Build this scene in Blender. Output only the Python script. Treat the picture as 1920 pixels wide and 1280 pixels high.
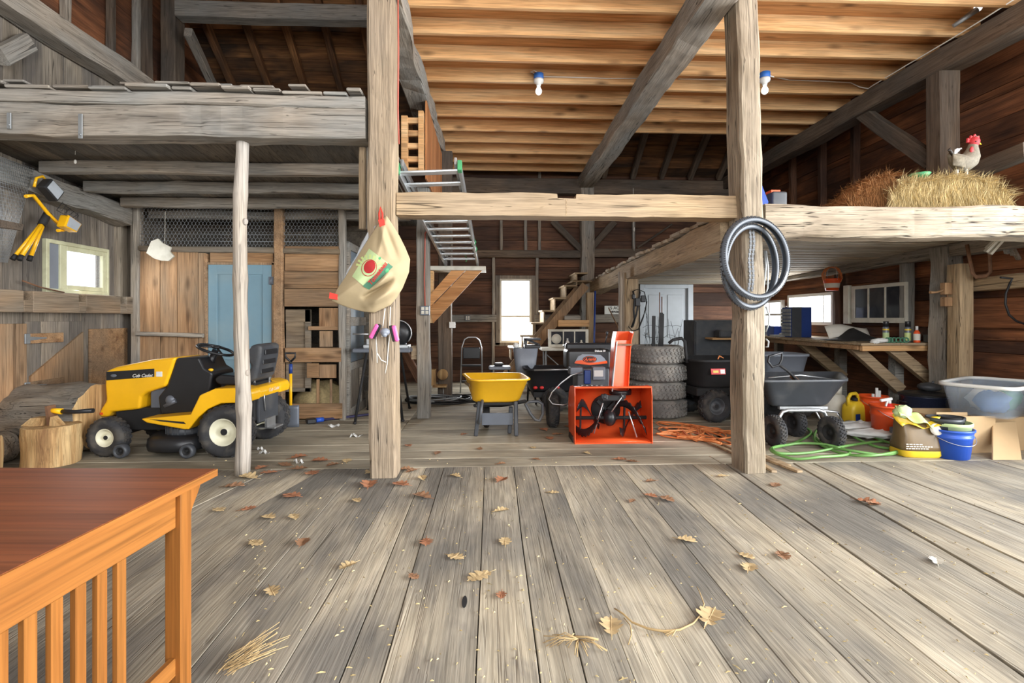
import bpy, bmesh, math, random
from mathutils import Vector, Matrix, noise
for o in list(bpy.data.objects): bpy.data.objects.remove(o)
R = math.radians; PI = math.pi
random.seed(7)
SC = bpy.context.scene; COL = SC.collection
# ------------------------------------------------------------------ camera
F, CX, HY, H, TH = 950.0, 960.0, 597.0, 1.30, R(2.59)
cam = bpy.data.cameras.new('camera'); co = bpy.data.objects.new('camera', cam); COL.objects.link(co)
co.location = (0, 0, H); co.rotation_euler = (R(90), 0, -TH)
cam.sensor_width = 36; cam.lens = 36 * F / 1920; cam.shift_y = (HY - 640) / 1920; cam.clip_start = .05
SC.camera = co
# ------------------------------------------------------------------ world, lights, exposure
W = bpy.data.worlds.new('overcast_sky'); SC.world = W; W.use_nodes = True
nt = W.node_tree; bg = nt.nodes['Background']
bg.inputs[0].default_value = (.93, .97, 1, 1); bg.inputs[1].default_value = 2.6
SC.view_settings.view_transform = 'Standard'; SC.view_settings.look = 'None'
SC.view_settings.gamma = 1; SC.view_settings.use_curve_mapping = False
SC.view_settings.exposure = 0.57
def area(name, loc, target, sx, sy, power, col=(1, 1, 1), spread=180):
    l = bpy.data.lights.new(name, 'AREA'); l.shape = 'RECTANGLE'; l.size = sx; l.size_y = sy
    l.energy = power; l.color = col; l.spread = R(spread)
    o = bpy.data.objects.new(name, l); COL.objects.link(o); o.location = loc
    d = Vector(target) - Vector(loc); o.rotation_euler = d.to_track_quat('-Z', 'Y').to_euler()
    return o
area('daylight_through_side_door', (12.0, .2, 2.6), (-1, 3.2, 1.7), 9.5, 5.2, 2700, (.965, .985, 1))
area('front_fill_light', (0.9, -2.4, 3.0), (0.6, 6, 3.2), 6.8, 3.0, 290, (.98, .99, 1))  # fill light added behind the camera to lift the camera-facing timbers
area('daylight_through_back_window', (0.48, 10.2, 1.25), (0.4, 5, .6), .6, 1.1, 50, (.95, .98, 1))
area('daylight_through_wall_window', (5.6, 8.9, 1.5), (2, 9.4, .9), 1.0, .45, 30, (.95, .98, 1))
area('daylight_through_coop_window', (-4.5, 6.05, 1.8), (-1, 5.5, 1.0), .5, .45, 6, (.95, .98, 1))
# ------------------------------------------------------------------ pixel helpers (photo pixel -> world)
def ray(x, y):
    u = (x - CX) / F; v = (HY - y) / F
    return u * math.cos(TH) + math.sin(TH), math.cos(TH) - u * math.sin(TH), v
def P(x, y, d):
    a, b, c = ray(x, y); s = d / b; return Vector((a * s, d, H + c * s))
def G(x, y, z=0.0):
    a, b, c = ray(x, y); s = (z - H) / c; return Vector((a * s, b * s, z))
def PX(x, y, X):
    a, b, c = ray(x, y); s = X / a; return Vector((X, b * s, H + c * s))
# ------------------------------------------------------------------ scene tree helpers
def tag(o, label=None, cat=None, group=None, kind=None):
    if label: o['label'] = label
    if cat: o['category'] = cat
    if group: o['group'] = group
    if kind: o['kind'] = kind
    return o
def thing(name, label, cat, loc=(0, 0, 0), rz=0, group=None):
    o = bpy.data.objects.new(name, None); COL.objects.link(o); o.empty_display_size = .1
    o.location = loc; o.rotation_euler = (0, 0, rz)
    return tag(o, label, cat, group)
def local(o):
    return Matrix.Translation(o.location) @ o.rotation_euler.to_matrix().to_4x4()
def copy_tree(o, loc=None, rz=None, label=None, parent=None):
    c = o.copy(); COL.objects.link(c)
    if parent: c.parent = parent
    if loc is not None: c.location = loc
    if rz is not None: c.rotation_euler = (0, 0, rz)
    if label: c['label'] = label
    for ch in o.children: copy_tree(ch, parent=c)
    return c
class MB:
    def __init__(s): s.v = []; s.f = []; s.sm = []; s.mi = []
    def add(s, vs, fs, smooth=False, mi=0):
        b = len(s.v); s.v += [Vector(p) for p in vs]
        for f in fs: s.f.append([b + i for i in f]); s.sm.append(smooth); s.mi.append(mi)
        return s
    def box(s, c, d, rot=None, bev=0, mi=0):
        c = Vector(c); x, y, z = d[0] / 2, d[1] / 2, d[2] / 2
        M = rot if rot is not None else Matrix.Identity(3)
        b = min(bev, x * .9, y * .9, z * .9)
        if b <= 0:
            vs = [(sx * x, sy * y, sz * z) for sx in (-1, 1) for sy in (-1, 1) for sz in (-1, 1)]
            fs = [(0, 1, 3, 2), (4, 6, 7, 5), (0, 4, 5, 1), (2, 3, 7, 6), (0, 2, 6, 4), (1, 5, 7, 3)]
            return s.add([c + M @ Vector(p) for p in vs], fs, mi=mi)
        prof = []
        ring = [(x - b, y), (x, y - b), (x, -y + b), (x - b, -y), (-x + b, -y), (-x, -y + b), (-x, y - b), (-x + b, y)]
        ins = [(p[0] * (x - b) / x, p[1] * (y - b) / y) for p in ring]
        vs = [(p[0], p[1], -z) for p in ins] + [(p[0], p[1], -z + b) for p in ring] + [(p[0], p[1], z - b) for p in ring] + [(p[0], p[1], z) for p in ins]
        fs = [tuple(range(8)), tuple(range(31, 23, -1))]
        for k in range(3):
            for i in range(8):
                j = (i + 1) % 8; fs.append((k * 8 + j, k * 8 + i, k * 8 + 8 + i, k * 8 + 8 + j))
        return s.add([c + M @ Vector(p) for p in vs], fs, mi=mi)
    def bb(s, a, b, bev=0, mi=0):          # box from two corners
        a = Vector(a); b = Vector(b); d = b - a
        return s.box((a + b) / 2, (abs(d.x), abs(d.y), abs(d.z)), None, bev, mi)
    def bar(s, p, q, w, h, up=(0, 0, 1), bev=0, mi=0):   # w sideways, h along up
        p = Vector(p); q = Vector(q); d = (q - p); L = d.length; x = d.normalized(); u = Vector(up)
        if abs(x.dot(u)) > .99: u = Vector((0, 1, 0))
        y = u.cross(x).normalized(); z = x.cross(y)
        return s.box((p + q) / 2, (L, w, h), Matrix((x, y, z)).transposed(), bev, mi)
    def rings(s, rs, closed=False, cap=True, smooth=True, mi=0, loop=True):
        n = len(rs[0]); vs = [p for r in rs for p in r]; fs = []; m = len(rs)
        for k in range(m if closed else m - 1):
            k2 = (k + 1) % m
            for i in range(n if loop else n - 1):
                j = (i + 1) % n; fs.append((k * n + i, k * n + j, k2 * n + j, k2 * n + i))
        s.add(vs, fs, smooth, mi)
        if cap and not closed and loop:
            b = len(s.v) - len(vs)
            s.f.append([b + i for i in range(n)][::-1]); s.sm.append(False); s.mi.append(mi)
            s.f.append([b + (m - 1) * n + i for i in range(n)]); s.sm.append(False); s.mi.append(mi)
        return s
    def tube(s, pts, r, seg=8, closed=False, cap=True, mi=0, flat=1.0):
        pts = [Vector(p) for p in pts]; n = len(pts); rs = []
        rr = r if isinstance(r, (list, tuple)) else [r] * n
        u = None
        for i, p in enumerate(pts):
            a = pts[i - 1] if (i or closed) else p; b = pts[(i + 1) % n] if (i < n - 1 or closed) else p
            t = (b - a)
            t = t.normalized() if t.length > 1e-9 else Vector((0, 0, 1))
            if u is None:
                u = Vector((0, 0, 1)) if abs(t.z) < .9 else Vector((0, 1, 0))
            u = (u - t * u.dot(t))
            u = u.normalized() if u.length > 1e-6 else t.orthogonal().normalized()
            w = t.cross(u)
            rs.append([p + (w * math.cos(k * 2 * PI / seg) + u * math.sin(k * 2 * PI / seg) * flat) * rr[i] for k in range(seg)])
        return s.rings(rs, closed, cap, True, mi)
    def cyl(s, p, q, r, r2=None, seg=20, mi=0, cap=True):
        r2 = r if r2 is None else r2
        return s.tube([p, q], [r, r2], seg, cap=cap, mi=mi)
    def lathe(s, prof, c=(0, 0, 0), axis=(0, 0, 1), seg=28, mi=0, cap=True, closed=False):
        c = Vector(c); z = Vector(axis).normalized(); x = z.orthogonal().normalized(); y = z.cross(x)
        rs = [[c + z * h + (x * math.cos(k * 2 * PI / seg) + y * math.sin(k * 2 * PI / seg)) * r for k in range(seg)] for r, h in prof]
        return s.rings(rs, closed, cap, True, mi)
    def ell(s, c, rx, ry, rz, seg=16, rn=9, rot=None, mi=0, amp=0, fr=3):
        c = Vector(c); M = rot or Matrix.Identity(3); rs = []
        for k in range(1, rn):
            t = PI * k / rn
            row = []
            for i in range(seg):
                a = 2 * PI * i / seg; d = Vector((math.sin(t) * math.cos(a), math.sin(t) * math.sin(a), -math.cos(t)))
                g = 1 + (amp * noise.noise(d * fr + c * 7) if amp else 0)
                row.append(c + M @ Vector((d.x * rx * g, d.y * ry * g, d.z * rz * g)))
            rs.append(row)
        return s.rings(rs, smooth=True, mi=mi)
    def prism(s, poly, ex, mi=0, smooth=False):   # polygon (list of 3d) swept by vector ex
        ex = Vector(ex); a = [Vector(p) for p in poly]; n = len(a)
        vs = a + [p + ex for p in a]
        fs = [tuple(range(n))[::-1], tuple(range(n, 2 * n))] + [(i, (i + 1) % n, n + (i + 1) % n, n + i) for i in range(n)]
        return s.add(vs, fs, smooth, mi)
    def grid(s, fn, nu, nv, smooth=True, mi=0):
        vs = [fn(i / nu, j / nv) for j in range(nv + 1) for i in range(nu + 1)]
        fs = [(j * (nu + 1) + i, j * (nu + 1) + i + 1, (j + 1) * (nu + 1) + i + 1, (j + 1) * (nu + 1) + i) for j in range(nv) for i in range(nu)]
        return s.add(vs, fs, smooth, mi)
    def build(s, name, mat, parent=None, world=False, loc=None, label=None, cat=None, group=None, kind=None, solid=0):
        me = bpy.data.meshes.new(name); vs = s.v
        if parent is not None and world:
            top = parent; chain = []
            while top: chain.append(top); top = top.parent
            M = Matrix.Identity(4)
            for o in reversed(chain): M = M @ local(o)
            M = M.inverted(); vs = [M @ p for p in vs]
        if loc is not None: vs = [p - Vector(loc) for p in vs]
        me.from_pydata([tuple(p) for p in vs], [], s.f)
        me.polygons.foreach_set('use_smooth', s.sm)
        mats = mat if isinstance(mat, (list, tuple)) else [mat]
        for m in mats: me.materials.append(m)
        if len(mats) > 1: me.polygons.foreach_set('material_index', s.mi)
        bm = bmesh.new(); bm.from_mesh(me); bmesh.ops.recalc_face_normals(bm, faces=bm.faces); bm.to_mesh(me); bm.free()
        me.update()
        o = bpy.data.objects.new(name, me); COL.objects.link(o)
        if parent is not None: o.parent = parent
        if loc is not None: o.location = loc
        if solid:
            md = o.modifiers.new('thickness', 'SOLIDIFY'); md.thickness = solid; md.offset = 0
        return tag(o, label, cat, group, kind)
def single(mb, name, mat, label, cat, loc, group=None, kind=None, solid=0):
    return mb.build(name, mat, loc=loc, label=label, cat=cat, group=group, kind=kind, solid=solid)
def timber(name, p0, p1, w, h, mat, label=None, cat=None, group=None, parent=None, kind=None, up=(0, 0, 1), rough=.008, bev=.012, seed=0, n=None, taper=None):
    """one hewn timber: local X runs along it, w sideways, h along up"""
    p0 = Vector(p0); p1 = Vector(p1); d = p1 - p0; L = d.length; x = d.normalized(); u = Vector(up)
    if abs(x.dot(u)) > .97: u = Vector((0, 1, 0))
    y = u.cross(x).normalized(); z = x.cross(y)
    n = n or max(2, int(L / .16)); mb = MB(); rs = []; sd = seed or random.random() * 100
    for k in range(n + 1):
        t = k / n; X = L * t; q = 1 if taper is None else 1 + (taper - 1) * t
        a, b = w / 2 * q, h / 2 * q; e = min(bev, a * .5, b * .5)
        ring = [(a - e, b), (a, b - e), (a, -b + e), (a - e, -b), (-a + e, -b), (-a, -b + e), (-a, b - e), (-a + e, b)]
        wob = (noise.noise(Vector((X * 1.1, sd, 0))) * rough * 1.6, noise.noise(Vector((X * 1.1, sd, 9))) * rough * 1.6)
        row = []
        for i, (py, pz) in enumerate(ring):
            dy = noise.noise(Vector((X * 4, sd + i * 3.1, 2))) * rough; dz = noise.noise(Vector((X * 4, sd + i * 3.1, 5))) * rough
            row.append((X, py + dy + wob[0], pz + dz + wob[1]))
        rs.append(row)
    mb.rings(rs, smooth=False)
    o = mb.build(name, mat, parent)
    M = Matrix((x, y, z)).transposed().to_4x4(); M.translation = p0
    if parent is not None:
        top = parent; ch = []
        while top: ch.append(top); top = top.parent
        Q = Matrix.Identity(4)
        for c in reversed(ch): Q = Q @ local(c)
        M = Q.inverted() @ M
    o.location = M.translation; o.rotation_euler = M.to_euler()
    return tag(o, label, cat, group, kind)
ORD = ['first', 'second', 'third', 'fourth', 'fifth', 'sixth', 'seventh', 'eighth', 'ninth', 'tenth', 'eleventh', 'twelfth', 'thirteenth', 'fourteenth', 'fifteenth', 'sixteenth', 'seventeenth', 'eighteenth', 'nineteenth', 'twentieth', 'twenty-first', 'twenty-second', 'twenty-third', 'twenty-fourth', 'twenty-fifth', 'twenty-sixth']
# ------------------------------------------------------------------ materials
def lin(c):
    return tuple(((v / 255) / 12.92 if v / 255 <= .04045 else ((v / 255 + .055) / 1.055) ** 2.4) for v in c[:3]) + (1,)
class N:
    def __init__(s, name):
        s.m = bpy.data.materials.new(name); s.m.use_nodes = True; s.t = s.m.node_tree; s.b = s.t.nodes['Principled BSDF']
    def n(s, typ, **kw):
        x = s.t.nodes.new(typ)
        for k, v in kw.items(): setattr(x, k, v)
        return x
    def l(s, a, b): s.t.links.new(a, b)
    def val(s, node, i, v):
        if hasattr(v, 'links') or hasattr(v, 'is_linked'): s.l(v, node.inputs[i])
        else: node.inputs[i].default_value = v
    def math(s, op, a, b=0.5, c=None):
        x = s.n('ShaderNodeMath', operation=op); s.val(x, 0, a); s.val(x, 1, b)
        if c is not None: s.val(x, 2, c)
        return x.outputs[0]
    def mix(s, f, a, b, mode='MIX'):
        x = s.n('ShaderNodeMix', data_type='RGBA', blend_type=mode); s.val(x, 0, f)
        for i, v in ((6, a), (7, b)): s.val(x, i, v)
        return x.outputs[2]
    def noise(s, vec, scale, detail=4, dist=0, rough=.55):
        x = s.n('ShaderNodeTexNoise'); s.l(vec, x.inputs['Vector']); x.inputs['Scale'].default_value = scale
        x.inputs['Detail'].default_value = detail; x.inputs['Distortion'].default_value = dist; x.inputs['Roughness'].default_value = rough
        return x.outputs[0]
    def ramp(s, f, stops):
        x = s.n('ShaderNodeValToRGB'); s.l(f, x.inputs[0]); e = x.color_ramp.elements
        while len(e) < len(stops): e.new(.5)
        for k, (p, c) in enumerate(stops): e[k].position = p; e[k].color = c if len(c) == 4 else tuple(c) + (1,)
        return x.outputs[0]
    def mapping(s, vec, sc):
        x = s.n('ShaderNodeMapping'); s.l(vec, x.inputs[0]); x.inputs['Scale'].default_value = sc; return x.outputs[0]
    def bump(s, h, st=.3, dist=.01):
        x = s.n('ShaderNodeBump'); s.l(h, x.inputs['Height']); x.inputs['Strength'].default_value = st; x.inputs['Distance'].default_value = dist
        s.l(x.outputs[0], s.b.inputs['Normal'])
def wood(name, light, mid, dark, axis='X', crack=.5, rough=.82, sc=1.0, tint=.3, grey=None, greyamt=.5, knot=.6, bump=.35, stain=None, stainamt=.5, hue=.0):
    m = N(name); tc = m.n('ShaderNodeTexCoord'); oi = m.n('ShaderNodeObjectInfo'); ge = m.n('ShaderNodeNewGeometry')
    r = m.math('FRACT', m.math('ADD', m.math('MULTIPLY', oi.outputs['Random'], 7.31), m.math('MULTIPLY', ge.outputs['Random Per Island'], 3.77)))
    cb = m.n('ShaderNodeCombineXYZ')
    for i, k in enumerate((37., 53., 71.)): m.l(m.math('MULTIPLY', r, k), cb.inputs[i])
    va = m.n('ShaderNodeVectorMath', operation='ADD'); m.l(tc.outputs['Object'], va.inputs[0]); m.l(cb.outputs[0], va.inputs[1]); v = va.outputs[0]
    def S(along, across):
        return {'X': (along, across, across), 'Y': (across, along, across), 'Z': (across, across, along)}[axis]
    g1 = m.noise(m.mapping(v, S(.8 * sc, 11 * sc)), 1, 6, .5)
    g2 = m.noise(m.mapping(v, S(2.5 * sc, 70 * sc)), 1, 3, .3)
    col = m.ramp(g1, [(.28, lin(dark)), (.47, lin(mid)), (.68, lin(light))])
    if grey:
        g3 = m.noise(m.mapping(v, S(.7, 1.8)), 1, 4, .4)
        col = m.mix(m.ramp(g3, [(.5 - greyamt * .28, (0, 0, 0)), (.72 - greyamt * .2, (1, 1, 1))]), col, lin(grey))
    if stain:
        g4 = m.noise(m.mapping(v, S(1.0, 2.6)), 1, 4, 1.2)
        col = m.mix(m.math('MULTIPLY', m.ramp(g4, [(.56, (0, 0, 0)), (.68, (1, 1, 1))]), stainamt), col, lin(stain))
    col = m.mix(1, col, m.ramp(g2, [(.25, (.66, .66, .66)), (.55, (1, 1, 1)), (.8, (1.12, 1.12, 1.12))]), 'MULTIPLY')
    g5 = m.noise(m.mapping(v, S(4 * sc, 150 * sc)), 1, 2, .2)
    col = m.mix(1, col, m.ramp(g5, [(.3, (.74, .74, .74)), (.52, (1, 1, 1)), (.75, (1.1, 1.1, 1.1))]), 'MULTIPLY')
    gc = m.noise(m.mapping(v, S(.22 * sc, 13 * sc)), 1, 2, .15)
    gm = m.noise(m.mapping(v, S(1.2 * sc, 4 * sc)), 1, 2)
    ln = m.math('ABSOLUTE', m.math('SUBTRACT', gc, .5))
    ck = m.math('MULTIPLY', m.ramp(ln, [(.0025, (1, 1, 1)), (.009, (0, 0, 0))]), m.ramp(gm, [(.44, (0, 0, 0)), (.52, (1, 1, 1))]))
    gk = m.noise(m.mapping(v, S(5 * sc, 46 * sc)), 1, 2, .4)
    ck = m.math('MAXIMUM', ck, m.math('MULTIPLY', m.ramp(gk, [(.27, (1, 1, 1)), (.33, (0, 0, 0))]), .75))
    col = m.mix(m.math('MULTIPLY', ck, crack), col, lin([c * .3 for c in dark]))
    if knot:
        vo = m.n('ShaderNodeTexVoronoi'); m.l(m.mapping(v, S(2.3, 6.5)), vo.inputs['Vector']); vo.inputs['Scale'].default_value = .8
        kn = m.ramp(vo.outputs['Distance'], [(.05, (1, 1, 1)), (.16, (.35, .35, .35)), (.22, (0, 0, 0))])
        col = m.mix(m.math('MULTIPLY', kn, knot), col, lin([c * .5 for c in dark]))
    t = m.math('ADD', m.math('MULTIPLY', r, tint), 1 - tint * .5)
    tv = m.n('ShaderNodeCombineXYZ')
    for i, h in enumerate((1 + hue, 1, 1 - hue)): m.l(m.math('MULTIPLY', t, h), tv.inputs[i])
    col = m.mix(1, col, tv.outputs[0], 'MULTIPLY')
    m.l(col, m.b.inputs['Base Color']); m.b.inputs['Roughness'].default_value = rough
    m.b.inputs['Specular IOR Level'].default_value = .25
    hgt = m.math('SUBTRACT', m.math('ADD', g2, m.math('MULTIPLY', g1, .6)), m.math('MULTIPLY', ck, 1.2))
    m.bump(hgt, bump, .006)
    return m.m
def plain(name, c, rough=.5, metal=0, var=.12, vs=8, bump=0, spec=.5, alpha=1, emit=0, trans=0, dirt=None, dirtamt=.4):
    m = N(name); tc = m.n('ShaderNodeTexCoord'); b = m.b
    nz = m.noise(tc.outputs['Object'], vs, 4)
    col = m.mix(nz, lin([max(0, k * (1 - var)) for k in c]), lin([min(255, k * (1 + var)) for k in c]))
    if dirt:
        d2 = m.noise(tc.outputs['Object'], vs * .6, 5, .5)
        col = m.mix(m.math('MULTIPLY', m.ramp(d2, [(.48, (0, 0, 0)), (.66, (1, 1, 1))]), dirtamt), col, lin(dirt))
    m.l(col, b.inputs['Base Color']); b.inputs['Roughness'].default_value = rough; b.inputs['Metallic'].default_value = metal
    b.inputs['Specular IOR Level'].default_value = spec
    if alpha < 1: b.inputs['Alpha'].default_value = alpha
    if trans: b.inputs['Transmission Weight'].default_value = trans; b.inputs['IOR'].default_value = 1.1
    if emit: m.l(col, b.inputs['Emission Color']); b.inputs['Emission Strength'].default_value = emit
    if bump: m.bump(m.noise(tc.outputs['Object'], vs * 6, 4), bump, .005)
    return m.m
M = {}
M['floor'] = wood('floor_boards', (196, 186, 166), (185, 174, 152), (168, 156, 135), 'Y', crack=0.3, tint=.22, grey=(124, 120, 112), greyamt=.55, knot=.25, stain=(112, 108, 104), stainamt=.55, bump=0.35)
M['floorx'] = wood('back_floor_boards', (206, 197, 176), (196, 186, 164), (180, 169, 148), 'X', crack=0.25, tint=.14, grey=(140, 132, 116), greyamt=.5, knot=.1, stain=(120, 112, 98), stainamt=.35, bump=.2)
M['post'] = wood('weathered_post', (180, 160, 132), (154, 134, 108), (100, 82, 62), 'X', crack=0.9, grey=(158, 142, 122), greyamt=0.4, knot=.25, tint=.1, bump=0.9)
M['postwhite'] = wood('sun_bleached_post', (156, 144, 124), (134, 120, 100), (86, 70, 54), 'X', crack=0.95, grey=(176, 162, 142), greyamt=0.4, knot=.3, tint=.06, bump=0.9)
M['beam'] = wood('old_pale_beam', (188, 164, 130), (166, 142, 110), (118, 94, 70), 'X', crack=0.75, grey=(168, 148, 122), greyamt=.4, knot=.35, tint=.1, bump=0.7)
M['greybeam'] = wood('grey_weathered_beam', (176, 164, 148), (154, 142, 127), (110, 98, 86), 'X', crack=0.75, grey=(146, 144, 138), greyamt=.55, knot=.3, tint=.2, bump=0.6)
M['darkbeam'] = wood('dark_old_beam', (132, 114, 96), (112, 95, 79), (78, 64, 54), 'X', crack=.5, grey=(92, 84, 76), greyamt=.5, knot=.3, tint=.25, bump=.4)
M['pine'] = wood('new_pine_joist', (228, 190, 142), (216, 170, 118), (194, 142, 92), 'X', crack=.08, knot=.8, tint=.2, bump=.15, sc=.8, rough=.6, hue=.02)
M['deck'] = wood('new_deck_boards', (212, 160, 108), (196, 140, 88), (168, 112, 66), 'X', crack=.1, knot=.8, tint=.28, bump=.15, sc=.8, rough=.65, hue=.03)
M['wallbrown'] = wood('brown_barn_boards', (132, 94, 70), (109, 75, 55), (74, 50, 39), 'X', crack=0.5, knot=.4, tint=.5, bump=.3, grey=(74, 54, 44), greyamt=.5, rough=.7)
M['wallbrowny'] = wood('brown_gable_boards', (172, 112, 74), (140, 90, 60), (90, 57, 42), 'Y', crack=0.5, knot=.4, tint=.5, bump=.3, grey=(76, 54, 44), greyamt=.45, rough=.6)
M['wallgrey'] = wood('grey_barn_boards', (172, 160, 142), (146, 134, 118), (102, 92, 80), 'Z', crack=0.75, knot=.3, tint=.4, bump=.4, grey=(116, 110, 104), greyamt=.5)
M['coopwood'] = wood('coop_boards', (190, 152, 114), (170, 132, 96), (128, 94, 66), 'Z', crack=0.4, knot=.7, tint=.3, bump=.25, grey=(150, 128, 104), greyamt=.4)
M['coopwoodx'] = wood('coop_crosswise_boards', (188, 150, 112), (168, 130, 92), (126, 90, 62), 'X', crack=0.4, knot=.7, tint=.3, bump=.25, grey=(140, 116, 92), greyamt=.35)
M['coopgrey'] = wood('coop_grey_boards', (150, 132, 108), (126, 108, 86), (88, 72, 58), 'X', crack=.3, knot=.4, tint=.3, grey=(126, 118, 106), greyamt=.5)
M['roof'] = wood('roof_boards', (164, 116, 72), (132, 90, 56), (80, 54, 38), 'X', crack=.4, knot=.5, tint=.7, bump=.3, grey=(66, 52, 42), greyamt=.4)
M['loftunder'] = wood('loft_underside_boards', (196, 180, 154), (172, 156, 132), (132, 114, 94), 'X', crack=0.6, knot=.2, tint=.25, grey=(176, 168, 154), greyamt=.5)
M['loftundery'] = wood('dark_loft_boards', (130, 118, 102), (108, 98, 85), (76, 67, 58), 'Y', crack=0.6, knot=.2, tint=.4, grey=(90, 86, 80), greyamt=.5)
M['bark'] = wood('grey_bark', (190, 178, 162), (168, 154, 136), (132, 112, 92), 'Z', crack=0.5, knot=.35, sc=.7, tint=.05, grey=(182, 174, 164), greyamt=.6, bump=.4)
M['orangewood'] = wood('orange_stained_wood', (160, 105, 50), (151, 96, 44), (134, 80, 34), 'X', crack=0, knot=0, tint=.08, bump=.05, rough=.38, sc=.6)
M['orangewoodz'] = wood('orange_stained_wood_upright', (160, 105, 50), (151, 96, 44), (134, 80, 34), 'Z', crack=0, knot=0, tint=.06, bump=.05, rough=.38, sc=.6)
M['orangewoody'] = wood('orange_stained_wood_sideways', (160, 105, 50), (151, 96, 44), (134, 80, 34), 'Y', crack=0, knot=0, tint=.04, bump=.05, rough=.42, sc=.6)
M['tabletop'] = wood('reddish_table_top', (136, 78, 46), (126, 69, 39), (112, 57, 31), 'X', crack=0, knot=0, tint=0, bump=.04, rough=.5, sc=.5)
M['logend'] = wood('pale_log_wood', (206, 176, 128), (178, 142, 96), (120, 86, 56), 'Z', crack=.4, knot=.1, tint=.1)
M['logbark'] = wood('rough_log_bark', (168, 148, 122), (134, 114, 92), (76, 62, 50), 'X', crack=.9, knot=.1, tint=.1, grey=(136, 132, 124), greyamt=.5, bump=.9)
M['yellow'] = plain('yellow_paint', (244, 184, 26), .3, var=.04)
M['yellowplastic'] = plain('yellow_plastic', (240, 184, 36), .42, var=.05)
M['black'] = plain('black_plastic', (32, 33, 36), .38, var=.2)
M['blackmat'] = plain('matte_black', (30, 30, 31), .75, var=.3)
M['rubber'] = plain('tyre_rubber', (46, 46, 48), .85, var=.25, dirt=(112, 104, 92), dirtamt=.35, vs=14)
M['dustyrubber'] = plain('dusty_tyre_rubber', (112, 110, 106), .9, var=.2, dirt=(156, 150, 140), dirtamt=.5, vs=10)
M['darkgrey'] = plain('dark_grey_plastic', (66, 69, 74), .45, var=.15, dirt=(110, 108, 104), dirtamt=.4, vs=5)
M['midgrey'] = plain('grey_plastic', (128, 134, 144), .45, var=.08)
M['cream'] = plain('cream_wheel_rim', (226, 222, 196), .4, var=.05)
M['steel'] = plain('bright_steel', (190, 192, 194), .35, .8, var=.1)
M['alu'] = plain('aluminium', (206, 210, 212), .38, .75, var=.1)
M['galv'] = plain('galvanised_wire', (150, 154, 156), .5, .6, var=.15)
M['greysteel'] = plain('grey_painted_steel', (104, 110, 120), .4, .2, var=.08)
M['orange'] = plain('orange_paint', (226, 88, 42), .32, var=.05)
M['orangebucket'] = plain('orange_bucket_plastic', (228, 84, 34), .45, var=.06)
M['cordorange'] = plain('orange_cord', (208, 128, 74), .5, var=.08)
M['snow'] = plain('bounce_ground', (214, 216, 218), .9, var=.03)  # unseen outside ground, made pale to bounce daylight up indoors
M['white'] = plain('white_paint', (228, 228, 224), .5, var=.04)
M['offwhite'] = plain('aged_white_paint', (214, 210, 196), .6, var=.08, dirt=(170, 160, 138), dirtamt=.4)
M['cream2'] = plain('cream_frame_paint', (206, 206, 172), .6, var=.07, dirt=(160, 152, 120), dirtamt=.4)
M['doorwhite'] = plain('dull_white_door_paint', (186, 193, 198), .55, var=.04)
M['bluedoor'] = plain('faded_blue_paint', (112, 142, 156), .6, var=.07, vs=3, dirt=(134, 150, 152), dirtamt=.4)
M['blue'] = plain('blue_plastic', (42, 86, 186), .4, var=.07)
M['navy'] = plain('blue_cabinet_steel', (34, 62, 130), .45, var=.1)
M['green'] = plain('green_hose_rubber', (102, 148, 78), .45, var=.1)
M['greenplastic'] = plain('green_plastic', (74, 158, 104), .5, var=.1)
M['red'] = plain('red_plastic', (204, 40, 38), .45, var=.08)
M['redtape'] = plain('red_webbing', (226, 58, 44), .7, var=.06)
M['pink'] = plain('pink_cartridge', (222, 92, 160), .5, var=.06)
M['canvas'] = plain('tan_canvas', (174, 156, 122), .85, var=.06, vs=6, bump=.15)
M['card'] = plain('cardboard', (192, 162, 122), .85, var=.06, vs=4)
M['plastic'] = plain('clear_tote_plastic', (206, 224, 242), .3, var=.05, alpha=.24)
M['film'] = plain('clear_plastic_film', (214, 218, 222), .25, var=.1, alpha=.35)
M['trash'] = plain('white_plastic_film', (222, 222, 218), .5, var=.1)
M['paper'] = plain('white_paper', (214, 208, 196), .8, var=.05)
M['rust'] = plain('rusty_iron', (116, 84, 62), .8, .2, var=.3, vs=20)
M['hay'] = plain('hay', (186, 166, 122), .9, var=.28, vs=40)
M['hayb'] = plain('brown_hay', (150, 104, 60), .9, var=.3, vs=40)
M['feather'] = plain('speckled_feathers', (138, 131, 116), .8, var=.2, vs=60, dirt=(120, 112, 98), dirtamt=.5, bump=.4)
M['comb'] = plain('red_comb', (204, 60, 66), .6, var=.12, vs=30)
M['darkfeather'] = plain('dark_feathers', (62, 58, 54), .7, var=.3, vs=40)
M['brownbag'] = plain('brown_soil_bag', (112, 92, 62), .4, var=.12)
M['bagyellow'] = plain('yellow_print', (226, 190, 48), .4, var=.1)
M['baggreen'] = plain('pale_green_print', (196, 212, 140), .4, var=.15)
M['leafA'] = plain('tan_leaf', (186, 162, 120), .8, var=.15, vs=20)
M['leafB'] = plain('brown_leaf', (140, 104, 76), .8, var=.2, vs=20)
M['leafC'] = plain('russet_leaf', (156, 106, 76), .8, var=.2, vs=20)
M['straw'] = plain('straw_stem', (176, 150, 106), .8, var=.15)
M['bulb'] = plain('frosted_bulb', (250, 250, 246), .3, var=0, emit=.9)
M['bluebox'] = plain('blue_junction_box', (52, 112, 196), .5, var=.05)
M['dustglass'] = plain('dusty_glass', (112, 126, 138), .35, var=.2, dirt=(150, 138, 112), dirtamt=.5, vs=4)
M['darkglass'] = plain('dark_window_glass', (52, 56, 62), .08, var=.2, vs=3, dirt=(96, 98, 98), dirtamt=.5)
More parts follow.
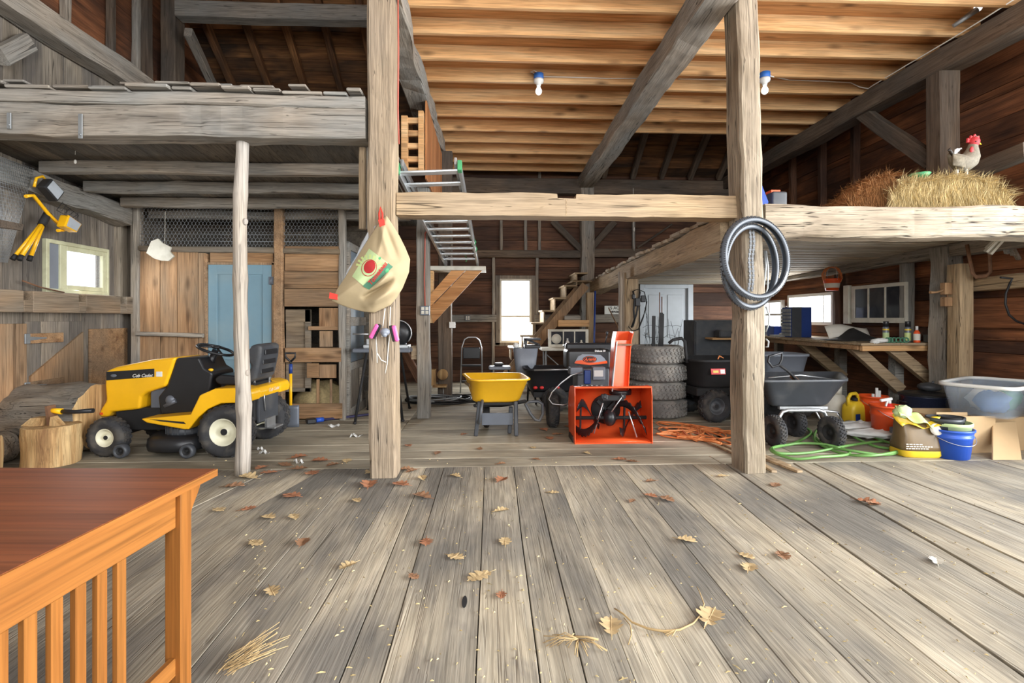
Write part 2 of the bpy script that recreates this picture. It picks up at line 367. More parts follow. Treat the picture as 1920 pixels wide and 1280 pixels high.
M['tomato'] = plain('tomato_red_print', (176, 44, 44), .8, var=.08)
M['mint'] = plain('pale_green_patch', (184, 204, 150), .85, var=.12)
M['dkgreen'] = plain('dark_green_print', (74, 122, 96), .85, var=.12)
M['wire'] = plain('white_cable', (226, 222, 212), .5, var=.04)
M['redcable'] = plain('red_cable', (176, 92, 76), .6, var=.06)
M['dust'] = plain('dust_and_shavings', (176, 154, 112), .95, var=.3, vs=30)
M['black_cord'] = plain('black_cable', (24, 24, 26), .5, var=.2)
M['ivory'] = plain('ivory_shade_print', (240, 240, 232), .6, var=.02)
def glass(name, a=.12):
    m = N(name); b = m.b
    tc = m.n('ShaderNodeTexCoord'); nz = m.noise(tc.outputs['Object'], 6, 3)
    m.l(m.ramp(nz, [(.3, (.85, .88, .9)), (.7, (.98, .98, .98))]), b.inputs['Base Color'])
    b.inputs['Alpha'].default_value = a; b.inputs['Roughness'].default_value = .08; return m.m
M['glass'] = glass('window_glass'); M['hazeglass'] = glass('dusty_pane', .45)
# ================================================================== STRUCTURE
def struct(mb, name, mat): return mb.build(name, mat, kind='structure')
XL, XR, YB, YF = -4.62, 5.72, 10.46, -2.6
# ---- floor
fl = MB()
E875 = [(120, -1750), (215, -1350), (300, -950), (420, -600), (520, -330), (613, -108), (672, 333), (760, 513), (799, 634), (833, 711), (909, 892), (963, 1012), (1000, 1100), (1039, 1194), (1115, 1390), (1165, 1500), (1226, 1630), (1304, 1800), (1369, 1940), (1500, 2203), (1540, 2400), (1640, 2700), (1760, 3000), (1900, 3380), (2010, 3700)]
edges = []
for a, b in E875:
    p, q = G(a, 875), G(b, 1280)
    ex = lambda Y: p.x + (q.x - p.x) * (Y - p.y) / (q.y - p.y)
    edges.append((ex(4.46), ex(YF)))
edges = [(XL, min(XL, edges[0][1] - .3))] + edges + [(XR, max(XR, edges[-1][1] + .3))]
for k in range(1, len(edges)):
    edges[k] = (max(edges[k][0], edges[k - 1][0] + .08), max(edges[k][1], edges[k - 1][1] + .08))
for k in range(len(edges) - 1):
    (a0, a1), (b0, b1) = edges[k], edges[k + 1]
    g = .012 if 19 <= k <= 21 else random.choice((.0012, .002, .003)); z = random.uniform(-.004, .0)
    n = 14; T = []; 
    for i in range(n + 1):
        t = i / n; Y = 4.46 + (YF - 4.46) * t
        w0 = noise.noise(Vector((k * 5.3, Y * .9, 0))) * .008; w1 = noise.noise(Vector(((k + 1) * 5.3, Y * .9, 0))) * .008
        xa = a0 + (a1 - a0) * t + w0 + g; xb = b0 + (b1 - b0) * t + w1 - g
        T.append([Vector((xa, Y, z - .003)), Vector((xa + .002, Y, z)), Vector((xb - .002, Y, z)), Vector((xb, Y, z - .003)), Vector((xb, Y, -.04)), Vector((xa, Y, -.04))])
    fl.rings(T, smooth=False)
Y = 4.465
while Y < YB + .3:
    w = random.uniform(.24, .36); z = random.uniform(-.004, 0)
    x = XL
    cuts = sorted([XL] + ([-1.02] if True else []) + [random.uniform(0.5, 4)] + [XR])
    for a, b in zip(cuts[:-1], cuts[1:]): fl.bb((a + .002, Y + .003, -.04), (b - .002, Y + w - .003, z), .005, 1)
    Y += w
fl.bb((XL - .1, YF - .1, -.12), (XR + .1, YB + .5, -.042), 0, 2)
struct(fl, 'floor', [M['floor'], M['floorx'], M['blackmat']])
# ---- planked walls with openings
def plank_wall(name, mat, along, fixed, a0, a1, z0, z1, horizontal, holes=(), w=.26, t=.03, top=None, out=1):
    """along: 'X' or 'Y' is the wall's run; holes (a0,a1,z0,z1)"""
    mb = MB(); lo, hi = (z0, z1) if horizontal else (a0, a1); s = lo
    while s < hi - .01:
        ww = min(w * random.uniform(.85, 1.2), hi - s); e = s + ww
        spans = [(a0, a1)] if horizontal else [(z0, z1)]
        if top is not None and horizontal:
            l, r = top(e); spans = [(max(a0, l), min(a1, r))]
            if spans[0][1] - spans[0][0] < .05: s = e; continue
        cutsegs = [s, e]
        for h in holes:
            hl, hh = (h[2], h[3]) if horizontal else (h[0], h[1])
            for q in (hl, hh):
                if s + .004 < q < e - .004: cutsegs.append(q)
        cutsegs = sorted(cutsegs)
        off = random.uniform(0, .012)
        for c0, c1 in zip(cutsegs[:-1], cutsegs[1:]):
            mid = (c0 + c1) / 2; sp = list(spans)
            for h in holes:
                hl, hh, ha, hb = (h[2], h[3], h[0], h[1]) if horizontal else (h[0], h[1], h[2], h[3])
                if hl < mid < hh:
                    ns = []
                    for p, q in sp:
                        if hb <= p or ha >= q: ns.append((p, q)); continue
                        if ha > p: ns.append((p, ha))
                        if hb < q: ns.append((hb, q))
                    sp = ns
            g = .0025
            for p, q in sp:
                A0, A1, Z0, Z1 = (p, q, c0 + g, c1 - g) if horizontal else (c0 + g, c1 - g, p, q)
                f0 = fixed + out * off; f1 = f0 + out * t
                if along == 'X': mb.bb((A0, f0, Z0), (A1, f1, Z1), .003)
                else: mb.bb((f0, A0, Z0), (f1, A1, Z1), .003)
        s = e
    # backing skin so no daylight leaks through board joints
    return mb
def skin(mb, along, fixed, a0, a1, z0, z1, holes, mi=1):
    xs = sorted({a0, a1} | {h[0] for h in holes} | {h[1] for h in holes}); zs = sorted({z0, z1} | {h[2] for h in holes} | {h[3] for h in holes})
    for p, q in zip(xs[:-1], xs[1:]):
        for c, d in zip(zs[:-1], zs[1:]):
            m, n = (p + q) / 2, (c + d) / 2
            if any(h[0] < m < h[1] and h[2] < n < h[3] for h in holes): continue
            if along == 'X': mb.bb((p, fixed, c), (q, fixed + .02, d), 0, mi)
            else: mb.bb((fixed, p, c), (fixed + .02, q, d), 0, mi)
wa, wb = P(937, 642, 10.46), P(996, 523, 10.46); W1 = (wa.x, wb.x, wa.z, wb.z)
da, db = P(1204, 716, 10.46), P(1292, 538, 10.46); DB = (da.x, db.x, 0, db.z)
mb = plank_wall('wall_back', None, 'X', YB, XL - .1, XR + .1, 0, 4.34, True, [W1, DB])
skin(mb, 'X', YB + .05, XL - .1, XR + .1, 0, 4.42, [W1, DB]); struct(mb, 'wall_back', [M['wallbrown'], M['wallbrown']])
ridge = lambda z: (YF + (z - 4.15) / .7, YB - (z - 4.15) / .7)
r1a, r1b = PX(1482, 605, XR), PX(1568, 548, XR); HW2 = (r1b.y, r1a.y, 1.19, 1.74)
r2a, r2b = PX(1437, 630, XR), PX(1471, 562, XR); HW3 = (r2b.y, r2a.y, 1.05, 1.66)
SD = (-1.6, 4.05, 0, 3.8)
mb = plank_wall('wall_right', None, 'Y', XR, YF, YB, 0, 4.15, True, [HW2, HW3, SD], w=.3)
skin(mb, 'Y', XR + .05, YF, YB, 0, 4.2, [HW2, HW3, SD])
g = plank_wall('', None, 'Y', XR, YF, YB, 4.15, 8.7, True, [], w=.3, top=ridge); mb.add(g.v, g.f)
mb.prism([(XR + .06, YF - .2, 4.12), (XR + .06, YB + .2, 4.12), (XR + .06, 3.93, 8.88)], (.02, 0, 0), 1)
struct(mb, 'wall_right', [M['wallbrowny'], M['wallbrowny']])
HW1 = (5.72, 6.26, 1.62, 2.08)
mb = plank_wall('wall_left', None, 'Y', XL, YF, YB, 0, 4.2, False, [HW1], w=.24, out=-1)
skin(mb, 'Y', XL - .07, YF, YB, 0, 4.2, [HW1], 0)
g = plank_wall('', None, 'Y', XL, YF, YB, 4.2, 8.7, True, [], w=.3, top=ridge, out=-1); mb.add(g.v, g.f, mi=1)
mb.prism([(XL - .08, YF - .2, 4.12), (XL - .08, YB + .2, 4.12), (XL - .08, 3.93, 8.88)], (.02, 0, 0), 1)
struct(mb, 'wall_left', [M['wallgrey'], M['wallbrowny']])
FILL_GAP = (-3.3, 4.5, 2.2, 4.0)  # high opening added in the unseen front wall for the fill light
mb = plank_wall('wall_front', None, 'X', YF - .03, XL, XR, 0, 4.2, True, [FILL_GAP], out=-1); skin(mb, 'X', YF - .1, XL, XR, 0, 4.2, [FILL_GAP], 0)
struct(mb, 'wall_front', M['wallbrown'])
# ---- roof (ridge runs along X)
mb = MB()
for sgn, y0 in ((-1, YB), (1, YF)):
    s = 0; L = math.hypot(3.93 - YF, (3.93 - YF) * .7); ca, sa = 1 / math.hypot(1, .7), .7 / math.hypot(1, .7)
    while s < L:
        w = random.uniform(.2, .3)
        c = Vector((.55, y0 + sgn * ca * (s + w / 2), 4.15 + sa * (s + w / 2) + .12))
        rot = Matrix.Rotation(math.atan(.7) * sgn, 3, 'X')
        mb.box(c, (XR - XL + .3, w - .008, .03), rot); s += w
    mb.box((.55, (y0 + 3.93) / 2, (4.15 + 8.73) / 2 + .19), (XR - XL + .5, L + .1, .02), rot, 0, 1)
struct(mb, 'roof', [M['roof'], M['blackmat']])
mb = MB(); mb.bb((XL - 3, YF - 12, -.25), (XR + 14, YB + 12, -.13)); struct(mb, 'ground_outside', M['snow'])  # out of view; its pale colour serves as a bounce surface
k = 0
for nm, xs in (('over the hay loft on the left', [-4.35, -3.75, -3.15, -2.55, -1.95, -1.35]), ('in the open roof on the right', [2.35, 2.95, 3.55, 4.15, 4.75, 5.3])):
    for i, x in enumerate(xs):
        y1, z1 = 10.3, 4.16; y0, z0 = 4.3, 4.15 + .7 * (YB - 4.3)
        timber('rafter', (x, y1, z1 + .05), (x, y0, z0), .1, .13, M['darkbeam'] if 'right' in nm else M['roof'], 'dark brown roof rafter ' + nm + ', ' + ORD[i] + ' from the left', 'rafter', 'roof rafters ' + nm, rough=.01)
# ---- ceiling over the middle and right bays: boards on new pine joists
mb = MB()
y = 2.2
while y < 10.2:
    w = random.uniform(.13, .145); mid = y < 7.9
    mb.bb((-.98, y, 4.365), (2.0, y + w - .003, 4.395))
    if mid: mb.bb((2.0, y, 4.365), (5.05, y + w - .003, 4.395))
    y += w
struct(mb, 'ceiling', M['deck'])
JM = [4.32, 4.75, 5.2, 5.72, 6.23, 6.79, 7.29, 7.85, 8.35, 8.89, 9.43, 9.95]
for i, y in enumerate(JM[::-1]):
    timber('ceiling_joist', (-.9, y, 4.282), (1.98, y, 4.282), .045, .165, M['pine'], 'new pine ceiling joist of the middle bay, %s from the back' % ORD[i], 'joist', 'pine joists over the middle bay', rough=.002, bev=.003)
JR = [4.5, 5.0, 5.47, 5.94, 6.36, 6.87, 7.35, 7.8]
for i, y in enumerate(JR[::-1]):
    timber('ceiling_joist', (2.0, y, 4.282), (5.04, y, 4.282), .045, .165, M['pine'], 'new pine ceiling joist right of the sloping grey beam, %s from the back' % ORD[i], 'joist', 'pine joists over the right bay', rough=.002, bev=.003)
timber('ceiling_beam', (1.93, 4.1, 4.08), (1.97, 10.3, 4.08), .29, .25, M['greybeam'], 'big grey hewn beam running back under the joists, right of the middle bay', 'beam', rough=.014)
timber('ceiling_beam', (-.87, 4.1, 4.08), (-.87, 10.3, 4.08), .25, .25, M['greybeam'], 'crooked grey hewn beam running back above the aluminium ladder', 'beam', rough=.03)
# ---- main posts of the near frame
timber('barn_post', (-.863, 4.285, 0), (-.888, 4.285, 3.96), .215, .24, M['post'], 'thick weathered square post with the canvas bag hung on it', 'post', rough=.012, bev=.02)
timber('barn_post', (2.25, 4.29, 0), (2.168, 4.29, 4.3), .185, .26, M['postwhite'], 'thick bleached square post carrying the two bicycle tyres', 'post', rough=.016, bev=.02)
# grey trunk pole, left
b = G(453, 890); mb = MB(); pts = []; rad = []
for i in range(25):
    t = i / 24; z = 2.79 * t
    pts.append((b.x + .012 * math.sin(t * 7) + .012 * noise.noise(Vector((t * 4, 1, 0))) - .0 * t, b.y + .01 * math.cos(t * 5), z))
    rad.append(.060 - .010 * t + .005 * noise.noise(Vector((t * 11, 3, 0))) + (.006 if i in (5, 14, 20) else 0))
mb.tube(pts, rad, 14); mb.ell((b.x + .05, b.y - .02, .85), .022, .02, .03); mb.ell((b.x + .045, b.y - .03, 2.1), .02, .02, .03)
single(mb, 'tree_trunk_pole', M['bark'], 'slender pale tree trunk pole propping the left loft beam', 'pole', b)
# ---- tie beams across the frame
y = 4.32
a, c = P(747, 387, 4.36), P(1384, 399, 4.36)
q = P(1062, 377, 4.26); x0, x1 = a.x + .0, c.x; top = []; bot = []
n = 40; no = lambda x, k: .012 * noise.noise(Vector((x * 1.7, k, 0))) + .006 * noise.noise(Vector((x * 6, k, 3)))
xs = sorted([x0 + (x1 - x0) * k / n for k in range(n + 1) if not q.x - .09 < x0 + (x1 - x0) * k / n < q.x + .1] + [])
for x in xs:
    if top and top[-1][0] < q.x < x:
        top += [(q.x - .078, 2.352), (q.x - .074, 2.318), (q.x + .08, 2.315), (q.x + .085, 2.352)]
    top.append((x, 2.355 + no(x, 1))); bot.append((x, 2.165 + no(x, 7)))
mb = MB(); mb.prism([(x - x0, -.1, z - 2.262) for x, z in top + bot[::-1]], (0, .2, 0)); mb.bb((q.x - x0 - .004, -.1015, -.09), (q.x - x0 + .003, -.0995, .05))
o = mb.build('tie_beam', M['beam'], label='pale hewn beam across the middle between the two thick posts, notched on top', cat='beam'); o.location = (x0, 4.36, 2.262)
md = o.modifiers.new('soft_edges', 'BEVEL'); md.width = .008; md.segments = 2; md.limit_method = 'ANGLE'
timber('tie_beam', (2.335, 4.3, 2.125), (5.75, 4.3, 2.15), .26, .27, M['postwhite'], 'bright bleached beam along the front of the right loft', 'beam', rough=.016, bev=.02)
# left loft front: two stacked timbers
timber('loft_beam', (XL + .02, 4.27, 2.885), (P(690, 250, 4.27).x - .0, 4.27, 2.885), .2, .25, M['greybeam'], 'large grey hewn beam along the front of the left loft', 'beam', rough=.014)
timber('loft_beam', (XL + .02, 4.255, 3.06), (P(690, 210, 4.27).x, 4.255, 3.055), .21, .095, M['greybeam'], 'narrow grey plank timber lying on the left loft front beam', 'beam', rough=.008)
mb = MB(); x = XL + .05
while x < -1.05:
    w = random.uniform(.16, .36); zz = 3.115 + random.choice((0, .012, .03)); 
    mb.bb((x, 4.14 + random.uniform(-.03, .03), zz), (min(x + w - .01, -1.03), 6.6, zz + .026), .006); x += w
x = XL + .1
while x < -1.2:
    w = random.uniform(.12, .3)
    if random.random() < .6: mb.bb((x, 4.16 + random.uniform(-.02, .03), 3.171), (min(x + w - .01, -1.05), 5.6, 3.19), .005)
    x += w + random.uniform(.02, .2)
mb.build('loft_floor_boards', M['greybeam'], label='ragged grey board ends lying over the left loft front beam', cat='boards')
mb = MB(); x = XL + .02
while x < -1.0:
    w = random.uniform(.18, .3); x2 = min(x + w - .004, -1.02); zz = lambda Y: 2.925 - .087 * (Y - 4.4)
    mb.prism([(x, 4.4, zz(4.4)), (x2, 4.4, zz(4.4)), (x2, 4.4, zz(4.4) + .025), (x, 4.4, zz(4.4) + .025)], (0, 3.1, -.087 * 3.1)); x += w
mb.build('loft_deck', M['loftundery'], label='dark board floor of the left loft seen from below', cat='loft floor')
for i, y in enumerate((5.2, 5.75, 6.3, 6.8)):
    zj = 2.925 - .087 * (y - 4.4) - .062
    timber('loft_joist', (XL + .22, y, zj), (-1.05, y, zj), .1, .115, M['greybeam'], 'grey joist under the left loft, %s from the front' % ORD[i], 'joist', 'joists under the left loft', rough=.012)
timber('wall_plate', (XL + .1, 4.35, 2.66), (XL + .1, 6.5, 2.58), .2, .22, M['greybeam'], 'rough grey beam along the left wall under the loft joists', 'beam', rough=.03)
# boards fixed beside the left post
for (x0, x1, mt, lb) in ((667, 680, 'beam', 'short tan board fixed upright left of the bag post'), (681, 692, 'greybeam', 'short grey board fixed upright against the bag post')):
    a = P(x0, 425, 4.3); c = P(x1, 262, 4.3); xm = (a.x + c.x) / 2
    timber('upright_board', (xm, 4.42, a.z), (xm, 4.42, c.z - .03), c.x - a.x, .06, M[mt], lb, 'board', rough=.003)
# nails on the left loft edge
for i, (x, y) in enumerate(((43, 176), (70, 180), (184, 182), (209, 180), (416, 176), (458, 177), (672, 196))):
    p = P(x, 200, 4.25); mb = MB(); z = P(x, y - 6, 4.25).z
    big = i in (4, 5)
    if big: mb.tube([p, (p.x, p.y, p.z + .05), (p.x + (.03 if i == 5 else 0), p.y, z)], .008, 6); mb.ell((p.x + (.03 if i == 5 else 0), p.y, z), .012, .012, .01, 8, 5)
    else: mb.tube([p, (p.x + random.uniform(-.01, .01), p.y, z)], .003, 5)
    single(mb, 'bent_pin' if big else 'nail', M['white'] if big else M['steel'], ('white bent pin standing on the left loft edge, %s' % ('straight one' if i == 4 else 'curved one')) if big else 'thin nail standing on the left loft edge, %s from the left' % ORD[i if i < 4 else 4], 'nail', p, 'nails on the left loft edge')
# ---- left upper gable: plate, studs, post, tie, braces
pl = lambda x, y, X=XL + .13: PX(x, y, X)
timber('gable_girt', (XL + .135, 4.1, 4.28), (XL + .135, 7.2, 4.28), .24, .26, M['greybeam'], 'big slanting-looking grey beam along the upper left wall', 'beam', rough=.012)
for i, x in enumerate((54, 126, 210, 258)):
    p = PX(x, 60, XL + .06)
    timber('gable_stud', (XL + .045, p.y, 4.4), (XL + .045, p.y, 6.2), .08, .08, M['greybeam'] if i in (1, 3) else M['darkbeam'], 'upright stud on the brown boards of the upper left gable, %s from the left' % ORD[i], 'stud', 'studs of the upper left gable')
timber('gable_post', (XL + .16, 7.36, 2.95), (XL + .16, 7.36, 6.4), .2, .24, M['darkbeam'], 'dark brown split post at the back of the upper left gable', 'post')
timber('gable_post', (XL + .08, 6.9, 2.95), (XL + .08, 6.9, 6.6), .14, .12, M['darkbeam'], 'dark narrow post beside the last stud of the upper left gable', 'post')
timber('collar_beam', (XL + .28, 7.3, P(500, 26, 7.3).z), (-.9, 7.3, P(500, 26, 7.3).z), .2, .22, M['greybeam'], 'grey horizontal beam high across the left roof opening', 'beam')
a, c = P(352, 60, 7.1), P(412, 188, 8.4)
timber('gable_brace', a, c, .1, .14, M['greybeam'], 'slanting grey brace behind the split post on the upper left', 'brace')
a = PX(0, 105, XL + .1); c = PX(52, 78, XL + .1)
timber('gable_brace', a, c, .1, .16, M['greybeam'], 'short grey brace at the top left edge under the slanting beam', 'brace')
# ---- right wall framing
timber('wall_plate', (4.93, 3.9, 4.075), (4.93, 10.4, 4.075), .25, .24, M['darkbeam'], 'long dark beam high along the right wall with the white cable on it', 'beam', rough=.012)
pp = PX(1768, 300, 4.93)
timber('wall_post', (4.93, pp.y, 2.24), (4.93, pp.y, 3.955), .22, .2, M['darkbeam'], 'thick dark post on the right wall behind the rooster', 'post')
timber('wall_brace', PX(1618, 212, 4.93), PX(1748, 305, 4.93), .1, .17, M['darkbeam'], 'slanting dark brace left of the rooster post', 'brace')
timber('wall_brace', PX(1805, 330, 4.93), PX(1930, 282, 4.93), .1, .16, M['darkbeam'], 'dark brace right of the rooster rising to the right', 'brace')
for i, (x, y0, y1) in enumerate(((1484, 290, 390), (1540, 256, 390), (1601, 222, 395))):
    p = PX(x, y0, 5.58); timber('wall_stud', (5.6, p.y, 2.3), (5.6, p.y, 4.3), .11, .1, M['wallbrown'], 'brown stud on the upper right wall, %s from the left' % ORD[i], 'stud', 'studs of the upper right wall')
timber('loft_ledger', (5.5, 4.4, 2.17), (5.5, 10.4, 2.09), .2, .23, M['greybeam'], 'brown grey beam along the right wall under the loft', 'beam')
p = PX(1770, 600, 5.45)
timber('wall_post', (5.45, p.y, 0), (5.45, p.y, 2.15), .2, .24, M['greybeam'], 'rough lower post on the right wall with the vise clamp', 'post', rough=.02)
p2 = PX(1803, 600, 5.4)
timber('wall_post', (5.38, p2.y, 0), (5.38, p2.y, 1.92), .16, .18, M['beam'], 'squared tan post standing in front of the rough right wall post', 'post', rough=.006)
timber('wall_girt', (5.55, p2.y + .05, PX(1840, 532, 5.45).z), (5.55, 4.15, PX(1840, 532, 5.45).z + .03), .14, .15, M['beam'], 'tan rail on the right wall at the picture edge', 'rail')
p3 = PX(1700, 520, 5.6)
timber('wall_stud', (5.6, p3.y, 1.0), (5.6, p3.y, 2.1), .13, .12, M['greybeam'], 'grey stud right of the three pane sash on the right wall', 'stud')
p3 = PX(1575, 560, 5.6)
timber('wall_stud', (5.6, p3.y, 0), (5.6, p3.y, 2.1), .12, .12, M['wallbrown'], 'brown stud between bright window and three pane sash', 'stud')
timber('door_jamb_post', (5.55, 4.12, 0), (5.55, 4.12, 4.3), .22, .2, M['greybeam'], 'heavy post beside the open side door, just outside the view', 'post')
# ---- back wall framing
def bk(x, y, d=10.32): return P(x, y, d)
timber('back_plate', (-1.0, 10.3, P(960, 350, 10.3).z), (5.6, 10.3, P(960, 350, 10.3).z), .22, .3, M['darkbeam'], 'dark beam high along the back wall under the last joists', 'beam')
p = bk(1100, 400); timber('back_post', (p.x, 10.28, 0), (p.x, 10.28, 4.0), .27, .22, M['greybeam'], 'braced brown post in the middle of the back wall', 'post', rough=.014)
timber('back_brace', bk(1036, 414), bk(1090, 468), .1, .13, M['darkbeam'], 'slanting brace left of the braced back wall post', 'brace')
timber('back_brace', bk(1152, 416), bk(1110, 464), .1, .13, M['darkbeam'], 'slanting brace right of the braced back wall post', 'brace')
z = bk(1000, 476).z
timber('back_girt', (bk(888, 476).x, 10.36, z), (bk(1090, 476).x, 10.36, z), .14, .15, M['darkbeam'], 'brown rail on the back wall above the bright window', 'rail')
timber('back_girt', (bk(1112, 474).x, 10.36, z + .03), (bk(1240, 474).x, 10.36, z + .03), .14, .17, M['darkbeam'], 'brown rail on the back wall right of the braced post', 'rail')
z = bk(880, 597).z
timber('back_girt', (bk(845, 597).x, 10.36, z), (bk(931, 597).x, 10.36, z), .12, .15, M['greybeam'], 'grey rail on the back wall left of the bright window', 'rail')
timber('back_girt', (bk(1003, 597).x, 10.36, z), (bk(1170, 597).x, 10.36, z), .12, .16, M['greybeam'], 'grey rail on the back wall behind the stairs', 'rail')
for i, (x, y0, y1) in enumerate(((940, 412, 470), (986, 412, 470), (1012, 300, 470), (925, 482, 700), (1008, 482, 600), (1190, 415, 470))):
    timber('back_stud', (bk(x, y0).x, 10.4, bk(x, y1).z), (bk(x, y0).x, 10.4, bk(x, y0).z), .06, .08, M['greybeam'], ['thin stud on the dark upper back wall above the window, left one', 'thin stud on the dark upper back wall above the window, right one', 'thin stud high on the back wall left of the braced post', 'thin stud at the left side of the bright back window', 'thin stud at the right side of the bright back window', 'thin stud on the upper back wall near the white cord'][i], 'stud', 'thin studs on the back wall')
timber('back_brace', bk(1195, 464), bk(1260, 420), .03, .04, M['darkbeam'], 'thin slanting pole behind the right loft on the back wall', 'pole')
# posts down the left side of the middle bay
p = G(795, 782); timber('bay_post', (p.x, p.y, 0), (p.x, p.y, P(795, 400, p.y).z + .35), .165, .165, M['greybeam'], 'grey square post with the outlet box, behind the bag post', 'post')
p = P(835, 745, 8.3); timber('bay_post', (p.x, 8.3, 0), (p.x, 8.3, 4.0), .22, .2, M['darkbeam'], 'dark grey post farther back beside the folding step ladder', 'post')
# ---- right loft: edge beam, deck, post
timber('loft_edge_beam', (2.19, 4.45, 2.1), (2.1, 9.9, 1.9), .24, .23, M['beam'], 'long pale beam along the inner edge of the right loft', 'beam', rough=.014)
mb = MB(); y = 4.44; i = 0
while y < 10.35:
    w = random.uniform(.16, .27); zz = 2.225 - .2 * (y - 4.4) / 5.4; e = random.uniform(-.05, .03)
    x0 = 2.05 - .07 * (y - 4.4) / 5.5 + e if y < 9.9 else 1.9
    mb.bb((x0, y, zz), (5.66, y + w - .005, zz + .035), .004); y += w
mb.build('loft_deck', M['loftunder'], label='board floor of the right loft with ragged tan board ends', cat='loft floor')
p = P(1185, 660, 7.45); timber('loft_post', (2.1, 7.5, 0), (2.1, 7.5, 1.975), .21, .2, M['beam'], 'pale square post under the right loft with the black strap harness', 'post')
p = P(1166, 600, 7.3); timber('thin_stud', (1.915, 7.32, 0), (1.915, 7.32, 1.985), .04, .09, M['greybeam'], 'thin grey board upright just left of the harness post', 'board')
# ---- windows and door of the setting
def window(name, along, fixed, a0, a1, z0, z1, fr=.05, muntins=(), rails=(), mat='offwhite', depth=.09, parent=None):
    root = thing(name, None, None, (0, 0, 0)) if parent is None else parent
    root['kind'] = 'structure'
    f = MB()
    def bx(p, q, c, d, m=f, y0=-.03, y1=depth - .03):
        if along == 'X': m.bb((p, fixed + y0, c), (q, fixed + y1, d), .004)
        else: m.bb((fixed + y0, p, c), (fixed + y1, q, d), .004)
    bx(a0, a0 + fr, z0, z1); bx(a1 - fr, a1, z0, z1); bx(a0 + fr, a1 - fr, z0, z0 + fr); bx(a0 + fr, a1 - fr, z1 - fr, z1)
    for m in muntins: bx(m - .012, m + .012, z0 + fr, z1 - fr, f, 0, .04)
    for r in rails: bx(a0 + fr, a1 - fr, r - .02, r + .02, f, 0, .04)
    f.build('window_frame', M[mat], root)
    gl = MB(); bx(a0 + fr, a1 - fr, z0 + fr, z1 - fr, gl, .018, .024); gl.build('window_pane', M['glass'], root)
    return root
zm = P(960, 593, YB).z
window('window_1', 'X', YB - .02, W1[0], W1[1], W1[2], W1[3], .04, (), (zm,))
window('window_2', 'Y', XR - .03, HW2[0], HW2[1], HW2[2], HW2[3], .05, (HW2[0] + .28,), mat='white')
window('window_3', 'Y', XR - .03, HW3[0], HW3[1], HW3[2], HW3[3], .04, (), (1.38,), mat='white')
# casing trim of the back window
mb = MB()
for x0, x1, z0, z1 in ((W1[0] - .09, W1[0], W1[2] - .05, W1[3] + .07), (W1[1], W1[1] + .09, W1[2] - .05, W1[3] + .07), (W1[0], W1[1], W1[3], W1[3] + .07), (W1[0] - .12, W1[1] + .12, W1[2] - .07, W1[2])):
    mb.bb((x0, YB - .05, z0), (x1, YB, z1), .004)
struct(mb, 'trim_1', M['wallgrey'])
# left tilted hopper window with deep casing
root = thing('window_4', None, None); root['kind'] = 'structure'
a, b, zz0, zz1 = 5.45, 6.32, 1.575, 2.13; s0 = 5.65
mb = MB(); dp = .05
for p, q, c, d in ((a, a + .04, zz0, zz1), (s0 - .03, s0, zz0 + .04, zz1 - .04), (b - .03, b, zz0, zz1), (a + .04, b - .03, zz0, zz0 + .04), (a + .04, b - .03, zz1 - .04, zz1)):
    mb.bb((XL + .002, p, c), (XL + dp, q, d), .004)
mb.build('window_frame', M['cream2'], root)
mb = MB()
for p, q, c, d in ((s0, s0 + .07, zz0 + .04, zz1 - .04), (b - .09, b - .03, zz0 + .04, zz1 - .04), (s0 + .07, b - .09, zz0 + .04, zz0 + .09), (s0 + .07, b - .09, zz1 - .09, zz1 - .04)):
    mb.bb((XL + .004, p, c), (XL + .04, q, d), .004)
mb.build('sash', M['cream2'], root)
mb = MB(); mb.bb((XL + .0, s0 + .06, zz0 + .08), (XL + .006, b - .08, zz1 - .08)); mb.build('window_pane', M['glass'], root)
mb = MB(); mb.bb((XL + .003, a + .04, zz0 + .04), (XL + .03, s0 - .03, zz1 - .04)); mb.build('side_panel', M['midgrey'], root)
# white back door
root = thing('door_1', None, None); root['kind'] = 'structure'
mb = MB(); mb.bb((DB[0] + .04, YB - .0, .02), (DB[1] - .04, YB + .045, DB[3] - .03), .004)
w = DB[1] - DB[0]
for k, (c, d) in enumerate(((.2, .75), (.9, 1.8))):
    for s in (0, 1):
        x0 = DB[0] + .13 + s * (w - .2) / 2
        mb.bb((x0, YB - .012, c), (x0 + w / 2 - .17, YB + .01, d), .01)
mb.build('door_leaf', M['doorwhite'], root)
mb = MB()
for x0, x1, z0, z1 in ((DB[0] - .06, DB[0] + .04, 0, DB[3] + .05), (DB[1] - .04, DB[1] + .07, 0, DB[3] + .05), (DB[0] + .04, DB[1] - .04, DB[3] - .03, DB[3] + .05)):
    mb.bb((x0, YB - .05, z0), (x1, YB + .04, z1), .004)
mb.build('door_frame', M['doorwhite'], root)
mb = MB(); mb.lathe([(.012, 0), (.012, .03), (.03, .04), (.03, .06), (.012, .07)], (DB[0] + .11, YB - .0, .98), (0, -1, 0), 12); mb.build('door_handle', M['steel'], root)
# ---- left coop partition at Y = 6.6
YP = 6.6
def cp(x, y, d=YP): return P(x, y, d)
timber('coop_post', (cp(258, 600).x, YP, 0), (cp(258, 600).x, YP, 2.7), .1, .12, M['greybeam'], 'grey corner post of the coop wall against the left wall', 'post')
timber('coop_post', (cp(525, 600).x, YP - .02, 0), (cp(525, 600).x, YP - .02, 2.74), .11, .1, M['coopwood'], 'brown upright post right of the blue door', 'post')
timber('coop_post', (cp(643, 600).x, YP, 0), (cp(643, 600).x, YP, 2.74), .08, .1, M['greybeam'], 'dusty grey post at the right end of the coop wall', 'post')
timber('coop_post', (cp(388, 600).x, YP, 0), (cp(388, 600).x, YP, 2.12), .05, .08, M['coopwood'], 'slim brown door post left of the blue door', 'post')
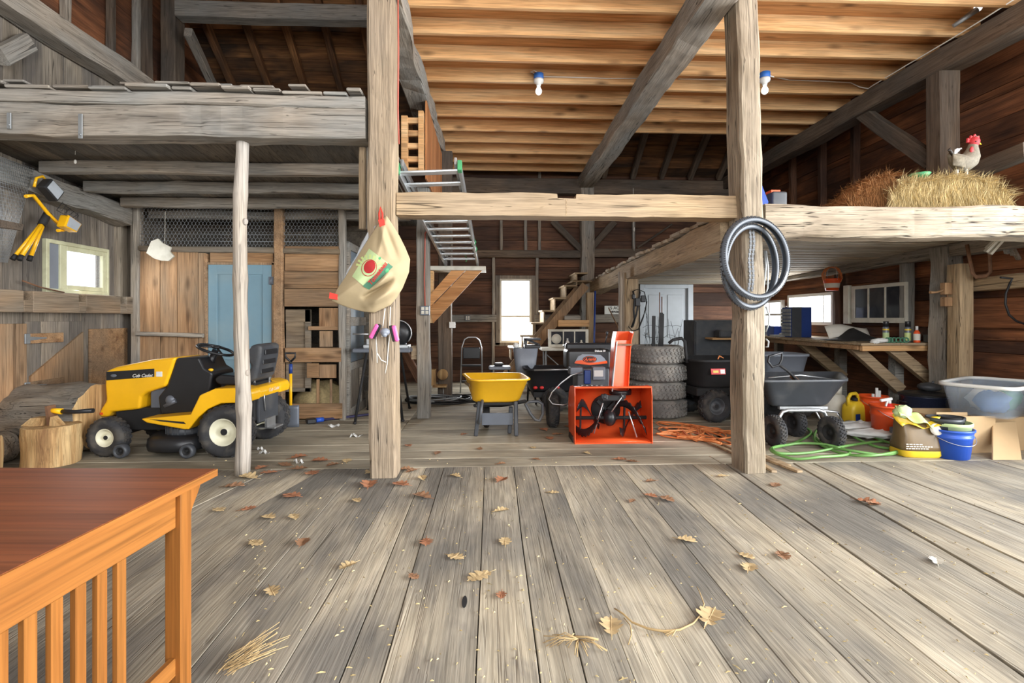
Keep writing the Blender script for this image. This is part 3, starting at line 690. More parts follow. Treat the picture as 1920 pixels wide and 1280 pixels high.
# door (a thing of the coop)
root = thing('door_2', None, None); root['kind'] = 'structure'
a, c = cp(393, 780), cp(511, 497); dx0, dx1, dz = a.x, c.x, c.z
mb = MB(); mb.bb((dx0, YP - .02, .02), (dx1, YP + .02, dz - .002), .004)
sw = .11
for x0, x1, z0, z1 in ((dx0, dx0 + sw, 0.02, dz), (dx1 - sw, dx1, .02, dz)):
    mb.bb((x0, YP - .034, z0), (x1, YP - .018, z1), .003)
xm = (dx0 + dx1) / 2
for z0, z1 in ((dz - .12, dz), (.02, .2), (.78, .92)): mb.bb((dx0 + sw, YP - .0335, z0), (dx1 - sw, YP - .018, z1), .001)
for z0, z1 in ((.2, .78), (.92, dz - .12)): mb.bb((xm - .05, YP - .0335, z0), (xm + .05, YP - .018, z1), .001)
mb.build('door_leaf', M['bluedoor'], root)
for z in (1.78, .4):
    mb = MB(); mb.bb((dx1 - .03, YP - .045, z - .05), (dx1 + .03, YP - .03, z + .05), .003); mb.cyl((dx1 + .0, YP - .045, z - .05), (dx1, YP - .045, z + .05), .008); mb.build('hinge', M['greysteel'], root)
mb = MB(); q = cp(507, 780); mb.bb((dx1, YP - .03, 0), (dx1 + .05, YP + .03, dz + .04), .003); mb.bb((dx0 - .02, YP - .03, dz), (dx1 + .03, YP + .03, dz + .03), .003); mb.build('door_frame', M['coopwood'], root)
# boards
def board_panel(name, label, cat, x0, y0, x1, y1, d, vertical, mat, w=.2, t=.025, gap=.003, group=None):
    a, c = P(x0, y1, d), P(x1, y0, d); mb = MB(); lo, hi = (a.x, c.x) if vertical else (max(a.z, .0), c.z); s = lo
    while s < hi - .02:
        e = min(s + w * random.uniform(.85, 1.2), hi)
        if hi - e < .06: e = hi
        o = random.uniform(0, .008)
        if vertical: mb.bb((s + gap, d - t - o, max(a.z, .0)), (e - gap, d - o, c.z - random.uniform(0, .02)), .003)
        else: mb.bb((a.x - random.uniform(0, .03), d - t - o, s + gap), (c.x + random.uniform(0, .02), d - o, e - gap), .003)
        s = e
    return single(mb, name, M[mat], label, cat, ((a.x + c.x) / 2, d, max(a.z, 0)), group)
board_panel('plank_partition', 'vertical brown board panel between corner post and blue door', 'board panel', 262, 472, 388, 784, YP, True, 'coopwood', .24)
a, c = cp(264, 625), cp(386, 632); timber('panel_rail', (a.x, YP - .07, cp(300, 626).z), (c.x, YP - .07, cp(300, 626).z - .02), .06, .05, M['greybeam'], 'thin grey rail across the vertical brown boards beside the blue door', 'rail')
timber('panel_rail', (cp(262, 465).x, YP - .03, cp(300, 466).z), (cp(640, 465).x, YP - .03, cp(300, 466).z - .03), .06, .07, M['coopgrey'], 'long grey brown rail above the blue door under the chicken wire', 'rail')
board_panel('door_header_board', 'brown header board just above the blue door', 'board', 396, 474, 512, 494, YP - .0, False, 'coopwoodx', .14)
board_panel('plank_partition', 'wide horizontal brown boards right of the blue door', 'board panel', 538, 462, 640, 575, YP - .0, False, 'coopwoodx', .2)
board_panel('crosswise_board', 'single crosswise brown board low on the coop wall behind the spade', 'board', 538, 651, 640, 679, YP - .03, False, 'coopwoodx', .3)
board_panel('sill_board', 'thick brown sill board at the foot of the coop wall', 'board', 545, 755, 642, 785, YP - .04, False, 'coopwoodx', .3)
board_panel('plank_partition', 'brown patch boards under the wide boards at the coop wall right end', 'board panel', 599, 576, 640, 612, YP + .02, True, 'coopwood', .25)
board_panel('board_patch', 'small brown board patch with open slots beside it', 'board', 600, 620, 625, 650, YP + .02, True, 'coopwood', .25)
board_panel('board_patch', 'reddish brown board patch below the crosswise board', 'board', 599, 680, 632, 708, YP + .02, True, 'coopwood', .4)
for i, (x0, y0, x1, y1, lb) in enumerate(((582, 611, 640, 619, 'thin crosswise lath in the coop wall slots'), (580, 680, 598, 708, 'little square frame lath in the coop wall slots'))):
    board_panel('lath', lb, 'lath', x0, y0, x1, y1, YP + .0, False, 'coopwoodx', .2)
for i, (x0, x1) in enumerate(((594, 600), (619, 624))):
    board_panel('coop_lath', 'thin upright lath in the lower coop wall, %s one' % ('left', 'right')[i], 'lath', x0, 708, x1, 756, YP + .03, True, 'coopwood', .1)
# greenish old panel door behind the slots
root = thing('old_panel_door', 'old greenish grey panel door set in the coop wall right of the blue door', 'door', (cp(558, 700).x, YP + .05, 0))
a, c = cp(534, 735), cp(581, 580); mb = MB(); mb.bb((a.x, YP + .04, a.z), (c.x, YP + .06, c.z))
for x0, x1, z0, z1 in ((c.x - .07, c.x, a.z, c.z), (a.x, c.x, c.z - .16, c.z), (a.x, c.x, c.z - .66, c.z - .5), (a.x, c.x, a.z, a.z + .05)): mb.bb((x0, YP + .02, z0), (x1, YP + .045, z1), .003)
mb.build('door_leaf', M['cream2'] if False else M['coopgrey'], root, world=True)
# straw heap behind the lower slots
mb = MB(); a, c = cp(540, 790), cp(640, 735); mb.ell(((a.x + c.x) / 2 - .06, YP + .4, .15), .36, .25, .32, 20, 10, amp=.3)
single(mb, 'straw_heap', M['hay'], 'straw bedding heap seen through the low slots of the coop wall', 'straw', ((a.x + c.x) / 2, YP + .4, 0), kind='stuff')
# dark coop interior back board
mb = plank_wall('', None, 'X', 7.55, XL, -1.5, 0, 2.9, True); mb.build('coop_back_wall', M['loftundery'], label='dark board wall at the back of the coop seen through the wire', cat='wall')
# chicken wire along the top: hexagon mesh of fine wire
def hexwire(mb, o, ux, uz, W_, H_, c=.045, r=.0022):
    o = Vector(o); ux = Vector(ux); uz = Vector(uz); nrm = ux.cross(uz)
    hx, hz = c, c * .9; row = 0; z = 0
    def seg(p, q):
        d = (q - p).normalized(); s = nrm.cross(d) * r
        mb.add([p + s, p - s, q - s, q + s, p + nrm * r * 1.5, q + nrm * r * 1.5], [(0, 1, 2, 3), (0, 4, 5, 3), (1, 4, 5, 2)])
    while z < H_:
        x = (row % 2) * hx / 2
        while x < W_:
            b = o + ux * x + uz * z
            if z + hz * .5 <= H_: seg(b, b + uz * hz * .45)
            if z + hz <= H_ + .02:
                seg(b + uz * hz * .45, b + ux * hx / 2 + uz * hz)
                if x > 0: seg(b + uz * hz * .45, b - ux * hx / 2 + uz * hz)
            x += hx
        row += 1; z += hz
mb = MB(); a, c = cp(262, 462), cp(640, 415); hexwire(mb, (a.x, YP - .02, a.z), (1, 0, 0), (0, 0, 1), c.x - a.x, 2.74 - a.z)
for z in (a.z + .07, a.z + .16): mb.tube([(a.x, YP - .02, z), (c.x, YP - .02, z)], .003, 4)
single(mb, 'chicken_wire', M['galv'], 'chicken wire strip along the top of the coop wall', 'wire mesh', (a.x, YP - .02, a.z))
# coop side wall receding at the right: dusty panes
root = thing('dusty_side_screen', 'dusty grey glazed screen receding behind the coop corner post', 'screen', (cp(648, 700).x, YP + .05, 0))
X0 = cp(648, 600).x
mb = MB()
for y0, y1, z0, z1 in ((6.66, 6.74, 0, 2.3), (7.95, 8.03, 0, 2.3), (6.74, 7.95, .0, .12), (6.74, 7.95, .62, .72), (6.74, 7.95, 1.2, 1.32), (6.74, 7.95, 2.2, 2.3), (7.3, 7.36, .12, .615)): mb.bb((X0 - .04, y0, z0), (X0 + .03, y1, z1), .004)
mb.build('screen_frame', M['greybeam'], root, world=True)
for z0, z1 in ((.72, 1.2), (1.32, 2.2)):
    mb = MB(); mb.bb((X0 - .006, 6.74, z0), (X0, 7.95, z1)); mb.build('dusty_pane', M['dustglass'], root, world=True)
mb = MB(); mb.bb((X0 - .006, 6.74, .12), (X0, 7.95, .62)); mb.build('lower_panel', M['wallgrey'], root, world=True)
# ---- left wall girt with notches, hatch, plywood
root = thing('wall_girt', 'thick tan hewn rail with square notches along the left wall', 'rail', (XL + .1, 4.3, 1.4))
zt = PX(100, 545, XL + .15).z
za, zb = 1.36, 1.57
mb = MB(); y0, y1 = 4.3, PX(284, 580, XL + .15).y
nts = [PX(x, 560, XL + .15).y for x in (50, 152, 229)]
cuts = [y0]
for n_ in nts: cuts += [n_ - .05, n_ + .05]
cuts.append(y1)
for i in range(len(cuts) - 1): mb.bb((XL + .0, cuts[i], za), (XL + .17, cuts[i + 1], zb - (.09 if i % 2 else 0)), .006)
mb.build('rail_timber', M['greybeam'] if False else wood('girt_wood', (176, 150, 120), (154, 128, 100), (112, 92, 72), 'Y', crack=.4, grey=(140, 128, 112)), root, world=True)
def left_board(name, label, cat, x0, x1, z0, z1, mat, dx=.0, t=.03, n=1):
    ya, yb = PX(x0, 650, XL).y, PX(x1, 650, XL).y; mb = MB(); w = (yb - ya) / n
    for k in range(n): mb.bb((XL + dx, ya + k * w + .002, z0), (XL + dx + t, ya + (k + 1) * w - .002, z1), .003)
    return single(mb, name, M[mat], label, cat, (XL + dx, (ya + yb) / 2, z0))
left_board('plywood_sheet', 'orange brown plywood sheet on the left wall behind the mower hood', 'plywood', 165, 235, .5, 1.18, 'coopwoodx', n=1)
left_board('plywood_sheet', 'tan plywood at the far left edge beside the hatch', 'plywood', -30, 20, .3, 1.25, 'coopwood')
left_board('upright_board', 'narrow tan upright board left of the hinged hatch', 'board', 21, 41, .3, 1.25, 'coopwood', dx=.0, t=.05)
root = thing('hatch_door', 'small hatch door with slanted tan brace boards and strap hinges', 'door', (XL, PX(100, 650, XL).y, .35))
ya, yb = PX(43, 650, XL).y, PX(152, 650, XL).y
mb = MB(); n = 4
for k in range(n): mb.bb((XL, ya + (yb - ya) * k / n + .003, .35), (XL + .02, ya + (yb - ya) * (k + 1) / n - .003, 1.27), .003)
mb.build('hatch_boards', M['wallgrey'], root, world=True)
mb = MB(); mb.prism([(XL + .021, ya + .04, .72), (XL + .021, yb - .02, 1.15), (XL + .021, yb - .02, .42), (XL + .021, ya + .04, .42)], (.02, 0, 0)); mb.build('brace_panel', M['coopwood'], root, world=True)
for z in (.62, 1.1):
    mb = MB(); mb.bb((XL + .041, ya - .02, z - .05), (XL + .052, ya + .42, z + .05), .004); mb.build('hinge_block', M['coopwoodx'], root, world=True)
    mb = MB(); mb.bb((XL + .055, ya - .05, z - .05), (XL + .065, ya + .01, z + .05), .003); mb.prism([(XL + .055, ya, z - .02), (XL + .055, ya + .2, z - .006), (XL + .055, ya + .2, z + .006), (XL + .055, ya, z + .02)], (.006, 0, 0)); mb.build('strap_hinge', M['galv'], root, world=True)
M['lampglass'] = plain('pale_lamp_glass', (176, 182, 188), .3, var=.1)
# ================================================================== FOREGROUND AND LEFT BAY OBJECTS
def bevel(o, w, seg=2, angle=35):
    md = o.modifiers.new('soft_edges', 'BEVEL'); md.width = w; md.segments = seg; md.limit_method = 'ANGLE'; md.angle_limit = R(angle)
    for p in o.data.polygons: p.use_smooth = True
    try:
        wn = o.modifiers.new('wn', 'WEIGHTED_NORMAL'); wn.keep_sharp = True
    except Exception: pass
    return o
def text_verts(body, size, shear=0, bold=0):
    cu = bpy.data.curves.new('letters', 'FONT'); cu.body = body; cu.size = size; cu.shear = shear; cu.align_x = 'CENTER'; cu.align_y = 'CENTER'; cu.offset = bold; cu.resolution_u = 3
    o = bpy.data.objects.new('letters', cu); COL.objects.link(o); dg = bpy.context.evaluated_depsgraph_get(); dg.update()
    me = bpy.data.meshes.new_from_object(o.evaluated_get(dg)); bpy.data.objects.remove(o); bpy.data.curves.remove(cu)
    vs = [v.co.copy() for v in me.vertices]; fs = [tuple(p.vertices) for p in me.polygons]; bpy.data.meshes.remove(me)
    return vs, fs
def lettering(name, body, size, mat, parent, c, ux, uz, shear=0, bold=0, fn=None, world=False):
    vs, fs = text_verts(body, size, shear, bold); c = Vector(c); ux = Vector(ux).normalized(); uz = Vector(uz).normalized()
    mb = MB(); mb.add([fn(v) if fn else c + ux * v.x + uz * v.y for v in vs], fs)
    return mb.build(name, mat, parent, world=world)
def wheel(parent, name, c, rad, w, rim, tread=0, tyre_mat='rubber', rim_mat='cream', axis=(0, 1, 0), hub=True):
    """a wheel part (tyre) with its rim as sub-part; axis in parent's space"""
    t = MB(); e = w / 2; ri = rim
    prof = [(ri, -e * .7), (ri + (rad - ri) * .35, -e), (rad - (rad - ri) * .25, -e), (rad, -e * .62), (rad, e * .62), (rad - (rad - ri) * .25, e), (ri + (rad - ri) * .35, e), (ri, e * .7)]
    t.lathe(prof, c, axis, 36, cap=False)
    a = Vector(axis).normalized(); x = a.orthogonal().normalized(); y = a.cross(x)
    if tread:
        for k in range(tread):
            th = 2 * PI * k / tread
            for s in (-1, 0, 1):
                th2 = th + (s * .5) * PI / tread * 1.2; rd = x * math.cos(th2) + y * math.sin(th2); tg = a.cross(rd)
                t.box(Vector(c) + rd * (rad + .002) + a * s * e * .42, (.014, e * .36, rad * 3.4 / tread), Matrix((rd, a, tg)).transposed())
    to = t.build(name, M[tyre_mat], parent)
    r = MB()
    r.lathe([(ri, -e * .72), (ri, e * .72)], c, axis, 28, cap=False)
    for s in (-1, 1):
        r.lathe([(ri + .004, s * e * .74), (ri - .008, s * e * .74), (ri * .8, s * e * .3), (ri * .35, s * e * .25), (ri * .3, s * e * .55), (.004, s * e * .55)], c, axis, 28, cap=False)
    r.build('rim', M[rim_mat], to)
    if hub:
        h = MB(); h.lathe([(ri * .25, -e * .6), (ri * .25, e * .6)], c, axis, 12); h.build('hub', M['blackmat'], to)
    return to
# ------------------------------------------------------------------ table, front left
C0 = G(407, 878, .75)
T = thing('mission_table', 'orange stained wooden table with slatted side, close by at the left', 'table', (C0.x, C0.y, 0), -R(3.6))
mb = MB(); mb.bb((-1.35, -1.55, .724), (0, 0, .75), .004); mb.build('tabletop', [M['tabletop']], T)
mb = MB(); mb.bb((-1.35, -1.55, .7235), (.0015, -.0, .7485)); mb.bb((-1.35, -.0, .7235), (.0015, .0015, .7485)); mb.build('tabletop_edge', M['orangewoody'], T)
LG = [(-.055, -.13), (-.055, -1.42), (-1.295, -.13), (-1.295, -1.42)]
for (x, y) in LG:
    mb = MB(); mb.bb((x - .028, y - .028, 0), (x + .028, y + .028, .7235), .003); mb.build('leg', M['orangewoodz'], T)
for x in (-.055, -1.295):
    s = 1 if x > -.5 else -1
    mb = MB(); mb.bb((x - .011, -1.392, .597), (x + .011, -.158, .7235), .002); 
    mb.build('apron', M['orangewoody'], T)
    mb = MB(); mb.bb((x - .011, -1.392, .1), (x + .011, -.158, .16), .002); mb.build('lower_rail', M['orangewoody'], T)
    for k in range(10):
        y = -.385 - .0685 * k; mb = MB(); mb.bb((x - .008, y - .0165, .16), (x + .009, y + .0165, .597), .0015); mb.build('slat', M['orangewoodz'], T)
for y in (-.13, -1.42):
    mb = MB(); mb.bb((-1.267, y - .011, .597), (-.083, y + .011, .7235), .002); mb.build('apron', M['orangewood'], T)
for (x, y) in LG:
    s = 1 if y > -.5 else -1; pr = []
    for k in range(9):
        t = k / 8; pr.append((x - .014, y + s * (.028 + .012 + .062 * (.5 + .5 * math.cos(PI * t))), .7235 - .125 * t))
    pr = [(x - .014, y + s * .028, .7235)] + pr + [(x - .014, y + s * .028, .5985)]
    mb = MB(); mb.prism(pr, (.028, 0, 0)); mb.build('corbel', M['orangewoodz'], T)
# ------------------------------------------------------------------ riding mower
b = G(430, 855)
MW = thing('riding_mower', 'yellow and black riding lawn mower parked by the blue door', 'lawn mower', (b.x, b.y + .37, 0), R(180 - 3))
MX, MD = b.x, b.y + .14
def m2(x, y, dd=0): d = MD + dd; return (-((x - 917) * d / 950 - MX), 1.3 - (y - 597) * d / 950)
def mprism(name, pts, y0, y1, mat, bev=.015, dd=0, parent=MW, seg=3):
    pl = [m2(x, y, dd) for x, y in pts]; mb = MB(); mb.prism([(x, y0, z) for x, z in pl], (0, y1 - y0, 0)); o = mb.build(name, M[mat], parent)
    return bevel(o, bev, seg) if bev else o
for s in (1, -1):
    wheel(MW, 'front_wheel', (1.13, s * .36, .18), .178, .15, .082, 22)
    wheel(MW, 'rear_wheel', (0, s * .365, .24), .238, .21, .125, 24)
hood = mprism('hood', [(212, 694), (232, 686), (300, 672), (343, 668), (336, 690), (324, 722), (290, 733), (279, 741), (276, 764), (222, 770), (216, 779), (200, 779), (202, 766), (213, 748), (211, 720)], -.215, .215, 'yellow', .03)
for s in (1, -1):
    hb = mprism('headlight_band', [(215, 695), (304, 689), (304, 704), (215, 711)], s * .2, s * .219, 'black', .003)
    if s == 1:
        x, z = m2(282, 702); lettering('emblem_lettering', 'Cub Cadet', .045, M['white'], hb, (x, .2205, z), (-1, 0, .02), (0, 0, 1), .35, .0007)
        mb = MB(); x, z = m2(229, 702); mb.ell((x, .215, z), .035, .008, .018); x, z = m2(238, 702); mb.build('headlight', M['greysteel'], hb)
mb = MB(); x, z = m2(313, 700); mb.box((x, .217, z + .004), (.06, .004, .05), Matrix.Rotation(.0, 3, 'Y'), .002); mb.build('hood_highlight', M['white'], hood)  # white plate standing in for the shiny highlight on the hood side
mb = MB(); x, z = m2(206, 772); mb.box((x, .216, z), (.03, .004, .022)); mb.build('model_badge', M['orange'], hood)
dash = mprism('dash_body', [(341, 670), (384, 668), (394, 688), (409, 697), (403, 735), (386, 774), (312, 775), (307, 742), (324, 722)], -.2, .2, 'black', .025)
mprism('footboard', [(293, 778), (383, 770), (400, 735), (428, 723), (470, 722), (486, 727), (490, 736), (488, 748), (470, 749), (438, 750), (415, 760), (398, 775), (380, 797), (372, 797), (304, 785)], .2, .43, 'yellow', .014, -.12)
mprism('footboard', [(293, 778), (383, 770), (400, 735), (428, 723), (470, 722), (486, 727), (490, 736), (488, 748), (470, 749), (438, 750), (415, 760), (398, 775), (380, 797), (372, 797), (304, 785)], -.43, -.2, 'yellow', .014, -.12)
mprism('foot_tread', [(310, 778), (372, 783), (376, 787), (330, 782)], .428, .434, 'blackmat', 0, -.12)
mprism('rear_fender_panel', [(420, 724), (470, 723), (486, 727), (490, 736), (488, 746), (430, 740)], -.21, .21, 'yellow', .01, -.12)
x, z = m2(490, 736, -.12); lettering('fender_badge', 'Cub Cadet', .05, M['white'], MW, (x - .004, -.05, z), (0, -1, 0), (0, 0, 1), .3)
# steering
x, z = m2(393, 657); mb = MB(); a = R(19); u = Vector((math.cos(a), 0, math.sin(a))); v = Vector((0, 1, 0)); c = Vector((x, 0, z))
mb.tube([c + (u * math.cos(t) + v * math.sin(t)) * .168 for t in [2 * PI * k / 32 for k in range(32)]], .014, 8, closed=True)
nrm = u.cross(v)
for t in (.6, 2.5, 4.7): mb.tube([c + (u * math.cos(t) + v * math.sin(t)) * .168, c - nrm * -.03], .011, 6)
mb.ell(c + nrm * .03, .045, .045, .02); st = mb.build('steering_wheel', M['black'], MW)
x2, z2 = m2(376, 690); mb = MB(); mb.tube([(x2, 0, z2 - .05), c], [.05, .03], 12); mb.build('steering_column', M['black'], MW)
mb = MB(); x, z = m2(403, 695); mb.tube([(x + .03, .16, z - .03), (x, .17, z + .01)], .012, 8); mb.ell((x, .17, z + .015), .025, .018, .016); mb.build('throttle_knob', M['yellow'], MW)
# seat
mprism('seat_pan', [(425, 715), (484, 716), (488, 726), (420, 726)], -.17, .17, 'blackmat', .01)
mprism('seat_cushion', [(414, 706), (425, 700), (460, 703), (480, 706), (480, 720), (425, 720), (415, 715)], -.21, .21, 'black', .03)
o = mprism('seat_backrest', [(480, 647), (490, 644), (500, 646), (498, 670), (490, 706), (482, 716), (464, 713), (474, 700), (479, 684), (472, 672), (473, 655)], -.2, .2, 'darkgrey', .035)
mb = MB()
for k in range(3):
    x1, z1 = m2(499 - k * 4, 656 + k * 18); x2, z2 = m2(497 - k * 4, 664 + k * 18); mb.bar((x1 - .006, -.13, (z1 + z2) / 2), (x1 - .006, .13, (z1 + z2) / 2), .012, .05, bev=.004)
mb.build('backrest_rib', M['black'], o)
for x in (482, 487):
    xx, z = m2(x, 716); mb = MB(); mb.tube([(xx + .012 * math.cos(k), .05 - (x - 484) * .05 + .012 * math.sin(k), z - .05 + .0016 * k) for k in range(50)], .003, 5); mb.build('seat_spring', M['steel'], MW)
# chassis, rear plate, hitch, deck
mb = MB(); mb.bb((.05, -.17, .2), (1.22, .17, .42), .01); mb.bb((1.09, -.3, .16), (1.17, .3, .21), .01); mb.build('chassis', M['blackmat'], MW)
mb = MB(); mb.bb((.3, -.15, .4), (.9, .15, .62), .02); mb.ell((.66, .17, .5), .06, .05, .06); mb.cyl((.72, .18, .44), (.6, .19, .5), .025); mb.build('engine_block', M['greysteel'], MW)
mb = MB(); mb.bb((-.19, -.24, .3), (-.02, .24, .6), .01); mb.build('rear_housing', M['blackmat'], MW)
mb = MB(); mb.bb((-.215, -.2, .28), (-.19, .2, .6), .003); mb.build('rear_plate', M['darkgrey'], MW)
mb = MB(); mb.bb((-.32, -.09, .2), (-.1, .09, .215), .003); mb.bb((-.24, -.09, .2), (-.216, .09, .3)); mb.build('hitch_plate', M['steel'], MW)
mb = MB(); mb.tube([(-.225, .12, .6), (-.232, .13, .5), (-.228, .1, .38)], .006, 6); mb.build('control_rod', M['steel'], MW)
mb = MB(); mb.cyl((0, -.3, .24), (0, .3, .24), .05, seg=12); mb.build('rear_axle', M['blackmat'], MW)
mb = MB(); rs = []
for f, z in ((1, .06), (1.02, .1), (1, .16), (.9, .19), (.5, .2)):
    rs.append([(.52 + .3 * f * math.copysign(abs(math.cos(a)) ** .8, math.cos(a)), .06 + .42 * f * math.copysign(abs(math.sin(a)) ** .7, math.sin(a)), z) for a in [2 * PI * k / 32 for k in range(32)]])
mb.rings(rs); mb.build('cutting_deck', M['black'], MW)
mb = MB(); mb.lathe([(.16, .18), (.165, .22), (.15, .28), (.1, .29)], (.5, .2, 0)); 
for k in range(18): a = 2 * PI * k / 18; mb.box((.5 + .166 * math.cos(a), .2 + .166 * math.sin(a), .235), (.006, .012, .08), Matrix.Rotation(a, 3, 'Z'))
mb.build('spindle_cover', M['darkgrey'], MW)
for x in (.95, .33): wheel(MW, 'deck_wheel', (x, .44, .068), .066, .07, .035, 0, 'darkgrey', 'blackmat')
# ------------------------------------------------------------------ logs, stump, axe
def log_round(name, label, c, axis, rad, L, barkm='logbark', seg=36, amp=.12, flat=0, bottom=True):
    c = Vector(c); a = Vector(axis).normalized(); u = Vector((0, 0, 1)) if abs(a.z) < .8 else Vector((1, 0, 0)); y = u.cross(a).normalized(); z = a.cross(y)
    root = thing(name, label, 'log' if 'stump' not in name and 'block' not in name else 'chopping block', (c.x, c.y, 0)); sd = random.random() * 50
    def rr(th, t): return rad * (1 + amp * noise.noise(Vector((math.cos(th) * 1.6 + sd, math.sin(th) * 1.6, t * 1.5))) + amp * .35 * noise.noise(Vector((math.cos(th) * 7 + sd, math.sin(th) * 7, t * 4))))
    mb = MB(); rs = []; n = 12
    for k in range(n + 1):
        t = k / n; rs.append([c + a * (t - .5) * L + (y * math.cos(th) + z * math.sin(th)) * rr(th, t) for th in [2 * PI * i / seg for i in range(seg)]])
    lo = min(p.z for r in rs for p in r)
    for r in rs:
        for p in r: p.z -= lo
    mb.rings(rs, cap=False); mb.build('bark', M[barkm], root, world=True)
    for t, k in ((-.5, 0), (.5, n)):
        e = MB(); cc = sum(rs[k], Vector()) / seg; out = a * (.004 if t > 0 else -.004)
        vs = [cc + out * 2] + [cc + (p - cc) * .97 + out for p in rs[k]] + [p for p in rs[k]]
        fs = [(0, 1 + i, 1 + (i + 1) % seg) for i in range(seg)] + [(1 + i, 1 + (i + 1) % seg, 1 + seg + (i + 1) % seg, 1 + seg + i) for i in range(seg)]
        e.add(vs, fs); e.build('cut_end', M['logend'], root, world=True)
    return root
log_round('big_log', 'large rough gnarled log lying against the left wall', (-4.19, 5.19, .33), (1, -.1, 0), .31, .76, amp=.26)
p = G(97, 868); log_round('chopping_block', 'pale chopping block stump with an axe stuck in its top', (p.x, p.y, .18), (0, 0, 1), .205, .345, 'logend', amp=.1)
stz = .35; sp = p
log_round('log_round', 'grey split log round at the picture left edge beside the big log', (-4.42, 4.62, .45), (.2, 1, 0), .135, .4, amp=.1)
log_round('log_round', 'short log low at the picture left edge above the table', (-4.22, 4.33, .2), (.8, .6, 0), .16, .34, 'logend', amp=.12)
AX = thing('axe', 'axe with black handle and yellow collar stuck in the chopping block', 'axe', (sp.x, sp.y, stz))
mb = MB(); mb.prism([(-.02, -.05, .17), (.0, -.05, .17), (.03, -.05, .0), (.0, -.05, -.01)], (0, .09, 0)); mb.build('axe_head', M['rust'], AX)
mb = MB(); mb.tube([(-.03, 0, .125), (.09, 0, .115)], [.022, .026], 10); mb.build('collar', M['yellow'], AX)
mb = MB(); mb.tube([(.08, 0, .115), (.2, 0, .11), (.36, 0, .12)], [.02, .018, .022], 10); mb.build('handle', M['black'], AX)
mb = MB(); mb.prism([(sp.x - .2, sp.y - .08, stz), (sp.x - .02, sp.y - .09, stz), (sp.x - .02, sp.y - .06, stz + .07), (sp.x - .14, sp.y - .05, stz + .065)], (0, .09, 0)); single(mb, 'kindling', M['logend'], 'split wedge of wood beside the axe on the chopping block', 'firewood', (sp.x, sp.y, stz))
mb = MB(); mb.prism([(sp.x + .05, sp.y - .09, stz), (sp.x + .13, sp.y - .09, stz), (sp.x + .06, sp.y - .09, stz + .08)], (0, .08, 0)); single(mb, 'kindling', M['logend'], 'small wood chip wedge right of the axe head', 'firewood', (sp.x + .08, sp.y, stz))
# ------------------------------------------------------------------ work light hung on the left wall
XW = XL + .2
WL = thing('work_light', 'yellow twin work light on a folded tripod hung on the left wall', 'work light', PX(85, 408, XW))
q = lambda x, y, dx=0: PX(x, y, XW + dx)
for (x, y, dx) in ((26, 483, 0), (38, 484, .06), (56, 485, .02)):
    mb = MB(); mb.tube([q(84, 412, .05), q(x, y, dx)], .018, 8); o = mb.build('tripod_leg', M['yellow'], WL, world=True)
    mb = MB(); a_, b_ = q(x, y, dx), q(84, 412, .05); mb.tube([a_ + (a_ - b_).normalized() * .02, a_ + (b_ - a_).normalized() * .03], .022, 8); mb.build('rubber_foot', M['blackmat'], o, world=True)
mb = MB(); mb.tube([q(78, 422, .05), q(90, 400, .05)], .035, 10); mb.build('hub', M['blackmat'], WL, world=True)
mb = MB(); mb.tube([q(48, 368, .06), q(62, 366, .06), q(90, 400, .08), q(122, 432, .06), q(108, 432, .06)], .017, 8); mb.build('crossbar', M['yellow'], WL, world=True)
def lamp(cx, cy, pts, dx, yel):
    mb = MB(); a = [q(x, y, dx) for x, y in pts]; mb.prism(a, (.09, 0, 0)); o = bevel(mb.build('lamp_head', M['yellow' if yel else 'blackmat'], WL, world=True), .012)
    c_ = sum(a, Vector()) / 4; mb = MB(); mb.prism([c_ + (p_ - c_) * .8 + Vector((.088, 0, 0)) for p_ in a], (.006, 0, 0)); mb.build('lamp_glass', M['lampglass'], o, world=True)
    return a
lamp(85, 355, [(66, 350), (80, 334), (105, 360), (91, 378)], .1, False)
lamp(120, 418, [(104, 424), (112, 402), (138, 420), (128, 436)], .08, True)
mb = MB(); mb.tube([q(64, 350, .1), q(68, 334, .1), q(80, 330, .1), q(84, 336, .1)], .012, 7); mb.build('lamp_handle', M['yellow'], WL, world=True)
mb = MB()
for k in range(5): mb.tube([q(108 + k * 7, 392 + k * 4, .16), q(118 + k * 7, 378 + k * 6, .16)], .003, 4)
mb.tube([q(106, 394, .16), q(140, 412, .16), q(148, 404, .16), q(116, 380, .16)], .003, 4, closed=True); mb.build('wire_guard', M['blackmat'], WL, world=True)
# wire mesh panel
mb = MB(); A, B_, C_, D_ = q(-12, 290, .02), q(64, 316, .02), q(14, 492, .02), q(-12, 490, .02)
for k in range(22):
    t = k / 21; mb.tube([A.lerp(B_, t), D_.lerp(C_, t)], .002, 4)
for k in range(30):
    t = k / 29; mb.tube([A.lerp(D_, t), B_.lerp(C_, t)], .002, 4)
single(mb, 'wire_mesh', M['galv'], 'galvanised wire mesh panel on the left wall behind the work light', 'wire mesh', A)
mb = MB(); q0 = q(0, 425, .05); mb.prism([q(-5, 412, .03), q(38, 420, .03), q(36, 432, .03), q(-5, 426, .03)], (.03, 0, 0)); single(mb, 'bar', M['darkbeam'], 'dark wooden bar behind the wire mesh at the far left', 'bar', q0)
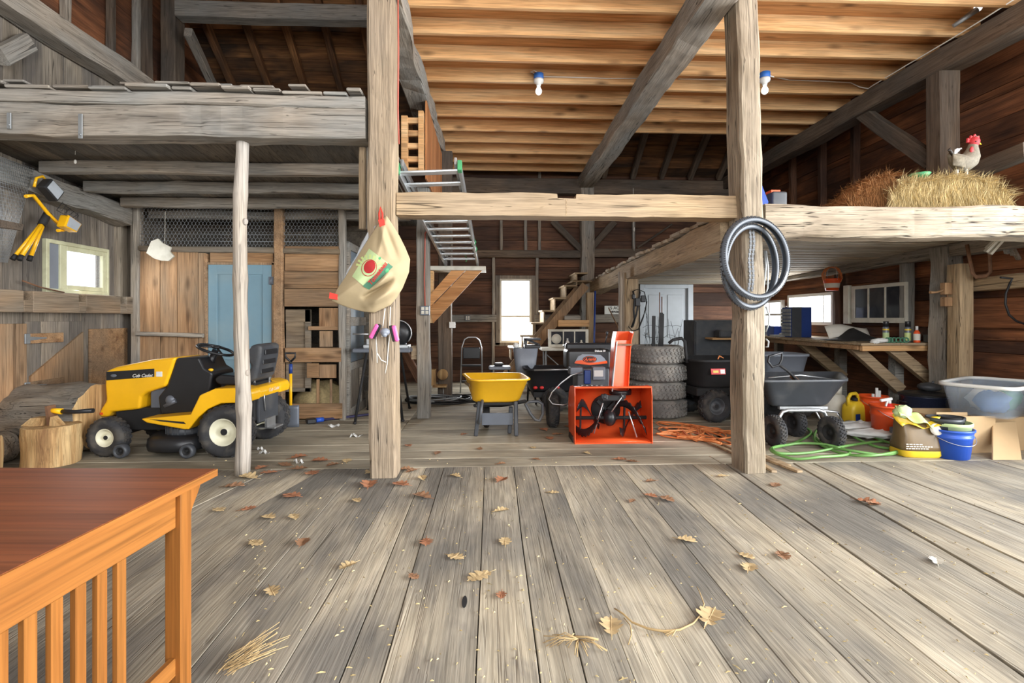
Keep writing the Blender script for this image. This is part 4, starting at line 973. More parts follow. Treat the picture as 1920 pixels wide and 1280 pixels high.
# pull cord and straps on the loft beam
p = P(141, 290, 4.95); mb = MB(); mb.tube([P(143, 262, 4.95) + Vector((0, 0, .12)), p], .002, 4); mb.ell(P(141, 303, 4.95), .012, .012, .022, 8, 6); single(mb, 'pull_cord', M['wire'], 'thin pull cord with white knob hanging under the left loft', 'cord', p)
for x, y0, y1, nm in ((16, 211, 241, 'left of the two, at the picture edge'), (150, 213, 259, 'right of the two, longer')):
    a, c = P(x - 4, y1, 4.15), P(x + 4, y0, 4.15); mb = MB(); mb.bb((a.x, 4.15, a.z), (c.x, 4.158, c.z), .002); mb.ell((a.x + .02, 4.148, a.z + .03), .008, .004, .008, 8, 5); single(mb, 'metal_strap', M['galv'], 'galvanised metal strap on the left loft beam, ' + nm, 'strap', a)
# torn plastic piece on the coop corner
pts = [(274, 474), (283, 452), (296, 447), (304, 455), (320, 463), (318, 471), (326, 480), (316, 489), (300, 488), (288, 484)]
mb = MB(); a = [P(x, y, 6.35 + .02 * math.sin(i * 2)) for i, (x, y) in enumerate(pts)]; mb.prism(a, (0, .025, 0)); mb.tube([P(310, 415, 6.33) + Vector((0, 0, .12)), P(309, 458, 6.36)], .003, 4); o = single(mb, 'plastic_jug_piece', M['offwhite'], 'cut white plastic jug piece hung by the coop corner post', 'plastic piece', a[0]); bevel(o, .006)
mb = MB(); mb.tube([PX(42, 526, XL + .1), PX(75, 538, XL + .1), PX(120, 548, XL + .1)], .008, 6); single(mb, 'iron_rod', M['rust'], 'thin dark rod lying on the left wall rail below the bright window', 'rod', PX(80, 538, XL + .1))
# ------------------------------------------------------------------ spade behind mower, snow brush on the floor
SP = thing('spade', 'spade with black D handle and yellow shaft behind the mower seat', 'spade', G(545, 800))
base = G(545, 800); sy = base.y
def spt(x, y): return P(x, y, sy)
mb = MB(); mb.tube([spt(545, 800) + Vector((0, 0, .2)), spt(545, 698)], .018, 10); mb.build('shaft', M['yellow'], SP, world=True)
mb = MB(); mb.tube([spt(545, 700), spt(545, 682)], .022, 10); mb.build('shaft_collar', M['navy'], SP, world=True)
mb = MB(); mb.tube([spt(545, 684), spt(545, 678), spt(536, 670), spt(535, 662), spt(554, 662), spt(553, 670), spt(545, 678)], .013, 8); mb.build('d_handle', M['black'], SP, world=True)
mb = MB(); mb.grid(lambda u, v: Vector((base.x + (u - .5) * .2, base.y - .02 * (1 - (2 * u - 1) ** 2), .0 + v * .26)), 8, 6); mb.build('blade', M['greysteel'], SP, world=True, solid=.004)
SB = thing('snow_brush', 'blue snow brush with a long dark handle lying on the floor', 'brush', G(600, 791))
mb = MB(); mb.tube([G(598, 792) + Vector((0, 0, .03)), G(690, 781) + Vector((0, 0, .03)), G(725, 778) + Vector((0, 0, .03))], .016, 8); mb.build('handle', plain('navy_handle', (52, 50, 88), .5), SB, world=True)
mb = MB(); mb.tube([G(592, 793) + Vector((0, 0, .035)), G(606, 791) + Vector((0, 0, .035))], .03, 10); mb.build('collar', M['blue'], SB, world=True)
mb = MB(); a, c = G(574, 795), G(592, 793); mb.bar(a + Vector((0, 0, .035)), c + Vector((0, 0, .035)), .1, .06, bev=.01); mb.build('brush_head', M['black'], SB, world=True)
for i, (x, y, w) in enumerate(((625, 800, .14), (668, 818, .13), (495, 850, .1), (488, 843, .06), (560, 868, .08))):
    p = G(x, y); sd = i * 5; mb = MB(); mb.grid(lambda u, v: p + Vector(((u - .5) * w, (v - .5) * w * .5, .006 + .05 * max(0, noise.noise(Vector((u * 3 + sd, v * 3, 1)))) + .012 * math.sin(u * 9 + sd))), 10, 6)
    single(mb, 'plastic_scrap', M['trash'], 'crumpled white plastic scrap on the floor, ' + ['beside the blue brush', 'left of the bag post foot', 'beside the mower rear wheel', 'tiny one by the mower rear wheel', 'near the foot of the trunk pole'][i], 'scrap', p)
# ------------------------------------------------------------------ canvas bag on the post
OUT = [(710, 420), (716, 411), (725, 404), (736, 421), (749, 442), (760, 464), (769, 486), (767, 510), (755, 540), (744, 558), (732, 572), (702, 586), (680, 584), (660, 579), (640, 572), (622, 564), (632, 542), (647, 520), (662, 494), (680, 465), (694, 443)]
BD = 4.13
BC = (702, 508)
def edge_t(x, y):
    dx, dy = x - BC[0], y - BC[1]; best = 1e9
    for i in range(len(OUT)):
        (x1, y1), (x2, y2) = OUT[i], OUT[(i + 1) % len(OUT)]; ex, ey = x2 - x1, y2 - y1; den = dx * ey - dy * ex
        if abs(den) < 1e-9: continue
        s = ((x1 - BC[0]) * ey - (y1 - BC[1]) * ex) / den; t = ((x1 - BC[0]) * dy - (y1 - BC[1]) * dx) / den
        if s > 0 and -1e-6 <= t <= 1 + 1e-6: best = min(best, s)
    return min(1, 1 / best) if best < 1e8 else 0
def bagd(x, y):
    t = edge_t(x, y); d = BD - .105 * (1 - t ** 2.2)
    # the deep fold low on the right and soft pleats from the hanging corner
    def ridge(ax, ay, bx, by, w, h):
        ex, ey = bx - ax, by - ay; L = ex * ex + ey * ey; s = max(0, min(1, ((x - ax) * ex + (y - ay) * ey) / L)); dd = math.hypot(x - ax - ex * s, y - ay - ey * s)
        return h * math.exp(-(dd / w) ** 2) * math.sin(min(1, max(.12, s + .1)) * PI)
    d += ridge(684, 556, 746, 519, 4.5, .10) - ridge(690, 573, 754, 532, 8, .07) - ridge(700, 542, 738, 506, 5, .045) + .012 * noise.noise(Vector((x * .05, y * .05, 3))) * (1 - t)
    d += ridge(716, 415, 752, 500, 6, .03) - ridge(714, 420, 735, 495, 7, .02) + ridge(712, 420, 704, 480, 5, .014)
    return d
n_bag = 1
BG = thing('canvas_bag', 'tan canvas grow bag with a tomato print hanging on the post', 'bag', P(714, 400, BD))
mb = MB(); n = 40; seg = []
for i in range(len(OUT)):
    (x1, y1), (x2, y2) = OUT[i], OUT[(i + 1) % len(OUT)]
    for k in range(5): seg.append((x1 + (x2 - x1) * k / 5, y1 + (y2 - y1) * k / 5))
rs = []
for k in range(1, n + 1):
    t = k / n; rs.append([P(BC[0] + (x - BC[0]) * t, BC[1] + (y - BC[1]) * t, bagd(BC[0] + (x - BC[0]) * t, BC[1] + (y - BC[1]) * t)) for x, y in seg])
back = [P(x, y, BD + .02) for x, y in seg]
mb.rings(rs[::-1][::-1] + [back], smooth=True); bag = mb.build('bag_cloth', M['canvas'], BG, world=True)
def onbag(pts_fn, nu, nv, off, name, mat, parent):
    mb = MB()
    def fn(u, v): x, y = pts_fn(u, v); return P(x, y, bagd(x, y) - off)
    mb.grid(fn, nu, nv); return mb.build(name, mat, parent, world=True)
def quad(a, b, c, d): return lambda u, v: tuple((a[k] * (1 - u) + b[k] * u) * (1 - v) + (d[k] * (1 - u) + c[k] * u) * v for k in (0, 1))
patch = onbag(quad((660, 518), (692, 466), (737, 500), (690, 543)), 14, 14, .004, 'print_patch', M['mint'], bag)
for k in range(9):
    a = R(195 + k * 20); c0, s0 = math.cos(a), math.sin(a)
    onbag(quad((692 + 15 * c0 - 1 * s0, 502 + 15 * s0 + 1 * c0), (692 + 25 * c0 - 2.4 * s0, 502 + 25 * s0 + 2.4 * c0), (692 + 25 * c0 + 2.4 * s0, 502 + 25 * s0 - 2.4 * c0), (692 + 15 * c0 + 1 * s0, 502 + 15 * s0 - 1 * c0)), 3, 2, .006, 'print_ray', M['baggreen'], patch)
onbag(quad((680, 536), (728, 493), (737, 500), (692, 543)), 12, 5, .007, 'print_band', M['dkgreen'], patch)
def disc(cx, cy, rx, ry, rot): return lambda u, v: (cx + v * (rx * math.cos(2 * PI * u) * math.cos(rot) - ry * math.sin(2 * PI * u) * math.sin(rot)), cy + v * (rx * math.cos(2 * PI * u) * math.sin(rot) + ry * math.sin(2 * PI * u) * math.cos(rot)))
onbag(disc(692, 502, 14, 16.5, .5), 20, 4, .008, 'print_ring', M['tomato'], patch)
onbag(disc(692, 502, 12.8, 15.2, .5), 20, 4, .0095, 'print_ring', M['mint'], patch)
onbag(disc(693, 500, 10.5, 13, .5), 20, 4, .011, 'tomato_print', M['tomato'], patch)
onbag(disc(726, 507, 3.5, 4.5, .5), 10, 2, .010, 'print_leaf', M['greenplastic'], patch); onbag(disc(712, 484, 2.2, 3, .5), 10, 2, .008, 'print_leaf', M['greenplastic'], patch)
ang = math.atan2(-44, 34)
def tfn(v):
    x = 708 + v.x * math.cos(ang) - v.y * math.sin(-ang) * -1 * -1; 
    ux, uy = math.cos(ang), math.sin(ang); px, py = 708 + v.x * ux + v.y * uy * 1, 513 + v.x * uy - v.y * ux
    return P(px, py, bagd(px, py) - .014)
lettering('print_lettering', 'Tomatoes', 12.5, M['tomato'], patch, (0, 0, 0), (1, 0, 0), (0, 0, 1), .25, .35, fn=tfn, world=True)
for nm, pl in (('red_strap', [(709, 412), (719, 410), (722, 421), (712, 425)]), ('red_strap', [(618, 548), (633, 552), (632, 562), (617, 559)])):
    mb = MB(); mb.prism([P(x, y, BD - .03) for x, y in pl], (0, .03, 0)); mb.build(nm, M['redtape'], bag, world=True)
mb = MB(); mb.tube([P(712, 418, BD - .02), P(711, 400, BD), P(713, 388, BD + .02), P(717, 400, BD), P(717, 412, BD - .02)], .008, 6, flat=.4); mb.build('hanging_loop', M['redtape'], bag, world=True)
mb = MB(); a = [(706, 421), (690, 434), (678, 455), (668, 480), (652, 505), (645, 522), (665, 490), (690, 448)]
mb.prism([P(x, y, BD + .03 + .02 * math.sin(i)) for i, (x, y) in enumerate(a)], (0, .004, 0)); single(mb, 'plastic_film', M['film'], 'clear plastic film tucked behind the canvas bag', 'plastic film', P(680, 460, BD + .04))
# ------------------------------------------------------------------ respirator on the post
RS = thing('respirator_mask', 'respirator mask with two pink cartridges hanging on the bag post', 'respirator', P(720, 620, 4.1))
fy = 4.08
mb = MB(); mb.ell(P(722, 622, fy), .04, .04, .032, 14, 8); mb.ell(P(721, 627, fy - .02), .022, .024, .022); mb.build('mask_body', M['midgrey'], RS, world=True)
for (x0, y0, x1, y1) in ((695, 634, 708, 608), (738, 610, 745, 640)):
    a, c = P(x0, y0, fy + .01), P(x1, y1, fy + .01); mb = MB(); mb.bar(a, c, .032, .04, up=(0, 1, 0), bev=.008); o = mb.build('cartridge', M['pink'], RS, world=True)
    mb = MB(); dx = .02 if x0 < 720 else -.022; mb.bar(a + Vector((dx, 0, 0)), c + Vector((dx, 0, 0)), .03, .02, up=(0, 1, 0), bev=.005); mb.build('cartridge_seal', M['blackmat'], o, world=True)
for pl in ([(722, 578), (719, 600), (717, 618)], [(732, 575), (731, 600), (730, 622)], [(704, 622), (706, 650), (707, 680)], [(704, 620), (706, 660), (715, 675), (724, 679)], [(731, 625), (728, 650), (726, 680), (722, 700)], [(717, 618), (716, 632)]):
    mb = MB(); mb.tube([P(x, y, fy + .03 if y < 600 else fy + .045) for x, y in pl], .0042, 6, flat=.4); mb.build('head_strap', M['wire'], RS, world=True)
# ------------------------------------------------------------------ saw stand and saw behind the post
ST = thing('saw_stand', 'folding saw stand with dark legs behind the bag post', 'stand', (-1.4, 6.6, 0))
f1, f2, f3, f4 = G(665, 795), G(768, 766), G(755, 790), G(690, 768)
tz = .87
for f, (x, y) in ((f1, (-1.55, 6.5)), (f2, (-1.2, 6.9)), (f3, (-1.2, 6.5)), (f4, (-1.55, 6.9))):
    mb = MB(); mb.tube([f, (x, y, tz)], .017, 8); o = mb.build('leg', M['blackmat'], ST, world=True); mb = MB(); mb.ell(f + Vector((0, 0, .015)), .025, .025, .018, 8, 5); mb.build('foot', M['black'], o, world=True)
mb = MB(); mb.bb((-1.72, 6.45, tz), (-1.0, 6.95, tz + .05), .008); mb.build('top_rail', M['greysteel'], ST, world=True)
SW = thing('mitre_saw', 'mitre saw with a round blade guard on the stand behind the bag post', 'saw', (-1.3, 6.7, tz + .05))
mb = MB(); mb.lathe([(.02, -.02), (.16, -.02), (.16, .02), (.02, .02)], (-1.18, 6.72, tz + .24), (0, 1, 0), 24); mb.build('blade_guard', M['black'], SW, world=True)
mb = MB(); mb.tube([(-1.18 + .165 * math.cos(a), 6.68, tz + .24 + .165 * math.sin(a)) for a in [R(-40 + 10 * k) for k in range(14)]], .008, 6); mb.build('guard_rim', M['steel'], SW, world=True)
mb = MB(); mb.bb((-1.62, 6.6, tz + .05), (-1.05, 6.85, tz + .09), .005); mb.bb((-1.62, 6.78, tz + .09), (-1.1, 6.8, tz + .16), .003); mb.build('saw_base', M['alu'], SW, world=True)
mb = MB(); mb.bb((-1.52, 6.62, tz + .09), (-1.34, 6.8, tz + .3), .03); mb.cyl((-1.34, 6.7, tz + .22), (-1.16, 6.7, tz + .26), .05); mb.build('motor', M['darkgrey'], SW, world=True)
mb = MB(); mb.tube([(-1.75, 6.6, tz + .23), (-1.55, 6.6, tz + .23)], .01, 8); mb.build('clamp_rod', M['steel'], SW, world=True)
mb = MB(); mb.bb((-1.78, 6.5, tz - .04), (-1.62, 6.62, tz + .03), .006); single(mb, 'paint_box', M['mint'], 'pale green box on the left end of the saw stand', 'box', (-1.7, 6.56, tz - .04)) if False else None
# white baseboard like boards leaning behind the stand
for i, (x0, x1) in enumerate(((693, 703), (706, 716))):
    a, c = P(x0, 770, 7.3), P(x1, 640, 7.3); mb = MB(); mb.bb((a.x, 7.3, 0), (c.x, 7.34, c.z), .003); single(mb, 'leaning_board', M['offwhite' if i == 0 else 'greybeam'], ['narrow white board leaning behind the saw stand', 'narrow grey board leaning behind the saw stand'][i], 'board', (a.x, 7.3, 0))
# brace and plywood by the outlet post
p = G(795, 782); py = p.y
timber('post_brace', P(756, 655, py + .5), P(788, 714, py + .4), .04, .12, M['coopwood'] if False else M['wallbrown'], 'dark brown brace board left of the outlet box post', 'brace', rough=.002)
mb = MB(); a, c = P(772, 673, py + .0), P(787, 648, py + .0); mb.bb((a.x, py - .05, a.z), (c.x, py + .1, c.z), .003); single(mb, 'wood_block', M['beam'], 'small tan wood block fixed to the left of the outlet box post', 'block', a)
PB = thing('plywood_shelf', 'pale plywood shelf bracket with a rounded piece at the back post', 'shelf', (P(825, 730, 8.1).x, 8.1, P(825, 745, 8.1).z))
mb = MB(); a, c = P(812, 725, 8.1), P(838, 720, 8.1); mb.bb((a.x, 8.0, a.z), (c.x, 8.2, a.z + .03), .003); mb.build('shelf_board', M['logend'], PB, world=True)
mb = MB(); a, c = P(806, 722, 8.1), P(817, 692, 8.1); mb.bb((a.x, 8.05, a.z), (c.x, 8.2, c.z), .003); mb.build('bracket', M['logend'], PB, world=True)
mb = MB(); rs = []; c = P(830, 702, 8.05)
mb.lathe([(.001, 0), (.085, .001), (.085, .03), (.001, .031)], c, (0, 1, 0), 20, cap=False); mb.build('round_back', M['logend'], PB, world=True)
mb = MB(); a = P(831, 722, 8.1); mb.tube([a, (a.x, 8.1, 0)], .006, 6); mb.build('thin_leg', M['steel'], PB, world=True)
# outlet boxes and conduit
def outlet(name, label, x, y, d, w, h, n=2):
    root = thing(name, label, 'outlet', P(x, y, d)); c = P(x, y, d); mb = MB(); mb.box(c, (w, .04, h), None, .004); mb.build('box', M['greysteel'] if n else M['white'], root, world=True)
    mb = MB()
    for i in range(n):
        for j in range(2): mb.box(c + Vector(((i - (n - 1) / 2) * w * .45, -.022, (j - .5) * h * .42)), (w * .32, .006, h * .32), None, .002)
    if n: mb.build('socket', M['offwhite'], root, world=True)
    return c
c = outlet('outlet_box', 'grey outlet box with four sockets on the square post', 797, 582, py - .105, .12, .12)
mb = MB(); z1 = P(799, 440, py).z; mb.tube([c + Vector((0, 0, .06)), (c.x - .01, py - .1, c.z + .4), (c.x - .0, py - .1, z1), (c.x + .06, py - .1, z1 + .09)], .009, 6); mb.build('cable', M['redcable'], label='red brown cable rising from the four socket outlet box', cat='cable')
c = outlet('switch_box', 'white square switch box on the farther back post', 848, 609, 8.17, .1, .1, 0)
mb = MB(); mb.tube([c + Vector((-.02, 0, .05)), (c.x - .02, 8.18, P(843, 480, 8.2).z)], .006, 6); mb.build('cable', M['wire'], label='white cable running up from the white switch box', cat='cable')
outlet('outlet_box', 'grey outlet on the back wall rail left of the bright window', 877, 596, 10.27, .1, .1, 2)
mb = MB(); a = P(748, 0, 4.12); mb.tube([P(746, -30, 4.15), P(747, 100, 4.15), P(746, 205, 4.15), P(748, 270, 4.17)], .007, 6); mb.build('cable', M['redcable'], label='thin red brown cable running down the side of the bag post', cat='cable')
# folding step ladder
SL = thing('step_ladder', 'folded step ladder with chrome frame and black top against the back wall', 'step ladder', G(884, 736))
b = G(884, 736); d = b.y; mb = MB(); mb.tube([P(863, 737, d), P(866, 650, d), P(871, 636, d), P(878, 632, d), P(892, 632, d), P(899, 638, d), P(903, 652, d), P(905, 737, d)], .012, 8); mb.build('frame', M['steel'], SL, world=True)
a, c = P(868, 672, d), P(900, 651, d); mb = MB(); mb.bb((a.x, d - .03, a.z), (c.x, d + .03, c.z), .01); mb.build('top_panel', M['black'], SL, world=True)
for y in (685, 715): a = P(866, y, d); c = P(902, y, d); mb = MB(); mb.bb((a.x, d - .06, a.z - .015), (c.x, d + .04, a.z + .015), .005); mb.build('step', M['blackmat'], SL, world=True)
# coils of pipe on the floor
def coil(name, label, mat, cx, cy, rx, ry, turns, r, z=.0, jit=.05, seed=1):
    rnd = random.Random(seed); c = G(cx, cy); pts = []
    for k in range(int(turns * 20)):
        a = 2 * PI * k / 20; j = 1 + jit * math.sin(k * .37 + seed) + jit * .6 * math.sin(k * .91)
        pts.append((c.x + rx * j * math.cos(a), c.y + ry * j * math.sin(a), r + z + .02 * (1 + math.sin(k * .53 + seed)) * (1 if turns > 1.5 else 0)))
    mb = MB(); mb.tube(pts, r, 7); return single(mb, name, M[mat], label, 'coil', c)
coil('pipe_coil', 'loose coil of black pipe on the floor behind the square post', 'black_cord', 825, 752, .5, .35, 4.3, .014, seed=2)
coil('pipe_coil', 'loose coil of grey pipe lying over the black pipe by the step ladder', 'galv', 815, 755, .4, .22, 2.2, .012, .04, seed=5)
coil('cable_coil', 'tangle of black cable on the floor behind the yellow wheelbarrow', 'black_cord', 880, 752, .34, .25, 5, .008, .02, .16, seed=9)
# ------------------------------------------------------------------ aluminium ladder, its shelf, wooden hay chute ladder
AL = thing('extension_ladder', 'aluminium extension ladder laid level from the bag post back to a shelf', 'ladder', (P(800, 310, 4.75).x, 4.75, 2.6))
def lad(t, s, off=0):   # t along 0..1, s -1..1 across
    a0, a1 = P(745, 316, 4.75), P(862, 312, 4.75); b0, b1 = P(837, 496, 7.9), P(896, 496, 7.9)
    a = a0.lerp(a1, (s + 1) / 2); b = b0.lerp(b1, (s + 1) / 2); v = a.lerp(b, t); return v + Vector((0, 0, off))
for s in (-1, 1):
    mb = MB(); mb.bar(lad(0, s), lad(1, s), .03, .09, bev=.003); r_ = mb.build('side_rail', M['alu'], AL, world=True)
    mb = MB(); mb.bar(lad(-.01, s, .0), lad(.012, s, .0), .04, .1, bev=.004); mb.build('end_cap', M['greenplastic'], r_, world=True)
    mb = MB(); mb.bar(lad(.0, s * .86, .055), lad(.95, s * .86, .055), .025, .07, bev=.003); mb.build('inner_rail', M['alu'], AL, world=True)
for k in range(24):
    t = .03 + k * .04; o_ = .055 if k % 2 else 0; mb = MB(); mb.bar(lad(t, -1, o_), lad(t, 1, o_), .085, .025, bev=.006); mb.build('rung', M['alu'], AL, world=True)
mb = MB(); mb.bar(lad(.04, -1, -.07), lad(.04, 1, -.07), .05, .05); mb.tube([lad(.04, .0, -.06), (lad(.04, 0).x, lad(.04, 0).y + .02, 2.36)], .01, 6)
mb = MB()
for t, s in ((.66, 1), (.75, 1), (.9, .3)): v = lad(t, s, .05); mb.tube([v, v + Vector((.03, 0, -.06)), v + Vector((.01, .0, -.1))], .008, 6)
single(mb, 'green_tie', M['greenplastic'], 'bits of green twine tied on the aluminium ladder', 'twine', lad(.75, 1))
SHF = thing('ladder_shelf', 'white edged shelf on slanting orange boards holding the ladder far end', 'shelf', P(850, 503, 7.8)); sd_ = 7.8
a, c = P(806, 507, sd_), P(911, 500, sd_); mb = MB(); mb.bb((a.x, sd_ - .1, a.z), (c.x, sd_ + .37, c.z), .004); mb.build('shelf_board', M['offwhite'], SHF, world=True)
for k, (p0, p1, p2, p3) in enumerate((((846, 507), (872, 507), (806, 575), (806, 553)), ((874, 507), (904, 507), (812, 606), (806, 578)))):
    mb = MB(); mb.prism([P(x, y, sd_ - .08) for x, y in (p0, p1, p2, p3)], (0, .04, 0)); mb.build('slanting_board', M['deck'], SHF, world=True)
a, c = P(806, 605, sd_), P(813, 508, sd_); mb = MB(); mb.bb((a.x, sd_ - .06, a.z), (c.x, sd_ + .1, c.z), .003); mb.build('upright', M['pine'], SHF, world=True)
HC = thing('chute_ladder', 'new orange wood frame ladder high up beside the bag post', 'ladder', (P(780, 318, 6.1).x, 6.1, P(780, 320, 6.1).z))
d = 6.1
a, c = P(784, 324, d), P(794, 207, d); mb = MB(); mb.bb((a.x, d, a.z), (c.x, d + .09, c.z), .003); mb.build('side_rail', M['pine'], HC, world=True)
a, c = P(752, 324, d), P(764, 216, d); mb = MB(); mb.bb((a.x, d, a.z), (c.x, d + .09, c.z), .003); mb.build('side_rail', M['pine'], HC, world=True)
for y in (224, 248, 272, 297, 318):
    a, c = P(760, y + 5, d), P(786, y - 5, d); mb = MB(); mb.bb((a.x, d + .02, a.z), (c.x, d + .07, c.z), .003); mb.build('rung', M['pine'], HC, world=True)
mb = MB(); X_ = P(797, 210, 6.2).x; y = 6.2; zt_, zb_ = P(797, 215, 6.2).z, P(797, 320, 6.2).z
while y < 8.2: mb.bb((X_, y, zb_ - .1), (X_ + .02, y + .085, min(zt_ + .3, 3.95)), .002); y += .09
single(mb, 'board_partition', wood('upright_new_boards', (196, 138, 90), (176, 116, 72), (138, 86, 52), 'Z', crack=.2, tint=.3), 'narrow upright board partition beside the orange frame ladder', 'partition', (X_, 6.2, zb_))
# ================================================================== MIDDLE AND RIGHT OBJECTS
def Wp(px, py, d): return P(px, py, d)
# ------------------------------------------------------------------ stairs to the right loft
ST2 = thing('loft_stairs', 'open plank stairs climbing right to the corner of the right loft', 'stairs', (.9, 9.8, 0))
y0, y1 = 9.45, 10.2
for k in range(7):
    x, z = 1.43 - .205 * (k - 1), 1.93 + .235 * (1 - k)
    mb = MB(); mb.bb((x - .03, y0 - .03, z - .03), (x + .215, y1, z), .003); mb.build('tread', M['beam'], ST2, world=True)
    mb = MB(); mb.bb((x + .0, y0, z - .235), (x + .02, y1, z - .03), .002); mb.build('riser', M['beam'], ST2, world=True)
for y in (y0 + .02, y1 - .06):
    a, c = Vector((1.76, y, 1.98)), Vector((.12, y, .06)); mb = MB(); mb.prism([a, a + Vector((.12, 0, -.1)), Vector((.31, y, 0)), Vector((.09, y, 0))], (0, .04, 0)); mb.build('stringer', M['coopwood'], ST2, world=True)
mb = MB(); mb.bb((1.56, y0 - .03, 1.985), (1.93, y1, 2.015), .003); mb.build('landing_board', M['beam'], ST2, world=True)
timber('stair_post', (1.9, 9.5, 0), (1.9, 9.5, 1.79), .13, .13, M['beam'], 'tan upright board post under the stair landing', 'post', rough=.004)
a, c = P(1046, 612, 9.35), P(1104, 600, 9.35); mb = MB(); mb.bb((a.x, 9.3, a.z), (c.x, 9.42, c.z), .003); single(mb, 'crosswise_board', M['pine'], 'orange tan crosswise board fixed under the stairs', 'board', a)
a, c = P(1058, 599, 9.38), P(1088, 592, 9.38); mb = MB(); mb.bb((a.x, 9.34, a.z), (c.x, 9.42, c.z), .003); single(mb, 'short_board', M['greybeam'], 'short grey board above the orange tan crosswise board under the stairs', 'board', a)
a, c = P(1112, 655, 9.0), P(1117, 545, 9.0); mb = MB(); mb.tube([(a.x, 9.0, 0), (c.x, 9.05, c.z)], .018, 8); single(mb, 'blue_pole', M['navy'], 'thin blue pole standing by the stair post', 'pole', (a.x, 9, 0))
for i, (x0, y0_, x1, y1_) in enumerate(((1172, 650, 1141, 577), (1183, 650, 1160, 568))):
    b = P(x0, 640, 8.6); t = P(x1, y1_, 8.9); e = b + (b - t) * (b.z / (t.z - b.z)); mb = MB(); mb.tube([e, t], .01, 6); single(mb, 'wooden_stick', M['coopwood'], ['thin wooden stick leaning left of the harness post, outer one', 'thin wooden stick leaning against the harness post, inner one'][i], 'stick', e)
# sign
SG = thing('sign', 'white sign with black capitals on the back wall beside the harness post', 'sign', P(1155, 581, 10.28))
a, c = P(1134, 589, 10.26), P(1178, 573, 10.26); mb = MB(); mb.bb((a.x, 10.283, a.z), (c.x, 10.298, c.z), .002); mb.build('board', M['ivory'], SG, world=True)
q = P(1156, 577.3, 10.235); lettering('sign_lettering', '15 ACRE', .088, M['blackmat'], SG, (q.x, 10.2805, q.z), (1, 0, .0), (0, 0, 1), world=True, bold=.001)
q = P(1159, 584.8, 10.235); lettering('sign_lettering', 'MINIMUM', .07, M['blackmat'], SG, (q.x, 10.2805, q.z), (1, 0, .0), (0, 0, 1), world=True, bold=.001)
# harness
HN = thing('strap_harness', 'black strap and buckle harness hanging on the pale loft post', 'harness', P(1195, 550, 7.36)); yh = 7.36
for pl in ([(1186, 546), (1196, 542), (1208, 547), (1212, 562), (1211, 580), (1203, 600), (1197, 616), (1190, 620)], [(1187, 546), (1190, 562), (1188, 580), (1190, 600), (1186, 612)], [(1200, 546), (1197, 566), (1193, 590), (1184, 614)], [(1178, 612), (1186, 620), (1197, 618), (1206, 596), (1213, 565)]):
    mb = MB(); mb.tube([P(x, y, yh) for x, y in pl], .014, 6, flat=.4); mb.build('strap', M['blackmat'], HN, world=True)
for (x, y, w, h) in ((1196, 566, .08, .12), (1206, 560, .07, .1), (1188, 556, .05, .07)):
    mb = MB(); mb.box(P(x, y, yh), (w, .03, h), None, .008); mb.build('buckle_plate', M['black'], HN, world=True)
# ------------------------------------------------------------------ work table with old sash behind the snow blower
TB = thing('work_table', 'narrow folding work table with metal legs behind the snow blower', 'table', (P(1080, 650, 8.6).x, 8.6, 0))
a, c = P(1014, 652, 8.5), P(1168, 652, 8.5); tz = a.z
mb = MB(); mb.bb((a.x, 8.35, tz - .04), (c.x, 8.85, tz), .005); mb.build('tabletop', M['offwhite'], TB, world=True)
for x in (a.x + .08, c.x - .08):
    for y in (8.42, 8.78): mb = MB(); mb.tube([(x, y, 0), (x, y, tz - .04)], .014, 8); mb.build('leg', M['galv'], TB, world=True)
mb = MB(); mb.tube([(a.x + .08, 8.42, tz - .1), (a.x + .6, 8.42, .25)], .01, 6); mb.build('brace_rod', M['galv'], TB, world=True)
SH = thing('old_sash', 'old three pane window sash leaning on the work table', 'window sash', P(1065, 650, 8.7))
a, c = P(1028, 650, 8.72), P(1103, 617, 8.72); z0, z1 = tz + .0, c.z; w = (c.x - a.x)
mb = MB()
for p0, p1, c0, c1 in ((a.x, a.x + .05, z0, z1), (c.x - .05, c.x, z0, z1), (a.x + .05, c.x - .05, z0, z0 + .05), (a.x + .05, c.x - .05, z1 - .04, z1), (a.x + w * .36, a.x + w * .36 + .02, z0 + .05, z1 - .04), (a.x + w * .64, a.x + w * .64 + .02, z0 + .05, z1 - .04)): mb.bb((p0, 8.7, c0), (p1, 8.74, c1), .003)
mb.build('sash_frame', M['offwhite'], SH, world=True)
mb = MB(); mb.bb((a.x + .05, 8.715, z0 + .05), (c.x - .05, 8.722, z1 - .04)); mb.build('sash_glass', M['darkglass'], SH, world=True)
mb = MB(); mb.lathe([(.001, 0), (.085, 0), (.085, .004), (.001, .004)], (a.x + .14, 8.708, (z0 + z1) / 2 - .01), (0, -1, 0), 20); mb.build('paper_disc', M['offwhite'], SH, world=True)
for i, (x, y1_, mt) in enumerate(((1064, 634, 'white'), (1081, 641, 'midgrey'), (1090, 637, 'offwhite'))):
    b = P(x, 652, 8.42); b.z = tz; h = P(x, y1_, 8.42).z - tz; mb = MB(); mb.lathe([(.03, 0), (.032, h * .6), (.014, h * .8), (.014, h)], b, (0, 0, 1), 14); single(mb, 'bottle', M[mt], 'small bottle on the work table before the old sash, ' + ['tall white one at the left', 'short grey one in the middle', 'off white one at the right'][i], 'bottle', b)
